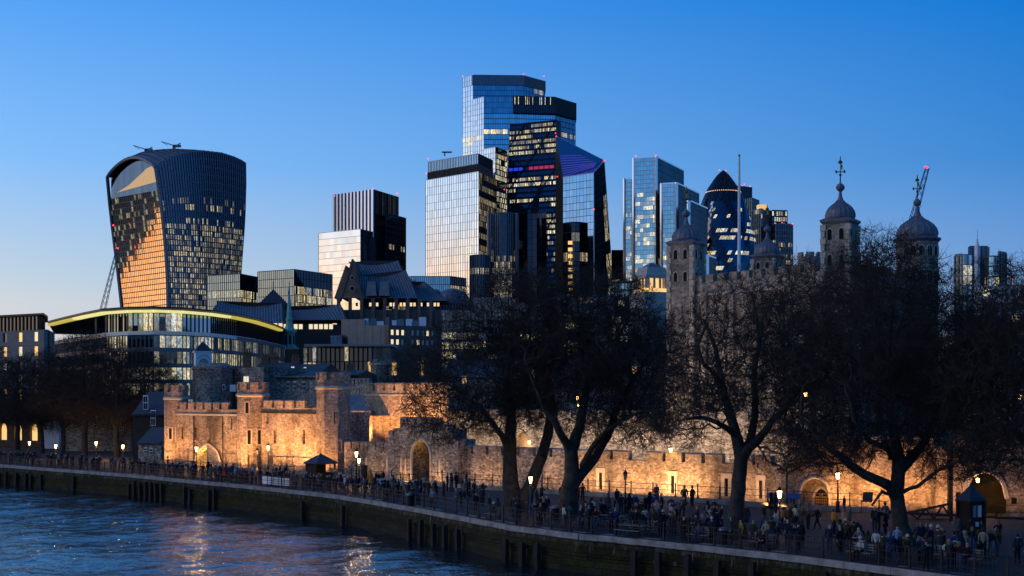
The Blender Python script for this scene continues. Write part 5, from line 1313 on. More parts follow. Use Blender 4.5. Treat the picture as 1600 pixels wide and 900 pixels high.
    a = q(427, 452, 566); mb = MB(); mb.lathe((a.x, 566, PZ(480, 566)), [(8.5, 0), (8.5, 1.2), (.1, a.z-PZ(480, 566))], 4, phase=PI/4+.2); mb.build('pyramid_roof', M['slate'], root); mb = MB(); mb.tube(a, a+Vector((0, 0, 3.5)), .12, n=4); mb.build('finial', M['iron'], root)
    mb = MB(); a = G(427, 566); mb.box((a.x, 566, 0), (13, 12, PZ(480, 566)), .2); mb.build('wall', M['panelmauve'], root)
    for k in range(24):
        x = 343+k*7.9
        if r.random() < .72: mb = MB(); p = q(x, 514 if x > 440 else 512, 539); mb.box((p.x, 539.8, p.z), (1.5, .3, 2.0)); mb.build('window', M['winglow_pale'], root)
M['stonebrown'] = plain('brown_granite', (.15, .105, .085), .8, var=.3, scale=.5)
M['panelmauve'] = plain('mauve_stone', (.20, .17, .19), .8, var=.2, scale=.4)
M['seam'] = plain('seamed_lead_roof', (.21, .21, .225), .5, .3, var=.3, scale=.5)
gabled()

def spire():
    Y = 477; c = G(452, Y); z = lambda py: PZ(py, Y)
    root = thing('church_tower', 'brown brick church tower with a slender green copper spire', 'church tower', (c.x, c.y, 0)); s = Y/FPX
    mb = MB(); mb.box((c.x, c.y, 0), (5.4, 5.4, z(546)), .3); mb.build('tower', M['brick'], root)
    mb = MB(); mb.box((c.x, c.y, z(546)), (6.0, 6.0, .7), .3); mb.build('parapet', M['ashlar'], root)
    mb = MB(); mb.lathe((c.x, c.y, 0), [(2.7, z(543)), (2.7, z(540)), (2.1, z(539)), (2.1, z(521)), (2.6, z(520)), (2.8, z(517)), (2.0, z(514)), (1.3, z(508)), (1.15, z(502)), (1.3, z(500)), (1.3, z(497)), (.95, z(495)), (.62, z(470)), (.1, z(446))], 8, phase=.3+PI/8); mb.build('spire', M['copper'], root)
    for k in range(8):
        a = .3+PI/8+PI/4*k+PI/8; d = Vector((math.cos(a), math.sin(a))); p = c+d*1.96; mb = MB(); mb.box((p.x, p.y, z(538)), (.1, .85, z(524)-z(538)), a); mb.build('louvre', M['dark'], root)
    mb = MB(); mb.tube((c.x, c.y, z(446)), (c.x, c.y, z(438)), .06, n=4); mb.lathe((c.x, c.y, z(444)), [(.05, 0), (.22, .2), (.05, .45)], 6); mb.build('finial', M['gilt'], root)
spire()

def midblocks():
    q = lambda px, py, Y: Vector((PX(px, Y), Y, PZ(py, Y)))
    # brown panelled block
    Y = 430; root = thing('panelled_block', 'brown panelled office block with rooftop plant right of the green spire', 'office building', (*G(600, Y), 0))
    for (x0, x1, yt) in ((533, 570, 498), (570, 607, 508)):
        n = max(3, int((x1-x0)/12))
        A, B = G(x0, Y+4-(x0-533)*.05), G(x1, Y+4-(x1-533)*.05); mb = MB(); mb.prism([A+Vector((.2, .4)), B+Vector((-.1, .4)), B+Vector((0, 22)), A+Vector((0, 22))], 0, PZ(yt, Y)-.1); mb.build('core', M['panel'], root)
        for k in range(n):
            a, b = A+(B-A)*(k/n), A+(B-A)*((k+1)/n); t = (b-a).normalized(); mb = MB(); a, b = a+t*.04, b-t*.04
            mb.hexa([V3(a, 10), V3(b, 10), V3(b+Vector((0, .35)), 10), V3(a+Vector((0, .35)), 10)], [V3(a, PZ(yt, Y)), V3(b, PZ(yt, Y)), V3(b+Vector((0, .35)), PZ(yt, Y)), V3(a+Vector((0, .35)), PZ(yt, Y))]); mb.build('facing_panel', M['panel'], root)
    A, B = G(607, 428.5), G(690, 440); ln = (B-A).length; f = lambda x: ln*(x-607)/83
    zt = PZ(508, 428.5); rows = []
    for j, yy in enumerate((515, 530)):
        za = PZ(yy+8, 428); r = random.Random(j)
        ops = [(f(x)-.55, f(x)+.55, za, za+1.7, za+1.7, 'rect', .3, M['winglow_pale'] if (x < 640 and j == 0) or x in (613,) or r.random() < .3 else GL['deep'], 'window') for x in (613, 621, 629, 645, 653, 661, 668, 676)]
        wall(root, A, B, za-.6 if j == 0 else 0, zt if j == 0 else PZ(523, 428)-.6, 14, M['stonebrown'], ops)
    r = random.Random(3)
    for k in range(9): x = 572+k*11; p = q(x, 507, 436); mb = MB(); mb.box((p.x, 437, p.z-.5), (r.uniform(1, 3), 2, r.uniform(1.5, 3.2))); mb.build('roof_plant', M['frame_grey'] if k % 2 else M['frame_white'], root)
    # dark glass pavilion with amber windows
    Y = 300; root = thing('glass_pavilion', 'dark glass pavilion with scattered amber windows behind the castle roofs', 'office building', (*G(545, Y), 0))
    ptower('', '', [(474, 306), (582, 298)], 541, [S('black', 'frame_dark', 1.9, 3.2, mw=.12, bw=.25, p=.65, seed=14, run=(1, 2), mask=lambda u, v: 2.30 if v > .66 else 0)], root=root, depth=14)
    ptower('', '', [(582, 298), (611, 300)], 541, [S('teal', 'frame_grey', 4.4, 6, mw=.1, bw=.2)], root=root, depth=10)
    mb = MB(); p = q(475, 541, 296); e = q(613, 541, 293); mb.hexa([p, e, e+Vector((0, 16, 0)), p+Vector((0, 16, 0))], [v+Vector((0, 0, .5)) for v in (p, e, e+Vector((0, 16, 0)), p+Vector((0, 16, 0)))]); mb.build('roof', M['frame_grey'], root)
    ptower('office_block', 'pale blank box in front of the swept roofs', [(516, 392), (534, 390), (542, 400)], 525, [S('teal', 'frame_grey', 9, 9, mw=0, bw=.2), S('deep', 'frame_dark', 4, 4)], 'office building', depth=8)
    r1 = thing('octagon_turret', 'small pale octagonal stone turret with an amber lamp slit right of the pavilion', 'turret', (*G(597, 240), 0)); c = G(597, 240); turret(r1, c, 2.2, 0, PZ(570, 240), PZ(562, 240), 8, M['stone_grey'], 8)
    for px, py, h, lab in ((616, 586, 2.2, 'tall amber lit slit window right of the octagonal turret'), (660, 586, 2.6, 'narrow amber lit slit at the edge of the tree crown')):
        Y = 236; o = thing('lit_kiosk', lab, 'lit window', (PX(px, Y), Y, 0)); mb = MB(); mb.box((PX(px, Y), Y+.6, 0), (1.8, 1.2, PZ(py, Y)+h+.5)); mb.build('housing', M['stone_grey'], o); mb = MB(); mb.box((PX(px, Y), Y-.05, PZ(py, Y)), (.75 if px < 650 else .4, .16, h)); mb.build('pane', M['winglow'], o)
    # rounded classical pavilion beside the pale tower
    ptower('office_block', 'long pale office with amber top floor behind the gabled complex', [(640, 640), (703, 640), (728, 652)], 432, [S('teal', 'frame_grey', 1.6, 4, mw=.25, bw=.3, p=.0), S('black', 'frame_dark', 3, 4, mw=.2, bw=.6, p=.5, seed=5)], 'office building', depth=14)
    Y = 600; root = thing('domed_block', 'dark stone block with a round window and domed roof behind the trees', 'office building', (*G(705, Y), 0))
    ptower('', '', [(680, 602), (735, 598)], 472, [S('black', 'frame_grey', 2.2, 4.2, mw=.8, md=.5, bw=1.0, p=.35, seed=3)], root=root, depth=20); c = G(706, 603)
    mb = MB(); mb.lathe((c.x, c.y+6, PZ(472, 600)), [(8.0, 0), (8.0, 1.5), (7.4, 3.4), (5.2, 5.6), (2.6, 6.6), (.1, 7)], 16); mb.build('dome', M['lead'], root)
    mb = MB(); p = q(681, 462, 597); mb.tube(p, p+Vector((0, -.5, 0)), 3.0, 3.0, 18); w_ = mb.build('round_window', M['cream'], root); mb = MB(); mb.tube(p+Vector((0, -.52, 0)), p+Vector((0, -.56, 0)), 2.3, 2.3, 18); mb.build('pane', M['dark'], w_)
    for b, (x0, x1, yt, Y, sd, pr, lab) in enumerate(((690, 760, 486, 520, 3, .5, 'dark office with yellow lit storeys behind the left crown of the twin trees'), (740, 800, 466, 560, 4, .25, 'dark low block with red rooftop lights below the black curved tower'), (800, 880, 474, 540, 5, .3, 'dark low block behind the middle of the twin tree crown'), (870, 960, 462, 590, 6, .2, 'dark low block below the blade tower'), (955, 1002, 440, 600, 7, .2, 'teal glass block left of the lit stone lantern tower'), (930, 1035, 505, 480, 8, .22, 'dark long block with a few amber lights behind the tree crown'))):
        ptower('office_block', lab, [(x0, Y), (x1, Y-6)], yt, [S('teal' if b == 4 else 'deep', 'frame_grey', 2.4, 3.8, mw=.25, bw=1.2, p=pr, seed=sd+20, run=(1, 4))], 'office building', depth=20)
    # stone lantern tower with lit columns
    Y = 470; c = G(1018, Y); root = thing('stone_lantern_tower', 'pale stone stepped tower with amber lit columns left of the keep', 'tower', (c.x, c.y, 0)); z = lambda py: PZ(py, Y)
    mb = MB(); mb.box((c.x, c.y, 0), (12, 12, z(458)), .4); mb.build('base', M['cream'], root); mb = MB(); mb.box((c.x, c.y, z(458)), (9.5, 9.5, z(452)-z(458)), .4); mb.box((c.x, c.y, z(452)), (5.5, 5.5, z(436)-z(452)), .4); mb.build('core', M['winglow'], root)
    mb = MB()
    for sgn in range(4):
        for k in range(4):
            a = .4+sgn*PI/2; d = Vector((math.cos(a), math.sin(a))); s_ = Vector((-d.y, d.x)); p = c+d*4.1+s_*(k-1.5)*2.3; mb.lathe((p.x, p.y, z(452)), [(.5, 0), (.42, z(436)-z(452))], 8)
    mb.build('columns', M['cream'], root)
    mb = MB(); mb.box((c.x, c.y, z(436)), (10, 10, 1.2), .4); mb.box((c.x, c.y, z(436)+1.2), (8.5, 8.5, z(424)-z(436)), .4, 0, .85); mb.build('attic', M['cream'], root); mb = MB(); mb.lathe((c.x, c.y, z(425)), [(5.6, 0), (5.0, .8), (2.2, 2.6), (.3, 3.3)], 4, phase=.4+PI/4); mb.build('roof', M['lead'], root)
    # right-hand buildings
    Y = 520; root = thing('spired_office', 'modern office with rounded glass bays and a thin lit spire, far right', 'office building', (*G(1530, Y), 0))
    ptower('', '', [(1492, 522), (1504, 518), (1519, 518)], 398, [S('deep', 'frame_grey', 3, 4, mw=.8, bw=1.2), S('blue', 'frame_grey', 3, 4, mw=.15, bw=.3, p=.8, mask=lambda u, v: 2.9 if .80 < v < .97 else .1)], root=root, depth=16)
    ptower('', '', [(1515, 524), (1543, 524)], 386, [S('deep', 'frame_grey', 3, 4, mw=1.2, md=.6, bw=1.0)], root=root, depth=14)
    ft = [(1539, 520), (1545, 516), (1553, 515), (1561, 517)]; ptower('', '', ft, 400, [S('blue', 'frame_grey', 2, 4, mw=.1, bw=.5, p=.5, seed=4+i, mask=lambda u, v: 2.9 if .86 < v < .92 else .2) for i in range(3)], root=root, depth=14)
    ptower('', '', [(1560, 518), (1572, 522)], 394, [S('deep', 'frame_grey', 3, 4, mw=.9, bw=1.0)], root=root, depth=16)
    c = G(1527, 512); mb = MB(); mb.box((c.x, c.y, 0), (1.5, 1.5, PZ(385, 512)), .5); mb.lathe((c.x, c.y, PZ(385, 512)), [(.8, 0), (.4, 2.2), (.15, 3.2), (.1, PZ(358, 512)-PZ(385, 512))], 8); mb.build('spire', M['frame_white'], root)
    Y = 400; A, B = G(1532, 402), G(1700, 396); ln = (B-A).length; root = thing('white_block', 'white rendered block with dark square windows at the right edge', 'office building', (*A, 0)); zt = PZ(446, 400)
    for j in range(7):
        z1 = zt-3.6*j-(.8 if j else 0); ops = []
        for k in range(11): u = ln*(k+.6)/11.2; ops.append((u-.95, u+.95, z1-3.1, z1-1.0, z1-1.0, 'rect', .3, GL['deep'] if (k*7+j*3) % 9 else M['winglow_pale'], 'window'))
        wall(root, A, B, z1-3.6-(.8 if j == 0 else 0), z1, 14, M['white'], [o for o in ops], name='storey')
    t_ = (B-A).normalized(); n_ = Vector((t_.y, -t_.x)); mb = MB(); mb.prism([A, B, B-n_*14, A-n_*14], 0, zt-3.6*7-.81); mb.build('base', M['white'], root)
    beacon(root, (1583, 437, 399), .35)
    ptower('glass_block', 'low greenish glass block half hidden at the far right', [(1505, 430), (1540, 428)], 470, [S('teal', 'frame_grey', 2, 3.8, mw=.1, bw=.6, p=.3, seed=7)], 'office building', depth=12)
midblocks()
# ------------------------------------------------------------------ bare plane trees
def tubes_np(P, Q, R0, R1, sides):
    """many separate tapered tubes in one go"""
    n = len(P); D = Q-P; D /= np.linalg.norm(D, axis=1, keepdims=True)+1e-9
    ref = np.where(np.abs(D[:, 2:3]) < .9, np.array([[0, 0, 1.0]]), np.array([[1.0, 0, 0]]))
    A = np.cross(D, ref); A /= np.linalg.norm(A, axis=1, keepdims=True)+1e-9; B = np.cross(D, A)
    ang = 2*PI*np.arange(sides)/sides
    ring = A[:, None, :]*np.cos(ang)[None, :, None]+B[:, None, :]*np.sin(ang)[None, :, None]
    v = np.concatenate([P[:, None, :]+ring*R0[:, None, None], Q[:, None, :]+ring*R1[:, None, None]], 1).reshape(-1, 3)
    base = (np.arange(n)*2*sides)[:, None]; k = np.arange(sides); k2 = (k+1) % sides
    f = np.stack([base+k, base+k2, base+sides+k2, base+sides+k], -1).reshape(-1, 4)
    return v, f
def mesh_np(name, v, f, mat, parent, org, smooth=True):
    me = bpy.data.meshes.new(name); v = v-np.array(org)
    me.vertices.add(len(v)); me.vertices.foreach_set('co', v.astype(np.float32).ravel())
    me.loops.add(f.size); me.loops.foreach_set('vertex_index', f.astype(np.int32).ravel())
    me.polygons.add(len(f)); me.polygons.foreach_set('loop_start', np.arange(0, f.size, f.shape[1], dtype=np.int32))
    try: me.polygons.foreach_set('loop_total', np.full(len(f), f.shape[1], dtype=np.int32))
    except Exception: pass
    me.materials.append(mat); me.update(calc_edges=True)
    if smooth: me.polygons.foreach_set('use_smooth', [True]*len(f))
    o = bpy.data.objects.new(name, me); COL.objects.link(o); o.parent = parent; o['_org'] = tuple(org); return o

def tree(label, base, stems, crowns, ntgt, seed, trunk_r, twig_n=3.4, twig_len=1.0, group='bare trees', tip_r=.0158, droop=.25, step=.55):
    """stems: polylines [(x,y,z,r)...] in world space starting at the base; crowns: ellipsoids (cx,cy,cz,rx,ry,rz,weight)"""
    rs = np.random.RandomState(seed)
    root = thing('plane_tree', label, 'tree', (base[0], base[1], 0), group); org = (base[0], base[1], 0)
    pos = []; par = []; dirs = []; minr = []; path = []
    def add(p, pa, d, r=0.0):
        pos.append(p); par.append(pa); dirs.append(d); minr.append(r); path.append(0 if pa < 0 else path[pa]+np.linalg.norm(p-pos[pa])); return len(pos)-1
    stems_idx = []
    for st in stems:
        st = np.array(st, float); last = -1
        # find attach node
        if pos:
            dd = np.linalg.norm(np.array(pos)-st[0, :3], axis=1); last = int(dd.argmin())
        for (a, b) in zip(st, st[1:]):
            n = max(1, int(np.linalg.norm(b[:3]-a[:3])/step))
            for k in range(n+1):
                if k == 0 and last >= 0: continue
                f = k/n; p = a*(1-f)+b*f; d = (b-a)[:3]/(np.linalg.norm((b-a)[:3])+1e-9)
                q = p[:3].copy()
                if 0 < f < 1: q += rs.normal(0, .035, 3)
                last = add(q, last, d, p[3])
        stems_idx.append(last)
    # targets filling the crown
    T = []
    ws = np.array([c[6] for c in crowns]); ws = ws/ws.sum()
    for c, w_ in zip(crowns, ws):
        n = int(ntgt*w_); d = rs.normal(size=(n, 3)); d /= np.linalg.norm(d, axis=1, keepdims=True)
        rr = rs.uniform(.12, 1, (n, 1))**.42
        T.append(np.array(c[:3])+d*rr*np.array(c[3:6]))
    T = np.concatenate(T); T = T[T[:, 2] > 2.3]
    S0 = np.array(pos); hi = np.array([p[2] for p in pos]) > 2.2
    d0 = np.array([np.min(np.linalg.norm(S0[hi]-t, axis=1)) for t in T]); T = T[np.argsort(d0+rs.uniform(0, 1.2, len(T)))]
    buf = np.zeros((len(pos)+len(T)*40, 3)); buf[:len(pos)] = S0; pl = np.zeros(len(buf)); pl[:len(pos)] = path
    for t in T:
        n0 = len(pos); dv = t-buf[:n0]; ds = np.sqrt((dv**2).sum(1))
        dn = np.array(dirs[:n0]) if False else None
        cost = ds+.10*pl[:n0]+np.where(buf[:n0, 2] < 2.2, 50, 0)
        i = int(cost.argmin()); L_ = ds[i]
        if L_ < .25: continue
        n = max(1, min(36, int(math.ceil(L_/step)))); d_par = dirs[i]; p0 = buf[i].copy(); last = i
        sag = rs.normal(0, .10, 3)*L_
        for k in range(1, n+1):
            f = k/n; p = p0+(t-p0)*f+(d_par*L_*.22+sag)*(4*f*(1-f))*.5+(rs.normal(0, .045, 3) if k < n else 0)
            d = p-buf[last]; d = d/(np.linalg.norm(d)+1e-9)
            j = add(p, last, d); buf[j] = p; pl[j] = path[j]; last = j
            if j+2 >= len(buf): break
        if len(pos)+40 >= len(buf): break
    N_ = len(pos); P = np.array(pos); pa = np.array(par); mr = np.array(minr)
    ex = 2.25; acc = np.zeros(N_); nch = np.zeros(N_, int)
    for i in range(N_-1, -1, -1):
        if nch[i] == 0: acc[i] = tip_r**ex
        if pa[i] >= 0: acc[pa[i]] += acc[i]; nch[pa[i]] += 1
    R = np.maximum(acc**(1/ex), mr); D = np.array(dirs)
    # keep limbs from outgrowing their parent
    for i in range(N_):
        if pa[i] >= 0 and R[i] > R[pa[i]]: R[i] = R[pa[i]]
    has = pa >= 0; thick = has & (R > .085); thin = has & ~thick
    # continuous thick limbs: overlapping tubes with many sides
    i = np.where(thick)[0]; Rp = np.where(R[pa[i]] > R[i]*1.6, R[i]*1.25, R[pa[i]]); Q = P[i]+D[i]*R[i, None]*.35
    big = R[i] > .22
    v1, f1 = tubes_np(P[pa[i]][big], Q[big], Rp[big], R[i][big], 12); v2, f2 = tubes_np(P[pa[i]][~big], Q[~big], Rp[~big], R[i][~big], 7)
    mesh_np('trunk', np.concatenate([v1, v2]), np.concatenate([f1, f2+len(v1)]), M['bark'], root, org)
    i = np.where(thin)[0]; Rp = np.minimum(R[pa[i]], R[i]*1.3); v2, f2 = tubes_np(P[pa[i]], P[i], Rp, R[i], 4); tag(mesh_np('branches', v2, f2, M['twig'], root, org), kind='stuff')
    # twigs
    cand = np.where((R < .035) & has)[0]; nt_ = int(len(cand)*twig_n); c = rs.choice(cand, nt_)
    rd = rs.normal(size=(nt_, 3)); rd /= np.linalg.norm(rd, axis=1, keepdims=True)
    d1 = D[c]*.55+rd*.85; d1[:, 2] += rs.uniform(-.35, .45, nt_); d1 /= np.linalg.norm(d1, axis=1, keepdims=True)
    ln = rs.uniform(.35, 1.0, nt_)*twig_len; p0 = P[c]; p1 = p0+d1*ln[:, None]*.5
    d2 = d1+rs.normal(0, .35, (nt_, 3)); d2[:, 2] += rs.uniform(-droop*1.6, .3, nt_); d2 /= np.linalg.norm(d2, axis=1, keepdims=True); p2 = p1+d2*ln[:, None]*.55
    r0 = np.full(nt_, tip_r*.85); r1 = np.full(nt_, tip_r*.68); r2 = np.full(nt_, tip_r*.42)
    m = rs.rand(nt_) < .8; d3 = d1+rs.normal(0, .7, (nt_, 3)); d3 /= np.linalg.norm(d3, axis=1, keepdims=True); p3 = p1+d3*ln[:, None]*.45
    PP = np.concatenate([p0, p1, p1[m]]); QQ = np.concatenate([p1, p2, p3[m]]); RA = np.concatenate([r0, r1, r1[m]*.8]); RB = np.concatenate([r1, r2, r2[m]])
    v3, f3 = tubes_np(PP, QQ, RA, RB, 3); tag(mesh_np('twigs', v3, f3, M['twig'], root, org, False), kind='stuff')
    return root
def st(Y, pts, dY=None):
    """limb polyline from photo rows at distance Y (+ per-point offset)"""
    out = []
    for k, p in enumerate(pts):
        px, py, r = p[:3]; y = Y+(p[3] if len(p) > 3 else 0); out.append((PX(px, y), y, PZ(py, y), r))
    return out
def cr(px, py, Y, rx, ry, rz, w_=1.0): return (PX(px, Y), Y, PZ(py, Y), rx, ry, rz, w_)

# twin-stemmed tree (stem upright, stem leaning right)
Y = 108.0
tree('twin-stemmed bare plane tree left of the lamp post pair, one stem leaning right', (PX(806, Y), Y),
     [st(Y, [(804, 800, .95), (800, 770, .72), (797, 730, .58), (797, 690, .50), (799, 650, .40), (790, 600, .28, -1), (800, 540, .17, -1)]),
      st(Y, [(812, 795, .75), (826, 765, .52), (846, 715, .46), (856, 680, .40, 1), (862, 640, .34, 1), (858, 590, .24, 2), (850, 540, .15, 2)]),
      st(Y, [(797, 712, .3), (784, 680, .24, -1), (764, 655, .20, -2), (735, 625, .14, -3), (700, 600, .09, -3)]),
      st(Y, [(799, 650, .3), (812, 610, .22, 2), (826, 560, .16, 3), (830, 500, .10, 3)])],
     [cr(745, 580, Y, 6.3, 5.5, 5.2, 1.2), cr(800, 508, Y, 5.6, 5.5, 4.8, 1.3), cr(850, 560, Y+1, 4.6, 5, 5.5, .9), cr(690, 640, Y-1, 3.4, 3.5, 3.0, .45), cr(780, 640, Y-2, 5, 3, 2.2, .4)], 2300, 11, .9, 6.0, 1.25)
Y = 103.5
tree('forked bare plane tree right of the lamp post pair with a long limb leaning right', (PX(886, Y), Y),
     [st(Y, [(887, 808, .95), (889, 780, .70), (893, 735, .58), (892, 705, .52), (905, 670, .40), (915, 620, .30, 1), (918, 560, .2, 1), (910, 500, .12, 1)]),
      st(Y, [(890, 760, .42), (905, 745, .40), (930, 715, .36, 1), (950, 680, .33, 1), (962, 640, .28, 2), (985, 600, .2, 2), (1010, 560, .12, 3)]),
      st(Y, [(892, 705, .36), (872, 670, .28, -1), (852, 640, .24, -1), (835, 600, .16, -2), (820, 560, .1, -2)]),
      st(Y, [(905, 735, .25), (925, 700, .22, -1), (945, 675, .18, -2), (975, 655, .13, -2), (1010, 640, .09, -3)])],
     [cr(890, 540, Y, 5.8, 5.5, 5.2, 1.1), cr(950, 530, Y, 5.4, 5.5, 5.0, 1.1), cr(1000, 585, Y+1, 4.6, 4.5, 5.0, 1.0), cr(910, 472, Y+1, 6.0, 5, 3.2, .8), cr(985, 660, Y-1, 4.2, 3, 2.0, .4), cr(930, 630, Y, 5, 4, 3, .5)], 2400, 12, .9, 6.0, 1.25)
Y = 88.0
tree('thick single-trunk bare plane tree before the long wall with bent branches', (PX(1150, Y), Y),
     [st(Y, [(1151, 842, .80), (1150, 815, .56), (1152, 780, .48), (1156, 740, .47), (1158, 715, .46), (1150, 680, .36), (1138, 640, .28), (1126, 590, .22, 1), (1118, 545, .16, 1), (1100, 500, .11, 1)]),
      st(Y, [(1158, 715, .40), (1172, 690, .30, 1), (1180, 650, .24, 1), (1178, 590, .19, 2), (1186, 530, .14, 2), (1180, 480, .1, 2)]),
      st(Y, [(1160, 712, .34), (1190, 680, .26, -1), (1215, 650, .2, -1), (1250, 605, .15, -2), (1275, 570, .1, -2)]),
      st(Y, [(1148, 676, .22), (1120, 660, .16, -2), (1095, 652, .13, -2), (1072, 655, .08, -3)]),
      st(Y, [(1128, 595, .16), (1100, 570, .13, -1), (1090, 540, .11, -1), (1102, 510, .08, -1)])],
     [cr(1110, 560, Y, 4.0, 4.5, 4.4, 1.0), cr(1170, 540, Y, 4.6, 5, 5.2, 1.2), cr(1235, 590, Y, 4.4, 4.5, 4.4, 1.2), cr(1080, 640, Y-1, 3.0, 3, 2.6, .5), cr(1240, 690, Y-1, 4.0, 3, 2.3, .8)], 1500, 13, .9, 4.6, 1.1)
Y = 84.0
tree('wide spreading bare plane tree with low bent limbs near the benches', (PX(1408, Y), Y),
     [st(Y, [(1415, 856, .78), (1408, 825, .52), (1403, 790, .47), (1402, 760, .45), (1404, 735, .44), (1402, 705, .36), (1395, 660, .28), (1385, 600, .22, 1), (1390, 520, .16, 1), (1398, 440, .1, 1)]),
      st(Y, [(1402, 768, .36), (1382, 755, .32, -1), (1352, 742, .29, -1), (1330, 728, .26, -1), (1300, 704, .2, -2), (1275, 680, .15, -2), (1250, 650, .1, -2)]),
      st(Y, [(1405, 735, .38), (1425, 715, .32, 1), (1445, 690, .26, 1), (1465, 640, .2, 2), (1485, 580, .14, 2), (1500, 520, .09, 2)]),
      st(Y, [(1402, 715, .26), (1385, 700, .2, -2), (1360, 690, .16, -2), (1335, 660, .13, -3), (1320, 600, .1, -3)]),
      st(Y, [(1405, 772, .14), (1440, 755, .11, -2), (1465, 735, .09, -2), (1500, 720, .07, -3)]),
      st(Y, [(1398, 775, .12), (1378, 768, .10, -2), (1362, 790, .07, -2)])],
     [cr(1310, 600, Y, 4.6, 4.6, 5.2, 1.3), cr(1390, 520, Y, 5.2, 5, 6.0, 1.7), cr(1470, 560, Y, 4.8, 5, 5.6, 1.5), cr(1300, 690, Y-1, 3.6, 3, 2.2, .8), cr(1480, 690, Y, 4.0, 4, 2.6, .8), cr(1390, 640, Y, 5, 4, 3, .8), cr(1400, 430, Y, 3.0, 3, 2.8, .4)], 2900, 14, .9, 6.0, 1.15)
Y = 80.0
tree('bare plane tree at the right edge, its trunk outside the picture', (PX(1665, Y), Y),
     [st(Y, [(1668, 870, .8), (1660, 800, .5), (1650, 740, .44), (1640, 680, .34), (1625, 620, .26), (1610, 540, .18), (1600, 460, .1)]),
      st(Y, [(1650, 740, .3), (1600, 690, .22), (1560, 640, .16), (1530, 590, .1)]), st(Y, [(1645, 710, .3), (1690, 650, .22), (1720, 590, .14)])],
     [cr(1560, 600, Y, 4.2, 4.5, 4.2, 1.2), cr(1620, 520, Y, 4.4, 4.5, 5, 1.2), cr(1700, 580, Y, 4.5, 4.5, 5, .6), cr(1570, 700, Y-1, 3.6, 3, 2, .6)], 2000, 15, .9, 6.0, 1.2)
# trees inside the walls
for lab, px, Y, top, wd, sd in (('bare tree inside the castle left of the nearest keep turret', 1270, 168, 395, 6.5, 21), ('bare tree behind the gatehouse at the right edge', 1585, 130, 455, 7.0, 26), ('tall bare tree between the nearest turret and the round turret', 1372, 172, 345, 8.5, 22), ('bare tree in the castle at the right below the spired office', 1500, 165, 470, 8.0, 23), ('reddish dark bare tree left of the twin trees inside the walls', 655, 205, 535, 6.0, 24), ('bare tree behind the long wall before the lantern tower', 985, 178, 480, 8.0, 25)):
    z1 = PZ(top, Y); x = PX(px, Y)
    tree(lab, (x, Y), [[(x, Y, 0, .55), (x+.2, Y, z1*.3, .36), (x, Y, z1*.55, .24), (x-.3, Y, z1*.8, .1)], [(x+.2, Y, z1*.3, .26), (x+2.4, Y+.5, z1*.5, .17), (x+4, Y, z1*.68, .09)], [(x+.1, Y, z1*.35, .24), (x-2.6, Y-.5, z1*.55, .15), (x-4, Y, z1*.7, .08)]],
         [(x, Y, z1*.62, wd, wd*.8, z1*.37, 1.0)], 800, sd, .5, 5.0, 1.9, tip_r=.021, step=.9)
_in = [o for o in bpy.data.objects if o.get('label', '').startswith(('tall bare tree between', 'bare tree in the castle at the right'))]
for k, (px, Y, s_, lab) in enumerate(((1225, 160, .84, 'bare tree before the low stair turret of the keep'), (1435, 158, .86, 'bare tree before the round keep turret'), (1330, 150, .80, 'bare tree before the nearest keep turret'), (1115, 182, .62, 'bare tree at the foot of the keep behind the bent branches'), (1545, 152, .80, 'bare tree before the white rendered block'))):
    o = copy_tree(_in[k % 2]); o.location = (PX(px, Y), Y, 0); o.rotation_euler = (0, 0, 1.1+k*1.7); o.scale = (s_, s_, s_); o['label'] = lab
# dark group on the left
def leftproto(sd, H, wd):
    x, Y = 0.0, 0.0
    return tree('proto', (x, Y), [[(x, Y, 0, .5), (x+.2, Y, H*.26, .38), (x, Y, H*.5, .26), (x-.3, Y, H*.8, .12)], [(x+.2, Y, H*.24, .3), (x+2.0, Y+.5, H*.45, .2), (x+4, Y, H*.66, .1)], [(x+.1, Y, H*.26, .26), (x-2.2, Y-.5, H*.45, .17), (x-4.4, Y, H*.62, .09)]],
        [(x, Y, H*.60, wd, wd*.85, H*.38, 1.0), (x, Y, H*.45, wd*1.15, wd, H*.18, .35)], 1000, sd, .5, 5.5, 1.9, tip_r=.024, step=.9, group='dark bare trees on the left')
pa_, pb_ = leftproto(31, 19.5, 8.4), leftproto(32, 18.0, 8.0)
spots = [(-45, 226, 'bare tree just outside the left edge before the hotel', 1.0), (28, 228, 'bare tree above the amber lights at the far left', .92), (66, 214, 'bare tree with slanting trunk before the white-walled house', .86), (98, 212, 'bare tree right of the white-walled house', .88), (132, 206, 'largest dark bare tree before the stone lodge', 1.02), (183, 200, 'bare tree between the stone lodge and the timber house', 1.0), (226, 198, 'bare tree beside the half-timbered house', .84), (-110, 236, 'bare tree beyond the left edge of the picture', 1.0)]
for k, (px, Y, lab, s) in enumerate(spots):
    o = (pa_, pb_)[k] if k < 2 else copy_tree((pa_, pb_)[k % 2])
    o.location = (PX(px, Y), Y, 0); o.rotation_euler = (0, 0, k*1.9); o.scale = (s, s, s); o['label'] = lab
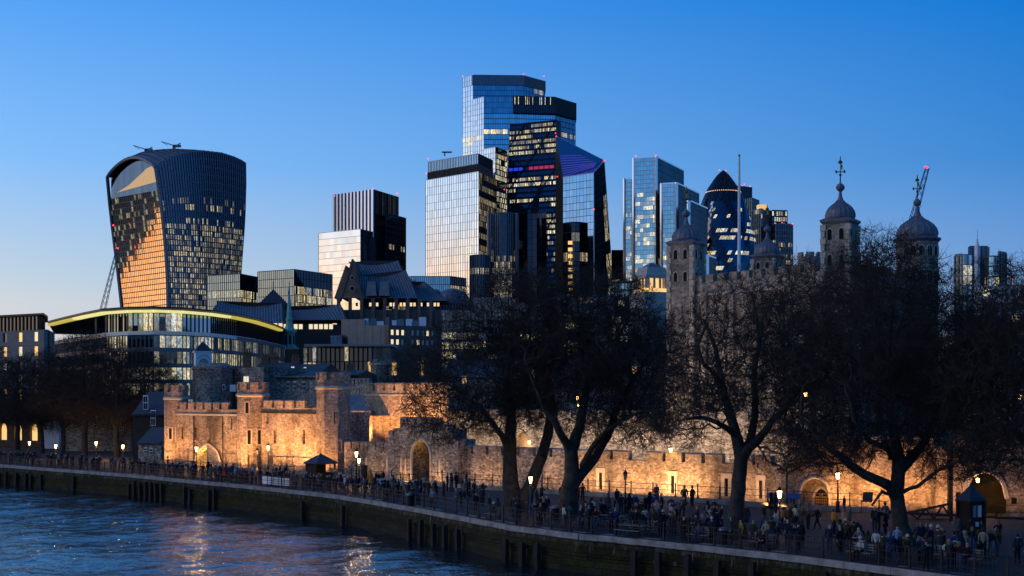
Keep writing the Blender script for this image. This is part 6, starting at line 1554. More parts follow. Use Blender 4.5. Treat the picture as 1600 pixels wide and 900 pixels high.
# ------------------------------------------------------------------ lamps and small structures on the wharf
def ground_at(px, py): return G(px, (CAMZ)*FPX/(py-HORZ))
def lamppost(px, basey, h, lit, label, mat='iron', glint=120):
    p = ground_at(px, basey); o = thing('lamp_post', label, 'lamp post', (p.x, p.y, 0), 'lamp posts on the wharf'); c = (p.x, p.y, 0)
    mb = MB(); mb.lathe(c, [(.22, 0), (.22, .12), (.15, .2), (.14, .75), (.17, .8), (.09, .9), (.065, h*.6), (.055, h-.75), (.10, h-.72), (.05, h-.66), (.05, h-.5)], 10); mb.tube((p.x-.25, p.y, h-.85), (p.x+.25, p.y, h-.85), .02, n=5); mb.build('post', M[mat], o)
    mb = MB(); s = .17
    mb.lathe((p.x, p.y, h-.5), [(s*.62, 0), (s*1.15, .5)], 4, phase=PI/4)
    mb.build('lantern_glass', M['lampglow'] if lit else M['lampdead'], o)
    mb = MB()
    for k in range(4): a = PI/4+k*PI/2; mb.tube((p.x+s*.66*math.cos(a), p.y+s*.66*math.sin(a), h-.5), (p.x+s*1.2*math.cos(a), p.y+s*1.2*math.sin(a), h), .018, n=4)
    mb.lathe((p.x, p.y, h), [(s*1.45, 0), (s*1.3, .05), (s*.5, .2), (s*.3, .28), (s*.12, .32), (.02, .5)], 8); mb.build('lantern_frame', M['iron'], o)
    if lit and glint:
        l = bpy.data.lights.new('lantern_light', 'POINT'); l.energy = glint; l.color = (1, .55, .20); l.shadow_soft_size = .27
        lo = bpy.data.objects.new('lantern_light', l); COL.objects.link(lo); lo.parent = o; lo.location = (0, 0, h-.25)
    return o
M['lampdead'] = plain('unlit_lantern_glass', (.30, .30, .28), .2, var=.2)
for a in ((307, 738, 3.1, 1, 'lit lamp post left of the wide riverside arch', 'iron', 1000), (402, 741, 2.9, 0, 'unlit lamp post below the middle round turret'), (419, 741, 3.4, 1, 'lit lamp post before the brightest stretch of gate tower'),
          (557, 770, 4.0, 1, 'taller of the two lit lamps right of the kiosk'), (561, 760, 2.9, 1, 'shorter of the two lit lamps right of the kiosk', 'iron', 1000), (829, 806, 3.1, 1, 'lit lamp post between the two big trunks, nearer one', 'blue_iron'), (847, 786, 3.9, 1, 'tall lit blue lamp post between the two big trunks', 'blue_iron'),
          (977, 802, 3.2, 0, 'black unlit lamp post before the long wall'), (1218, 835, 3.0, 1, 'lit blue lamp post right of the thick single trunk', 'blue_iron'), (1309, 800, 3.2, 1, 'lit lamp post right of the barred door'),
          (150, 718, 2.6, 1, 'lit lamp post before the stone lodge', 'iron', 1000), (192, 722, 2.4, 1, 'lit lamp post between stone lodge and cottage', 'iron', 1000), (87, 717, 2.1, 1, 'lit lamp post at the white-walled house', 'iron', 1000), (46, 716, 2.5, 1, 'lit lamp post by the amber arcade')): lamppost(*a)
glowlamp(1259, 616, 150, 'amber lamp among the branches left of the spreading tree', 60, r=.2, energy=False); glowlamp(1528, 610, 140, 'amber lamp among the branches above the large arch', 60, r=.2, energy=False); glowlamp(1592, 620, 150, 'cluster lamp in the branches at the right edge', 60, r=.26, energy=False)
for px, py, Y, lab in ((902, 622, 170, 'upper small amber lamp seen through the twin tree crowns'), (905, 634, 168, 'lower small amber lamp seen through the twin tree crowns'), (714, 612, 168, 'amber lamp glowing in the left crown of the twin trees'), (843, 552, 300, 'small amber light in the middle of the twin crowns')): glowlamp(px, py, Y, lab, r=.22, energy=False)

def hut(px, basey, w_, d, hw, label, roofc, open_=True, rz=.7):
    p = ground_at(px, basey); root = thing('kiosk', label, 'kiosk', (p.x, p.y, 0)); ca, sa = math.cos(rz), math.sin(rz)
    L_ = lambda x, y: (p.x+x*ca-y*sa, p.y+x*sa+y*ca)
    for sx_ in (-1, 1):
        for sy_ in (-1, 1): x, y = L_(sx_*w_/2*.92, sy_*d/2*.92); mb = MB(); mb.box((x, y, 0), (.16, .16, hw), rz); mb.build('post', M['timber'], root)
    mb = MB(); 
    if open_:
        for a, b in (((-w_/2*.9, d/2*.9), (w_/2*.9, d/2*.9)), ((-w_/2*.9, -d/2*.9), (-w_/2*.9, d/2*.9))):
            q0, q1 = L_(*a), L_(*b); mb.hexa([(*q0, 0), (*q1, 0), (q1[0], q1[1]+.06, 0), (q0[0], q0[1]+.06, 0)], [(*q0, hw*.95), (*q1, hw*.95), (q1[0], q1[1]+.06, hw*.95), (q0[0], q0[1]+.06, hw*.95)])
        x, y = L_(0, 0); mb.box((x, y, 0), (w_*.8, d*.5, 1.0), rz)
    else: mb.box((p.x, p.y, 0), (w_*.86, d*.86, hw), rz)
    mb.build('boarding', M['timber'], root)
    mb = MB(); mb.lathe((p.x, p.y, hw), [(w_*.76, -.1), (w_*.78, 0), (w_*.40, .5), (.12, .95), (.03, 1.15)], 4, phase=rz+PI/4); mb.build('roof', M[roofc], root)
    if not open_:
        for sx_ in (-1, 1): x, y = L_(sx_*.22, -d/2*.87); mb = MB(); mb.box((x, y, 1.2), (.3, .06, .8), rz); mb.build('window', M['white' if sx_ > 0 else 'lampdead'], root)
        x, y = L_(.0, -d/2*.88); mb = MB(); mb.box((x, y, .55), (.28, .05, .32), rz); mb.build('notice', M['white'], root)
hut(501, 752, 2.6, 2.2, 2.05, 'small open timber kiosk with grey pyramid roof before the gate tower', 'slate')
hut(1517, 834, 1.35, 1.35, 2.35, 'narrow dark timber sentry hut with pointed roof before the large arch', 'slate', False, .4)

# timber deck fence before the pointed doorway
W_ = lambda px, d: wl(px, d)
railing('deck_fence', 'dark timber picket fence on the deck left of the pointed doorway', [W_(556, 3.6), W_(604, 3.4), W_(650, 3.0)], 3.2, 1.25, M['timber'], bars=.24, rails=(.12, .95))
railing('deck_fence', 'short timber fence right in front of the pointed doorway', [W_(655, 2.6), W_(684, 2.4)], 1.4, 1.1, M['timber'], bars=.2, rails=(.12, .95))
p = W_(603, 3.2); o = thing('timber_post', 'thick square timber post in the middle of the deck fence', 'post', (p.x, p.y, 0)); mb = MB(); mb.box((p.x, p.y, 0), (.5, .5, 1.65), .7); mb.box((p.x, p.y, 1.65), (.62, .62, .14), .7); mb.build('post', M['timber'], o)
# braced timber ramp rail on the right
A, B = G(1420, 101.5), G(1486, 99.5); o = thing('ramp_rail', 'dark braced timber ramp side right of the spreading tree', 'ramp', (A.x, A.y, 0)); mb = MB()
za, zb = PZ(802, 101), PZ(786, 100); mb.tube(V3(A, za), V3(B, zb), .13, n=4); mb.tube(V3(A, za-.55), V3(B, zb-1.2), .10, n=4); mb.build('rail', M['timber'], o)
for k in range(5):
    a, b = A+(B-A)*k/5, A+(B-A)*(k+1)/5; f = lambda t: za+(zb-za)*t
    mb = MB(); (mb.tube(V3(a, f(k/5)-.5-.13*k), V3(b, f((k+1)/5)), .08, n=4) if k % 2 else mb.tube(V3(a, f(k/5)), V3(b, f((k+1)/5)-.6-.13*k), .08, n=4)); mb.build('brace', M['timber'], o)
mb = MB(); mb.box((B.x, B.y, -.05), (.22, .22, zb+.15)); mb.build('post', M['timber'], o)
# info boards
for px, lab in ((1226, 'left blue slanted information board by the barred door'), (1256, 'right blue slanted information board before the barred door'), (1371, 'dark upright notice board left of the spreading tree')):
    p = wl(px, 2.9); o = thing('information_board', lab, 'sign', (p.x, p.y, 0)); t = (wl(px+4, 2.9)-p).normalized(); n = Vector((t.y, -t.x)); mb = MB()
    for k in (-.55, .55): q = p+t*k; mb.tube(V3(q, 0), V3(q, 1.0), .03, n=5)
    mb.build('stand', M['iron'], o); mb = MB(); hw_ = .65 if px < 1300 else .4; a, b = p-t*hw_, p+t*hw_; up = 1.35 if px < 1300 else 1.7
    mb.hexa([V3(a+n*.25, .95), V3(b+n*.25, .95), V3(b+n*.22, .90), V3(a+n*.22, .90)], [V3(a-n*.05, up), V3(b-n*.05, up), V3(b-n*.08, up-.05), V3(a-n*.08, up-.05)]); mb.build('panel', plain('blue_panel', (.06, .10, .22), .5, var=.3, scale=3) if px < 1300 else M['iron'], o)
# white barrier boards on the quay railing
for k in range(5):
    px = 405+k*8.6; p, t, n = edge_at(px); q, _, _ = edge_at(px+7.4); p, q = p-n*.38, q-n*.38; o = thing('barrier_board', ['first', 'second', 'third', 'fourth', 'fifth'][k]+' white board from the left on the quay railing', 'board', (p.x, p.y, 0), 'white boards on the railing')
    for j in (0, 1): mb = MB(); z = .22+j*.42; mb.hexa([V3(p, z), V3(q, z), V3(q-n*.04, z), V3(p-n*.04, z)], [V3(p, z+.36), V3(q, z+.36), V3(q-n*.04, z+.36), V3(p-n*.04, z+.36)]); mb.build('panel', M['white'], o)
p, t, n = edge_at(597); p = ground_at(599, 772); o = thing('pennant_sign', 'small white and blue hanging sign on the deck fence', 'sign', (p.x, p.y, 0)); mb = MB(); mb.box((p.x, p.y, 1.0), (.9, .05, .5), .6); mb.build('panel', M['white'], o); mb = MB(); mb.box((p.x+.02, p.y-.035, 1.1), (.6, .03, .25), .6); mb.build('emblem', M['blue_iron'], o)
# benches and picnic tables
def bench(px, py, rz, label):
    p = ground_at(px, py); o = thing('park_bench', label, 'bench', (p.x, p.y, 0), 'benches on the wharf'); ca, sa = math.cos(rz), math.sin(rz); L_ = lambda x, y: (p.x+x*ca-y*sa, p.y+x*sa+y*ca)
    for k in range(4): mb = MB(); mb.box((*L_(0, -.2+k*.13), .43), (1.8, .11, .04), rz); mb.build('seat_slat', M['benchwood'], o)
    for k in range(3): mb = MB(); mb.box((*L_(0, .26+k*.03), .56+k*.14), (1.8, .03, .10), rz); mb.build('back_slat', M['benchwood'], o)
    for x in (-.8, .8):
        for y in (-.18, .24): mb = MB(); mb.box((*L_(x, y), 0), (.06, .06, .92 if y > 0 else .64), rz); mb.build('leg', M['iron'], o)
def table(px, py, rz, label):
    p = ground_at(px, py); o = thing('picnic_table', label, 'table', (p.x, p.y, 0), 'tables on the wharf'); ca, sa = math.cos(rz), math.sin(rz); L_ = lambda x, y: (p.x+x*ca-y*sa, p.y+x*sa+y*ca)
    for k in range(4): mb = MB(); mb.box((*L_(0, -.3+k*.2), .74), (2.1, .18, .04), rz); mb.build('top_plank', M['benchwood'], o)
    for y in (-.75, .75): mb = MB(); mb.box((*L_(0, y), .44), (2.1, .26, .04), rz); mb.build('seat', M['benchwood'], o)
    for x in (-.75, .75):
        for s_ in (-1, 1): a = L_(x, .62*s_); b = L_(x, .2*s_); mb = MB(); mb.tube((*a, 0), (*b, .74), .05, n=4); mb.build('leg', M['timber'], o)
        mb = MB(); mb.tube((*L_(x, -.8), .41), (*L_(x, .8), .41), .04, n=4); mb.build('crossbar', M['timber'], o)
M['benchwood'] = plain('bench_wood', (.20, .18, .15), .8, var=.35, scale=3)
dirr = lambda px: math.atan2(edge_at(px)[1].y, edge_at(px)[1].x)
for a in ((955, 822, 'picnic table right of the leaning trunk'), (1035, 832, 'picnic table under the black lamp post'), (990, 838, 'picnic table close to the river railing')): table(a[0], a[1], dirr(a[0]), a[2])
for a in ((1478, 880, 'wooden bench right of the spreading tree near the railing'), (1510, 884, 'second bench right of the spreading tree'), (1190, 858, 'wooden bench right of the thick single trunk'), (1090, 846, 'wooden bench left of the thick single trunk'), (770, 812, 'wooden bench left of the twin trunks'), (1345, 875, 'wooden bench left of the spreading tree')): bench(a[0], a[1], dirr(a[0]), a[2])
# amber arcade at far left
A, B = G(-60, 246), G(66, 236); ln = (B-A).length; o = thing('arcade', 'low dark arcade with amber lit arches at the far left', 'building', (*A, 0)); f = lambda px: ln*(px+60)/126
wall(o, A, B, 0, 7.2, 5, M['brick'], [(f(x)-1.0, f(x)+1.0, 1.2, 3.2, 4.3, 'round', .6, M['winglow'], 'window') for x in (-40, -18, 6, 29, 53)])
# a few trailing ends: litter bins
for px, py, lab in ((868, 812, 'dark litter bin between the big trunks'), (1130, 850, 'dark litter bin beside the thick single trunk'), (1440, 868, 'dark litter bin by the benches'), (640, 790, 'dark litter bin below the pointed doorway')):
    p = ground_at(px, py); o = thing('litter_bin', lab, 'bin', (p.x, p.y, 0)); mb = MB(); mb.lathe((p.x, p.y, 0), [(.26, 0), (.30, .8), (.32, .84), (.30, .88)], 12); mb.build('body', M['iron'], o); mb = MB(); mb.lathe((p.x, p.y, .9), [(.32, 0), (.26, .14), (.05, .2)], 12); mb.build('lid', M['frame_grey'], o)
# ------------------------------------------------------------------ people
def objcol(name, rough=.85, mul=1.0):
    m, t, b = newmat(name); oi = nd(t, 'ShaderNodeObjectInfo'); n = noise(t, 9, 3, .6)
    g = cramp(t, n, [(.3, .75), (.7, 1.1)])
    t.links.new(mixc(t, 1.0, oi.outputs['Color'], g, 'MULTIPLY'), b.inputs['Base Color']); b.inputs['Roughness'].default_value = rough; b.inputs['Specular IOR Level'].default_value = .2
    return m
def randcol(name, stops):
    m, t, b = newmat(name); oi = nd(t, 'ShaderNodeObjectInfo'); r = cramp(t, oi.outputs['Random'], stops)
    t.nodes[-1].color_ramp.interpolation = 'CONSTANT' if t.nodes[-1].type == 'VALTORGB' else 'LINEAR'
    t.links.new(r, b.inputs['Base Color']); b.inputs['Roughness'].default_value = .85; b.inputs['Specular IOR Level'].default_value = .2
    return m
PM = [objcol('coat_cloth'), randcol('trouser_cloth', [(0, (.012, .012, .016)), (.45, (.02, .03, .055)), (.65, (.045, .075, .14)), (.8, (.03, .028, .026)), (.92, (.12, .11, .10))]),
      randcol('skin', [(0, (.45, .28, .20)), (.3, (.52, .34, .25)), (.6, (.30, .17, .11)), (.8, (.14, .075, .05))]), randcol('hair', [(0, (.012, .009, .007)), (.5, (.05, .03, .018)), (.8, (.16, .10, .05)), (.93, (.30, .28, .26))]), plain('shoe', (.03, .03, .032), .6)]
def person_mesh(pose):
    B = {}                                    # joint -> (pos, radius)
    lean = {'lean': .22, 'walk': .05, 'sit': .03}.get(pose, .0); sit = pose == 'sit'
    z0 = .50 if sit else .95
    def sp(h, x=0): return (x, -lean*(h-.0), z0+h)
    J = {'pelvis': (sp(0), .135), 'waist': (sp(.16), .135), 'chest': (sp(.36), .165), 'collar': (sp(.50), .10), 'neck': (sp(.56), .056), 'head': ((0, -lean*.6-.015, z0+.68), .088), 'crown': ((0, -lean*.6-.0, z0+.76), .078)}
    E_ = [('pelvis', 'waist', 0), ('waist', 'chest', 0), ('chest', 'collar', 0), ('collar', 'neck', 2), ('neck', 'head', 2), ('head', 'crown', 2)]
    for s, n in ((-1, 'l'), (1, 'r')):
        st_ = {'walk': .28*s, 'walk2': -.22*s}.get(pose, .03*s)
        J[n+'hip'] = ((s*.095, 0, z0-.03), .105)
        if sit: J[n+'knee'] = ((s*.11, -.42, z0-.02), .075); J[n+'ankle'] = ((s*.11, -.42, .09), .05); J[n+'toe'] = ((s*.12, -.58, .05), .045)
        else: J[n+'knee'] = ((s*.10, -st_*.55-.03, .50), .075); J[n+'ankle'] = ((s*.10, -st_*1.05+.02, .09), .052); J[n+'toe'] = ((s*.115, -st_*1.05-.14, .05), .045)
        sh = sp(.47, s*.185); J[n+'sh'] = (sh, .075)
        if pose in ('phone',): el, wr, ha = (s*.24, -.16, z0+.26), (s*.10, -.34, z0+.50), (s*.05, -.37, z0+.58)
        elif pose == 'lean': el, wr, ha = (s*.25, -.26, z0+.20), (s*.12, -.48, z0+.20), (s*.05, -.54, z0+.19)
        elif pose == 'pocket': el, wr, ha = (s*.30, .06, z0+.19), (s*.21, -.06, z0+.0), (s*.17, -.09, z0-.05)
        elif pose == 'sit': el, wr, ha = (s*.25, -.05, z0+.20), (s*.15, -.27, z0+.16), (s*.09, -.33, z0+.14)
        elif pose in ('walk', 'walk2'): el, wr, ha = (s*.24, .10*s+.03, z0+.20), (s*.23, .20*s-.08, z0-.02), (s*.22, .24*s-.10, z0-.10)
        elif pose == 'point' and s == 1: el, wr, ha = (.34, -.18, z0+.40), (.44, -.40, z0+.50), (.48, -.48, z0+.53)
        else: el, wr, ha = (s*.25, .02, z0+.20), (s*.25, -.05, z0-.03), (s*.245, -.06, z0-.11)
        J[n+'el'] = (el, .058); J[n+'wr'] = (wr, .042); J[n+'ha'] = (ha, .042)
        E_ += [('pelvis', n+'hip', 1), (n+'hip', n+'knee', 1), (n+'knee', n+'ankle', 1), (n+'ankle', n+'toe', 4), ('collar', n+'sh', 0), (n+'sh', n+'el', 0), (n+'el', n+'wr', 0), (n+'wr', n+'ha', 2)]
    names = list(J); ix = {k: i for i, k in enumerate(names)}
    me = bpy.data.meshes.new('p'); bm = bmesh.new(); sk = bm.verts.layers.skin.verify()
    vs = [bm.verts.new(J[k][0]) for k in names]
    for a, b, _ in E_: bm.edges.new((vs[ix[a]], vs[ix[b]]))
    for k, v in zip(names, vs):
        r = J[k][1]; rx = r*1.18 if k in ('chest', 'waist', 'pelvis') else r; v[sk].radius = (rx, r*.86 if k in ('chest', 'waist', 'pelvis') else r*1.0); v[sk].use_root = k == 'pelvis'
    bm.to_mesh(me); bm.free(); ob = bpy.data.objects.new('p', me); COL.objects.link(ob)
    ob.modifiers.new('s', 'SKIN').use_smooth_shade = True; ss = ob.modifiers.new('d', 'SUBSURF'); ss.levels = 1
    dg = bpy.context.evaluated_depsgraph_get(); m2 = bpy.data.meshes.new_from_object(ob.evaluated_get(dg)); bpy.data.objects.remove(ob)
    seg = [(np.array(J[a][0]), np.array(J[b][0]), m) for a, b, m in E_]
    V = np.array([v.co for v in m2.vertices]); F = [tuple(p.vertices) for p in m2.polygons]; mi = []
    hc = np.array(J['head'][0])
    for f in F:
        c = V[list(f)].mean(0); best = 9; bm_ = 0
        for a, b, m in seg:
            t = np.clip(np.dot(c-a, b-a)/(np.dot(b-a, b-a)+1e-9), 0, 1); d = np.linalg.norm(c-(a+(b-a)*t))
            if d < best: best = d; bm_ = m
        if c[2] > hc[2]-.10 and bm_ == 2 and abs(c[0]) < .2 and np.linalg.norm(c[:2]-hc[:2]) < .2: bm_ = 3 if (c[1] > hc[1]+.02 or c[2] > hc[2]+.075) else 2
        if pose == 'coat' and bm_ == 1 and c[2] > .52: bm_ = 0
        mi.append(bm_)
    mb = MB(); mb.v = [tuple(v) for v in V]; mb.f = F; mb.m = mi; mb.lit = [0]*len(F); mb.rnd = [0]*len(F)
    for n, s in (('l', -1), ('r', 1)):        # five unequal fingers
        w_, h = Vector(J[n+'wr'][0]), Vector(J[n+'ha'][0]); d = (h-w_).normalized(); a = d.orthogonal().normalized()
        for k, ln in enumerate((.06, .075, .08, .07)):
            p = h+a*(k-1.5)*.019+d*.02; q = p+d*ln*.6; mb.tube(p, q, .010, .009, 4, 2); mb.tube(q, q+(d*.7+Vector((0, -.5, -.2))).normalized()*ln*.5, .009, .006, 4, 2)
        mb.tube(h-a*.03, h-a*.055+d*.05+Vector((0, -.02, 0)), .012, .008, 4, 2)
    hp = Vector(J['head'][0]); mb.tube(hp+Vector((0, -.075, .02)), hp+Vector((0, -.108, -.012)), .008, .015, 4, 2)
    for s in (-1, 1): mb.lathe(hp+Vector((s*.032, -.085, .03)), [(.001, -.008), (.010, 0), (.001, .008)], 5, 4); mb.lathe(hp+Vector((s*.088, 0, .0)), [(.002, -.03), (.014, 0), (.002, .03)], 5, 2)
    mb.tube(hp+Vector((-.022, -.086, -.045)), hp+Vector((.022, -.086, -.045)), .006, .006, 4, 3)
    if pose == 'coat': mb.lathe((0, 0, 0), [(.225, .55), (.20, .75), (.165, .98), (.14, 1.1)], 12, 0)
    o = mb.build('body', PM); me2 = o.data; me2.polygons.foreach_set('use_smooth', [True]*len(me2.polygons)); bpy.data.objects.remove(o)
    return me2, hp
POSES = {k: person_mesh(k) for k in ('stand', 'walk', 'walk2', 'lean', 'phone', 'pocket', 'coat', 'sit', 'point')}
def acc_mesh(kind):
    mb = MB()
    if kind == 'beanie': mb.lathe((0, 0, 0), [(.112, .015), (.118, .05), (.108, .10), (.075, .145), (.02, .165)], 10); mb.lathe((0, 0, .16), [(.005, 0), (.03, .02), (.03, .045), (.005, .06)], 6)
    elif kind == 'hood': mb.lathe((0, .012, -.12), [(.13, 0), (.135, .08), (.125, .20), (.09, .27), (.02, .30)], 10)
    elif kind == 'backpack': mb.hexa([(-.15, .12, -.56), (.15, .12, -.56), (.14, .28, -.54), (-.14, .28, -.54)], [(-.13, .10, -.16), (.13, .10, -.16), (.11, .22, -.18), (-.11, .22, -.18)]); mb.tube((-.11, .1, -.2), (-.11, -.1, -.22), .02, n=4); mb.tube((.11, .1, -.2), (.11, -.1, -.22), .02, n=4)
    elif kind == 'long_hair': mb.lathe((0, .02, -.2), [(.10, 0), (.115, .08), (.112, .2), (.105, .26), (.06, .315), (.01, .325)], 10)
    o = mb.build(kind, [objcol('accessory_cloth') if 'accm' not in globals() else globals()['accm']]); 
    globals()['accm'] = o.data.materials[0]; me = o.data; me.polygons.foreach_set('use_smooth', [True]*len(me.polygons)); bpy.data.objects.remove(o); return me
ACC = {k: acc_mesh(k) for k in ('beanie', 'hood', 'backpack', 'long_hair')}
CLOTH = [('black', (.012, .012, .015), 9), ('dark navy', (.012, .018, .04), 7), ('charcoal', (.035, .035, .04), 6), ('dark brown', (.045, .03, .02), 3), ('olive', (.04, .045, .02), 3), ('grey', (.11, .11, .12), 3), ('beige', (.30, .23, .16), 1.6), ('cream', (.60, .56, .49), 1.2), ('burgundy', (.07, .012, .018), .9), ('blue', (.025, .05, .17), 1.0), ('red', (.40, .02, .02), .25), ('teal', (.02, .07, .08), .6), ('mustard', (.45, .24, .03), .4), ('pale blue', (.20, .28, .40), .8)]
ZONES = [(120, 'before the stone lodge'), (260, 'before the cottage'), (345, 'before the wide arch'), (405, 'below the middle turret'), (455, 'behind the white boards'), (530, 'at the kiosk'), (600, 'by the deck fence'), (650, 'left of the doorway'), (705, 'before the pointed doorway'), (780, 'left of the twin trunks'), (840, 'under the twin trunks'), (900, 'at the forked tree'), (960, 'by the picnic tables'), (1010, 'at the black lamp post'), (1070, 'before the cross loophole'), (1130, 'left of the thick trunk'), (1200, 'right of the thick trunk'), (1250, 'by the blue lamp post'), (1330, 'before the barred door'), (1390, 'left of the spreading tree'), (1450, 'under the spreading tree'), (1520, 'by the benches'), (1700, 'at the right edge')]
used = {}
prs = random.Random(77); taken = []
def person(px, py, pose=None, cloth=None, acc=None, face=None, scale=None, note=None, min_d=.5):
    p = ground_at(px, py)
    for q in taken:
        if (q-p).length < min_d: return None
    taken.append(p)
    if cloth is None: nm, c, _ = prs.choices(CLOTH, [x[2] for x in CLOTH])[0]
    else: nm, c = next((x[0], x[1]) for x in CLOTH if x[0] == cloth)
    pose = pose or prs.choice(['stand', 'stand', 'walk', 'walk2', 'phone', 'pocket', 'coat', 'coat', 'pocket'])
    if acc is None: acc = prs.choice(['', '', 'beanie', 'hood', 'backpack', 'long_hair', 'beanie', ''])
    t = edge_at(max(-150, min(1800, px)))[1]; inland = math.atan2(t.x, -t.y)
    if face is None: face = dirr(px) if pose == 'sit' else prs.uniform(0, 2*PI)
    s = scale or prs.uniform(.93, 1.06)
    me, hp = POSES[pose]
    zone = next(z for x, z in ZONES if px < x)
    act = {'stand': 'standing', 'walk': 'striding', 'walk2': 'walking', 'lean': 'leaning on the river railing', 'phone': 'holding up a phone', 'pocket': 'hands in pockets', 'coat': 'standing', 'sit': 'sitting', 'point': 'pointing'}[pose]
    gar = 'long coat' if pose == 'coat' else 'jacket'
    extra = {'': '', 'beanie': ' and bobble hat', 'hood': ' with hood up', 'backpack': ' with backpack', 'long_hair': ' with long hair'}[acc]
    lab = note or f'person in {nm} {gar}{extra} {act} {zone}'
    if len(lab.split()) > 13: lab = lab.replace(' river', '').replace(' and bobble hat', ' and hat').replace('holding up a phone', 'with phone').replace(' with hood up', ' hooded')
    root = thing('person', lab, 'person', (p.x, p.y, -.004), 'people on the wharf'); root.rotation_euler = (0, 0, face); root.scale = (s, s, s*prs.uniform(.97, 1.03))
    b = bpy.data.objects.new('body', me); COL.objects.link(b); b.parent = root; b.color = (*c, 1)
    if acc:
        a = bpy.data.objects.new(acc if acc != 'long_hair' else 'hair', ACC[acc]); COL.objects.link(a); a.parent = root; a.location = hp
        if acc == 'beanie': a.color = (*prs.choice([(.55, .54, .52), (.02, .02, .02), (.12, .03, .03), (.02, .025, .05), (.5, .45, .35), (.03, .03, .03)]), 1)
        elif acc == 'hood': a.color = (*c, 1)
        elif acc == 'backpack': a.color = (*prs.choice([(.02, .02, .022), (.05, .06, .05), (.15, .03, .02), (.02, .04, .12)]), 1)
        else: a.color = (*prs.choice([(.02, .014, .01), (.07, .04, .02), (.2, .13, .06)]), 1)
    used.setdefault(lab, []).append(root)
    return root
def edge_row(px): return HORZ+CAMZ*FPX/interp(EDGE_PX, px)
def back_row(px): return HORZ+CAMZ*FPX/(interp(WALL_PX, px)-2.2)
TR = [(806, 800, 26), (887, 808, 24), (1150, 842, 22), (1412, 856, 20), (1517, 834, 26), (501, 752, 24)]
def clear(px, py): return all(abs(px-a) > w_ or abs(py-b) > 9 for a, b, w_ in TR)
river = lambda px: math.atan2(edge_at(px)[2].y, edge_at(px)[2].x)+PI/2
# the ones that stand out
for a in ((1027, 812, 'coat', 'red', 'long_hair', 'person in bright red coat among the crowd at the black lamp post'), (1303, 838, 'stand', 'mustard', '', 'person in yellow jacket right of the blue lamp post'), (655, 790, 'pocket', 'blue', '', 'person in vivid blue jacket below the pointed doorway'), (447, 746, 'stand', 'olive', '', 'person in green jacket before the bright gate tower'), (1383, 823, 'coat', 'grey', 'beanie', 'person in grey coat alone left of the spreading tree'), (1319, 806, 'stand', 'black', '', 'person in dark jacket alone under the lamp right of the barred door'), (1277, 828, 'walk', 'black', '', 'person in jeans striding before the barred door'), (1557, 868, 'coat', 'beige', 'beanie', 'person in pale fur-trimmed coat near the right edge'), (1345, 875, 'sit', 'cream', 'beanie', 'person in cream jacket sitting left of the spreading tree'), (1115, 828, 'stand', 'burgundy', 'beanie', 'person in burgundy jacket and pale hat left of the thick trunk'), (950, 797, 'walk', 'black', '', 'left of three dark figures striding along the back railing'), (957, 797, 'walk2', 'dark navy', '', 'middle of three dark figures striding along the back railing'), (964, 797, 'walk', 'charcoal', '', 'right of three dark figures striding along the back railing'), (1205, 806, 'coat', 'black', 'hood', 'left of two dark figures by the blue boards'), (1212, 807, 'coat', 'charcoal', 'hood', 'right of two dark figures by the blue boards'), (1048, 818, 'point', 'pale blue', 'beanie', 'person in pale blue jacket pointing at the lamp post'), (699, 768, 'stand', 'black', '', 'left of two dark figures at the railing right of the doorway'), (706, 769, 'stand', 'dark navy', '', 'right of two dark figures at the railing right of the doorway'), (729, 770, 'coat', 'black', 'hood', 'hooded dark figure alone right of the doorway'), (1447, 892, 'phone', 'dark navy', 'beanie', 'person at the railing holding a phone, close to the bottom right')):
    person(a[0], a[1], a[2], a[3], a[4], note=a[5])
def fill(x0, x1, n, tmin, tmax, poses=None, facing=None, md=.5, tries=12):
    c = 0
    for _ in range(n*tries):
        if c >= n: break
        px = prs.uniform(x0, x1); e, b = edge_row(px), back_row(px); f = prs.uniform(tmin, tmax); py = e+(b-e)*f
        if py > 902 or not clear(px, py): continue
        if person(px, py, prs.choice(poses) if poses else None, face=(facing(px)+prs.uniform(-.4, .4)) if facing else None, min_d=md):
            c += 1; p0 = taken[-1]                     # companions close by
            for _k in range(prs.choice([0, 0, 1, 1, 2, 3])):
                if c >= n: break
                a = prs.uniform(0, 2*PI); q = p0+Vector((math.cos(a), math.sin(a)))*prs.uniform(.5, .8); qx, qy = 800+q.x/q.y*FPX, HORZ+CAMZ*FPX/q.y
                if edge_row(qx)-2.2 > qy > back_row(qx)+2 and clear(qx, qy) and person(qx, qy, prs.choice(poses) if poses else None, face=math.atan2(q.x-p0.x, p0.y-q.y)+(PI if prs.random() < .5 else 0)+prs.uniform(-.6, .6), min_d=.42): c += 1
for x0, x1, n in ((-5, 130, 11), (130, 260, 11), (260, 400, 15), (400, 560, 15), (560, 700, 10), (700, 900, 9), (900, 1140, 22), (1140, 1300, 13), (1300, 1500, 16)):
    fill(x0, x1, n, .07, .12, ['lean', 'stand', 'phone', 'pocket', 'coat', 'lean'], river, .62)
for x0, x1, n, a, b in ((0, 260, 8, .14, .5), (260, 480, 14, .14, .7), (480, 640, 22, .15, .75), (640, 800, 18, .2, .85), (810, 900, 6, .2, .8), (900, 1135, 31, .13, .6), (900, 1135, 6, .6, .9), (1165, 1300, 12, .12, .6), (1300, 1500, 20, .12, .65), (1500, 1600, 15, .2, .6)): fill(x0, x1, n, a, b)
for px, py in ((1188, 857), (1193, 859), (1092, 846), (1480, 880), (1512, 884), (772, 812)): person(px, py, 'sit', face=dirr(px)+prs.uniform(-.2, .2), note=None, min_d=.3)
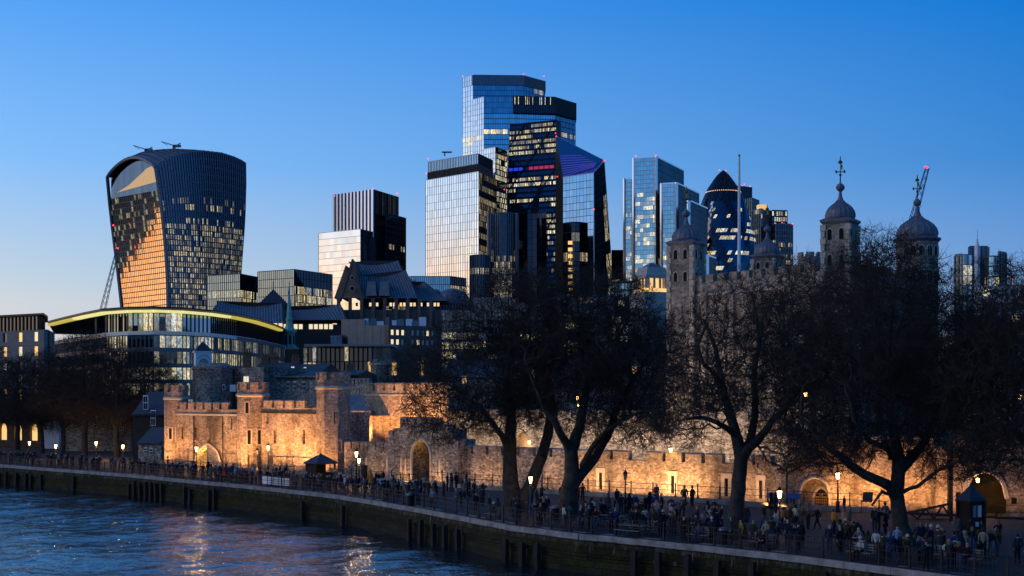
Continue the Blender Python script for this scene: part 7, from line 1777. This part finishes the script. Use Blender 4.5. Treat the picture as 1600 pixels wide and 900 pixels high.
# labels that still coincide: tell the members apart along the picture
for lab, os_ in list(used.items()):
    if len(os_) > 1:
        os_.sort(key=lambda o: o.location.x/o.location.y); nm = {2: ['left', 'right'], 3: ['left', 'middle', 'right']}.get(len(os_))
        if nm:
            for o, w2 in zip(os_, nm): o['label'] = lab.replace('person in', w2+' person in')
for o in bpy.data.objects:
    if o.get('category') == 'person' and len(o['label'].split()) > 16: o['label'] = o['label'].replace('leaning on the railing', 'at the railing').replace('holding up a phone', 'with phone').replace(' and bobble hat', ' and hat').replace('before the cross loophole', 'by the loophole').replace('standing ', '').replace('hands in pockets', '')
# the rest of the press along the far quay reads as one mass
def far_crowd():
    VS, FS, MI = [], [], []; off = 0; r = random.Random(5); pts = []
    mats = [plain('crowd_coat_black', (.012, .012, .015)), plain('crowd_coat_navy', (.015, .022, .05)), plain('crowd_coat_grey', (.07, .07, .075)), plain('crowd_coat_brown', (.05, .035, .025)), plain('crowd_coat_pale', (.34, .32, .29)), plain('crowd_trousers', (.015, .016, .022)), plain('crowd_skin', (.42, .26, .19)), plain('crowd_hair', (.03, .02, .014)), plain('crowd_shoe', (.02, .02, .02))]
    names = ['stand', 'coat', 'pocket', 'lean', 'phone']; src = {}
    for k in names:
        me = POSES[k][0]; V = np.empty(len(me.vertices)*3); me.vertices.foreach_get('co', V); src[k] = (V.reshape(-1, 3), [tuple(q.vertices) for q in me.polygons], [q.material_index for q in me.polygons])
    while len(pts) < 105:
        px = r.uniform(-5, 640) if r.random() < .8 else r.uniform(640, 1120); e, b = edge_row(px), back_row(px); py = e+(b-e)*(r.uniform(.06, .32) if px < 480 else r.uniform(.10, .55)); g = ground_at(px, py)
        if not clear(px, py) or any((g-q).length < .48 for q in taken): continue
        taken.append(g); pts.append(g); V, F, m = src[r.choice(names)]; a = r.uniform(0, 6.28); s = r.uniform(.93, 1.06); R_ = np.array([[math.cos(a), math.sin(a), 0], [-math.sin(a), math.cos(a), 0], [0, 0, 1]])
        VS.append(V@R_*s+np.array([g.x, g.y, -.004])); FS += [tuple(i+off for i in f) for f in F]; off += len(V); ct = r.choices(range(5), [6, 5, 3, 2, 1])[0]; MI += [ct if i == 0 else 4+i for i in m]
    me = bpy.data.meshes.new('crowd'); me.from_pydata(np.concatenate(VS).tolist(), [], FS)
    for m in mats: me.materials.append(m)
    me.polygons.foreach_set('material_index', MI); me.polygons.foreach_set('use_smooth', [True]*len(MI)); o = bpy.data.objects.new('crowd', me); COL.objects.link(o); tag(o, 'dense press of dark-clothed onlookers along the far quay railing', 'crowd', kind='stuff')
far_crowd()
for o in bpy.data.objects:
    for k in ('_org', '_z1', '_x'):
        if k in o: del o[k]
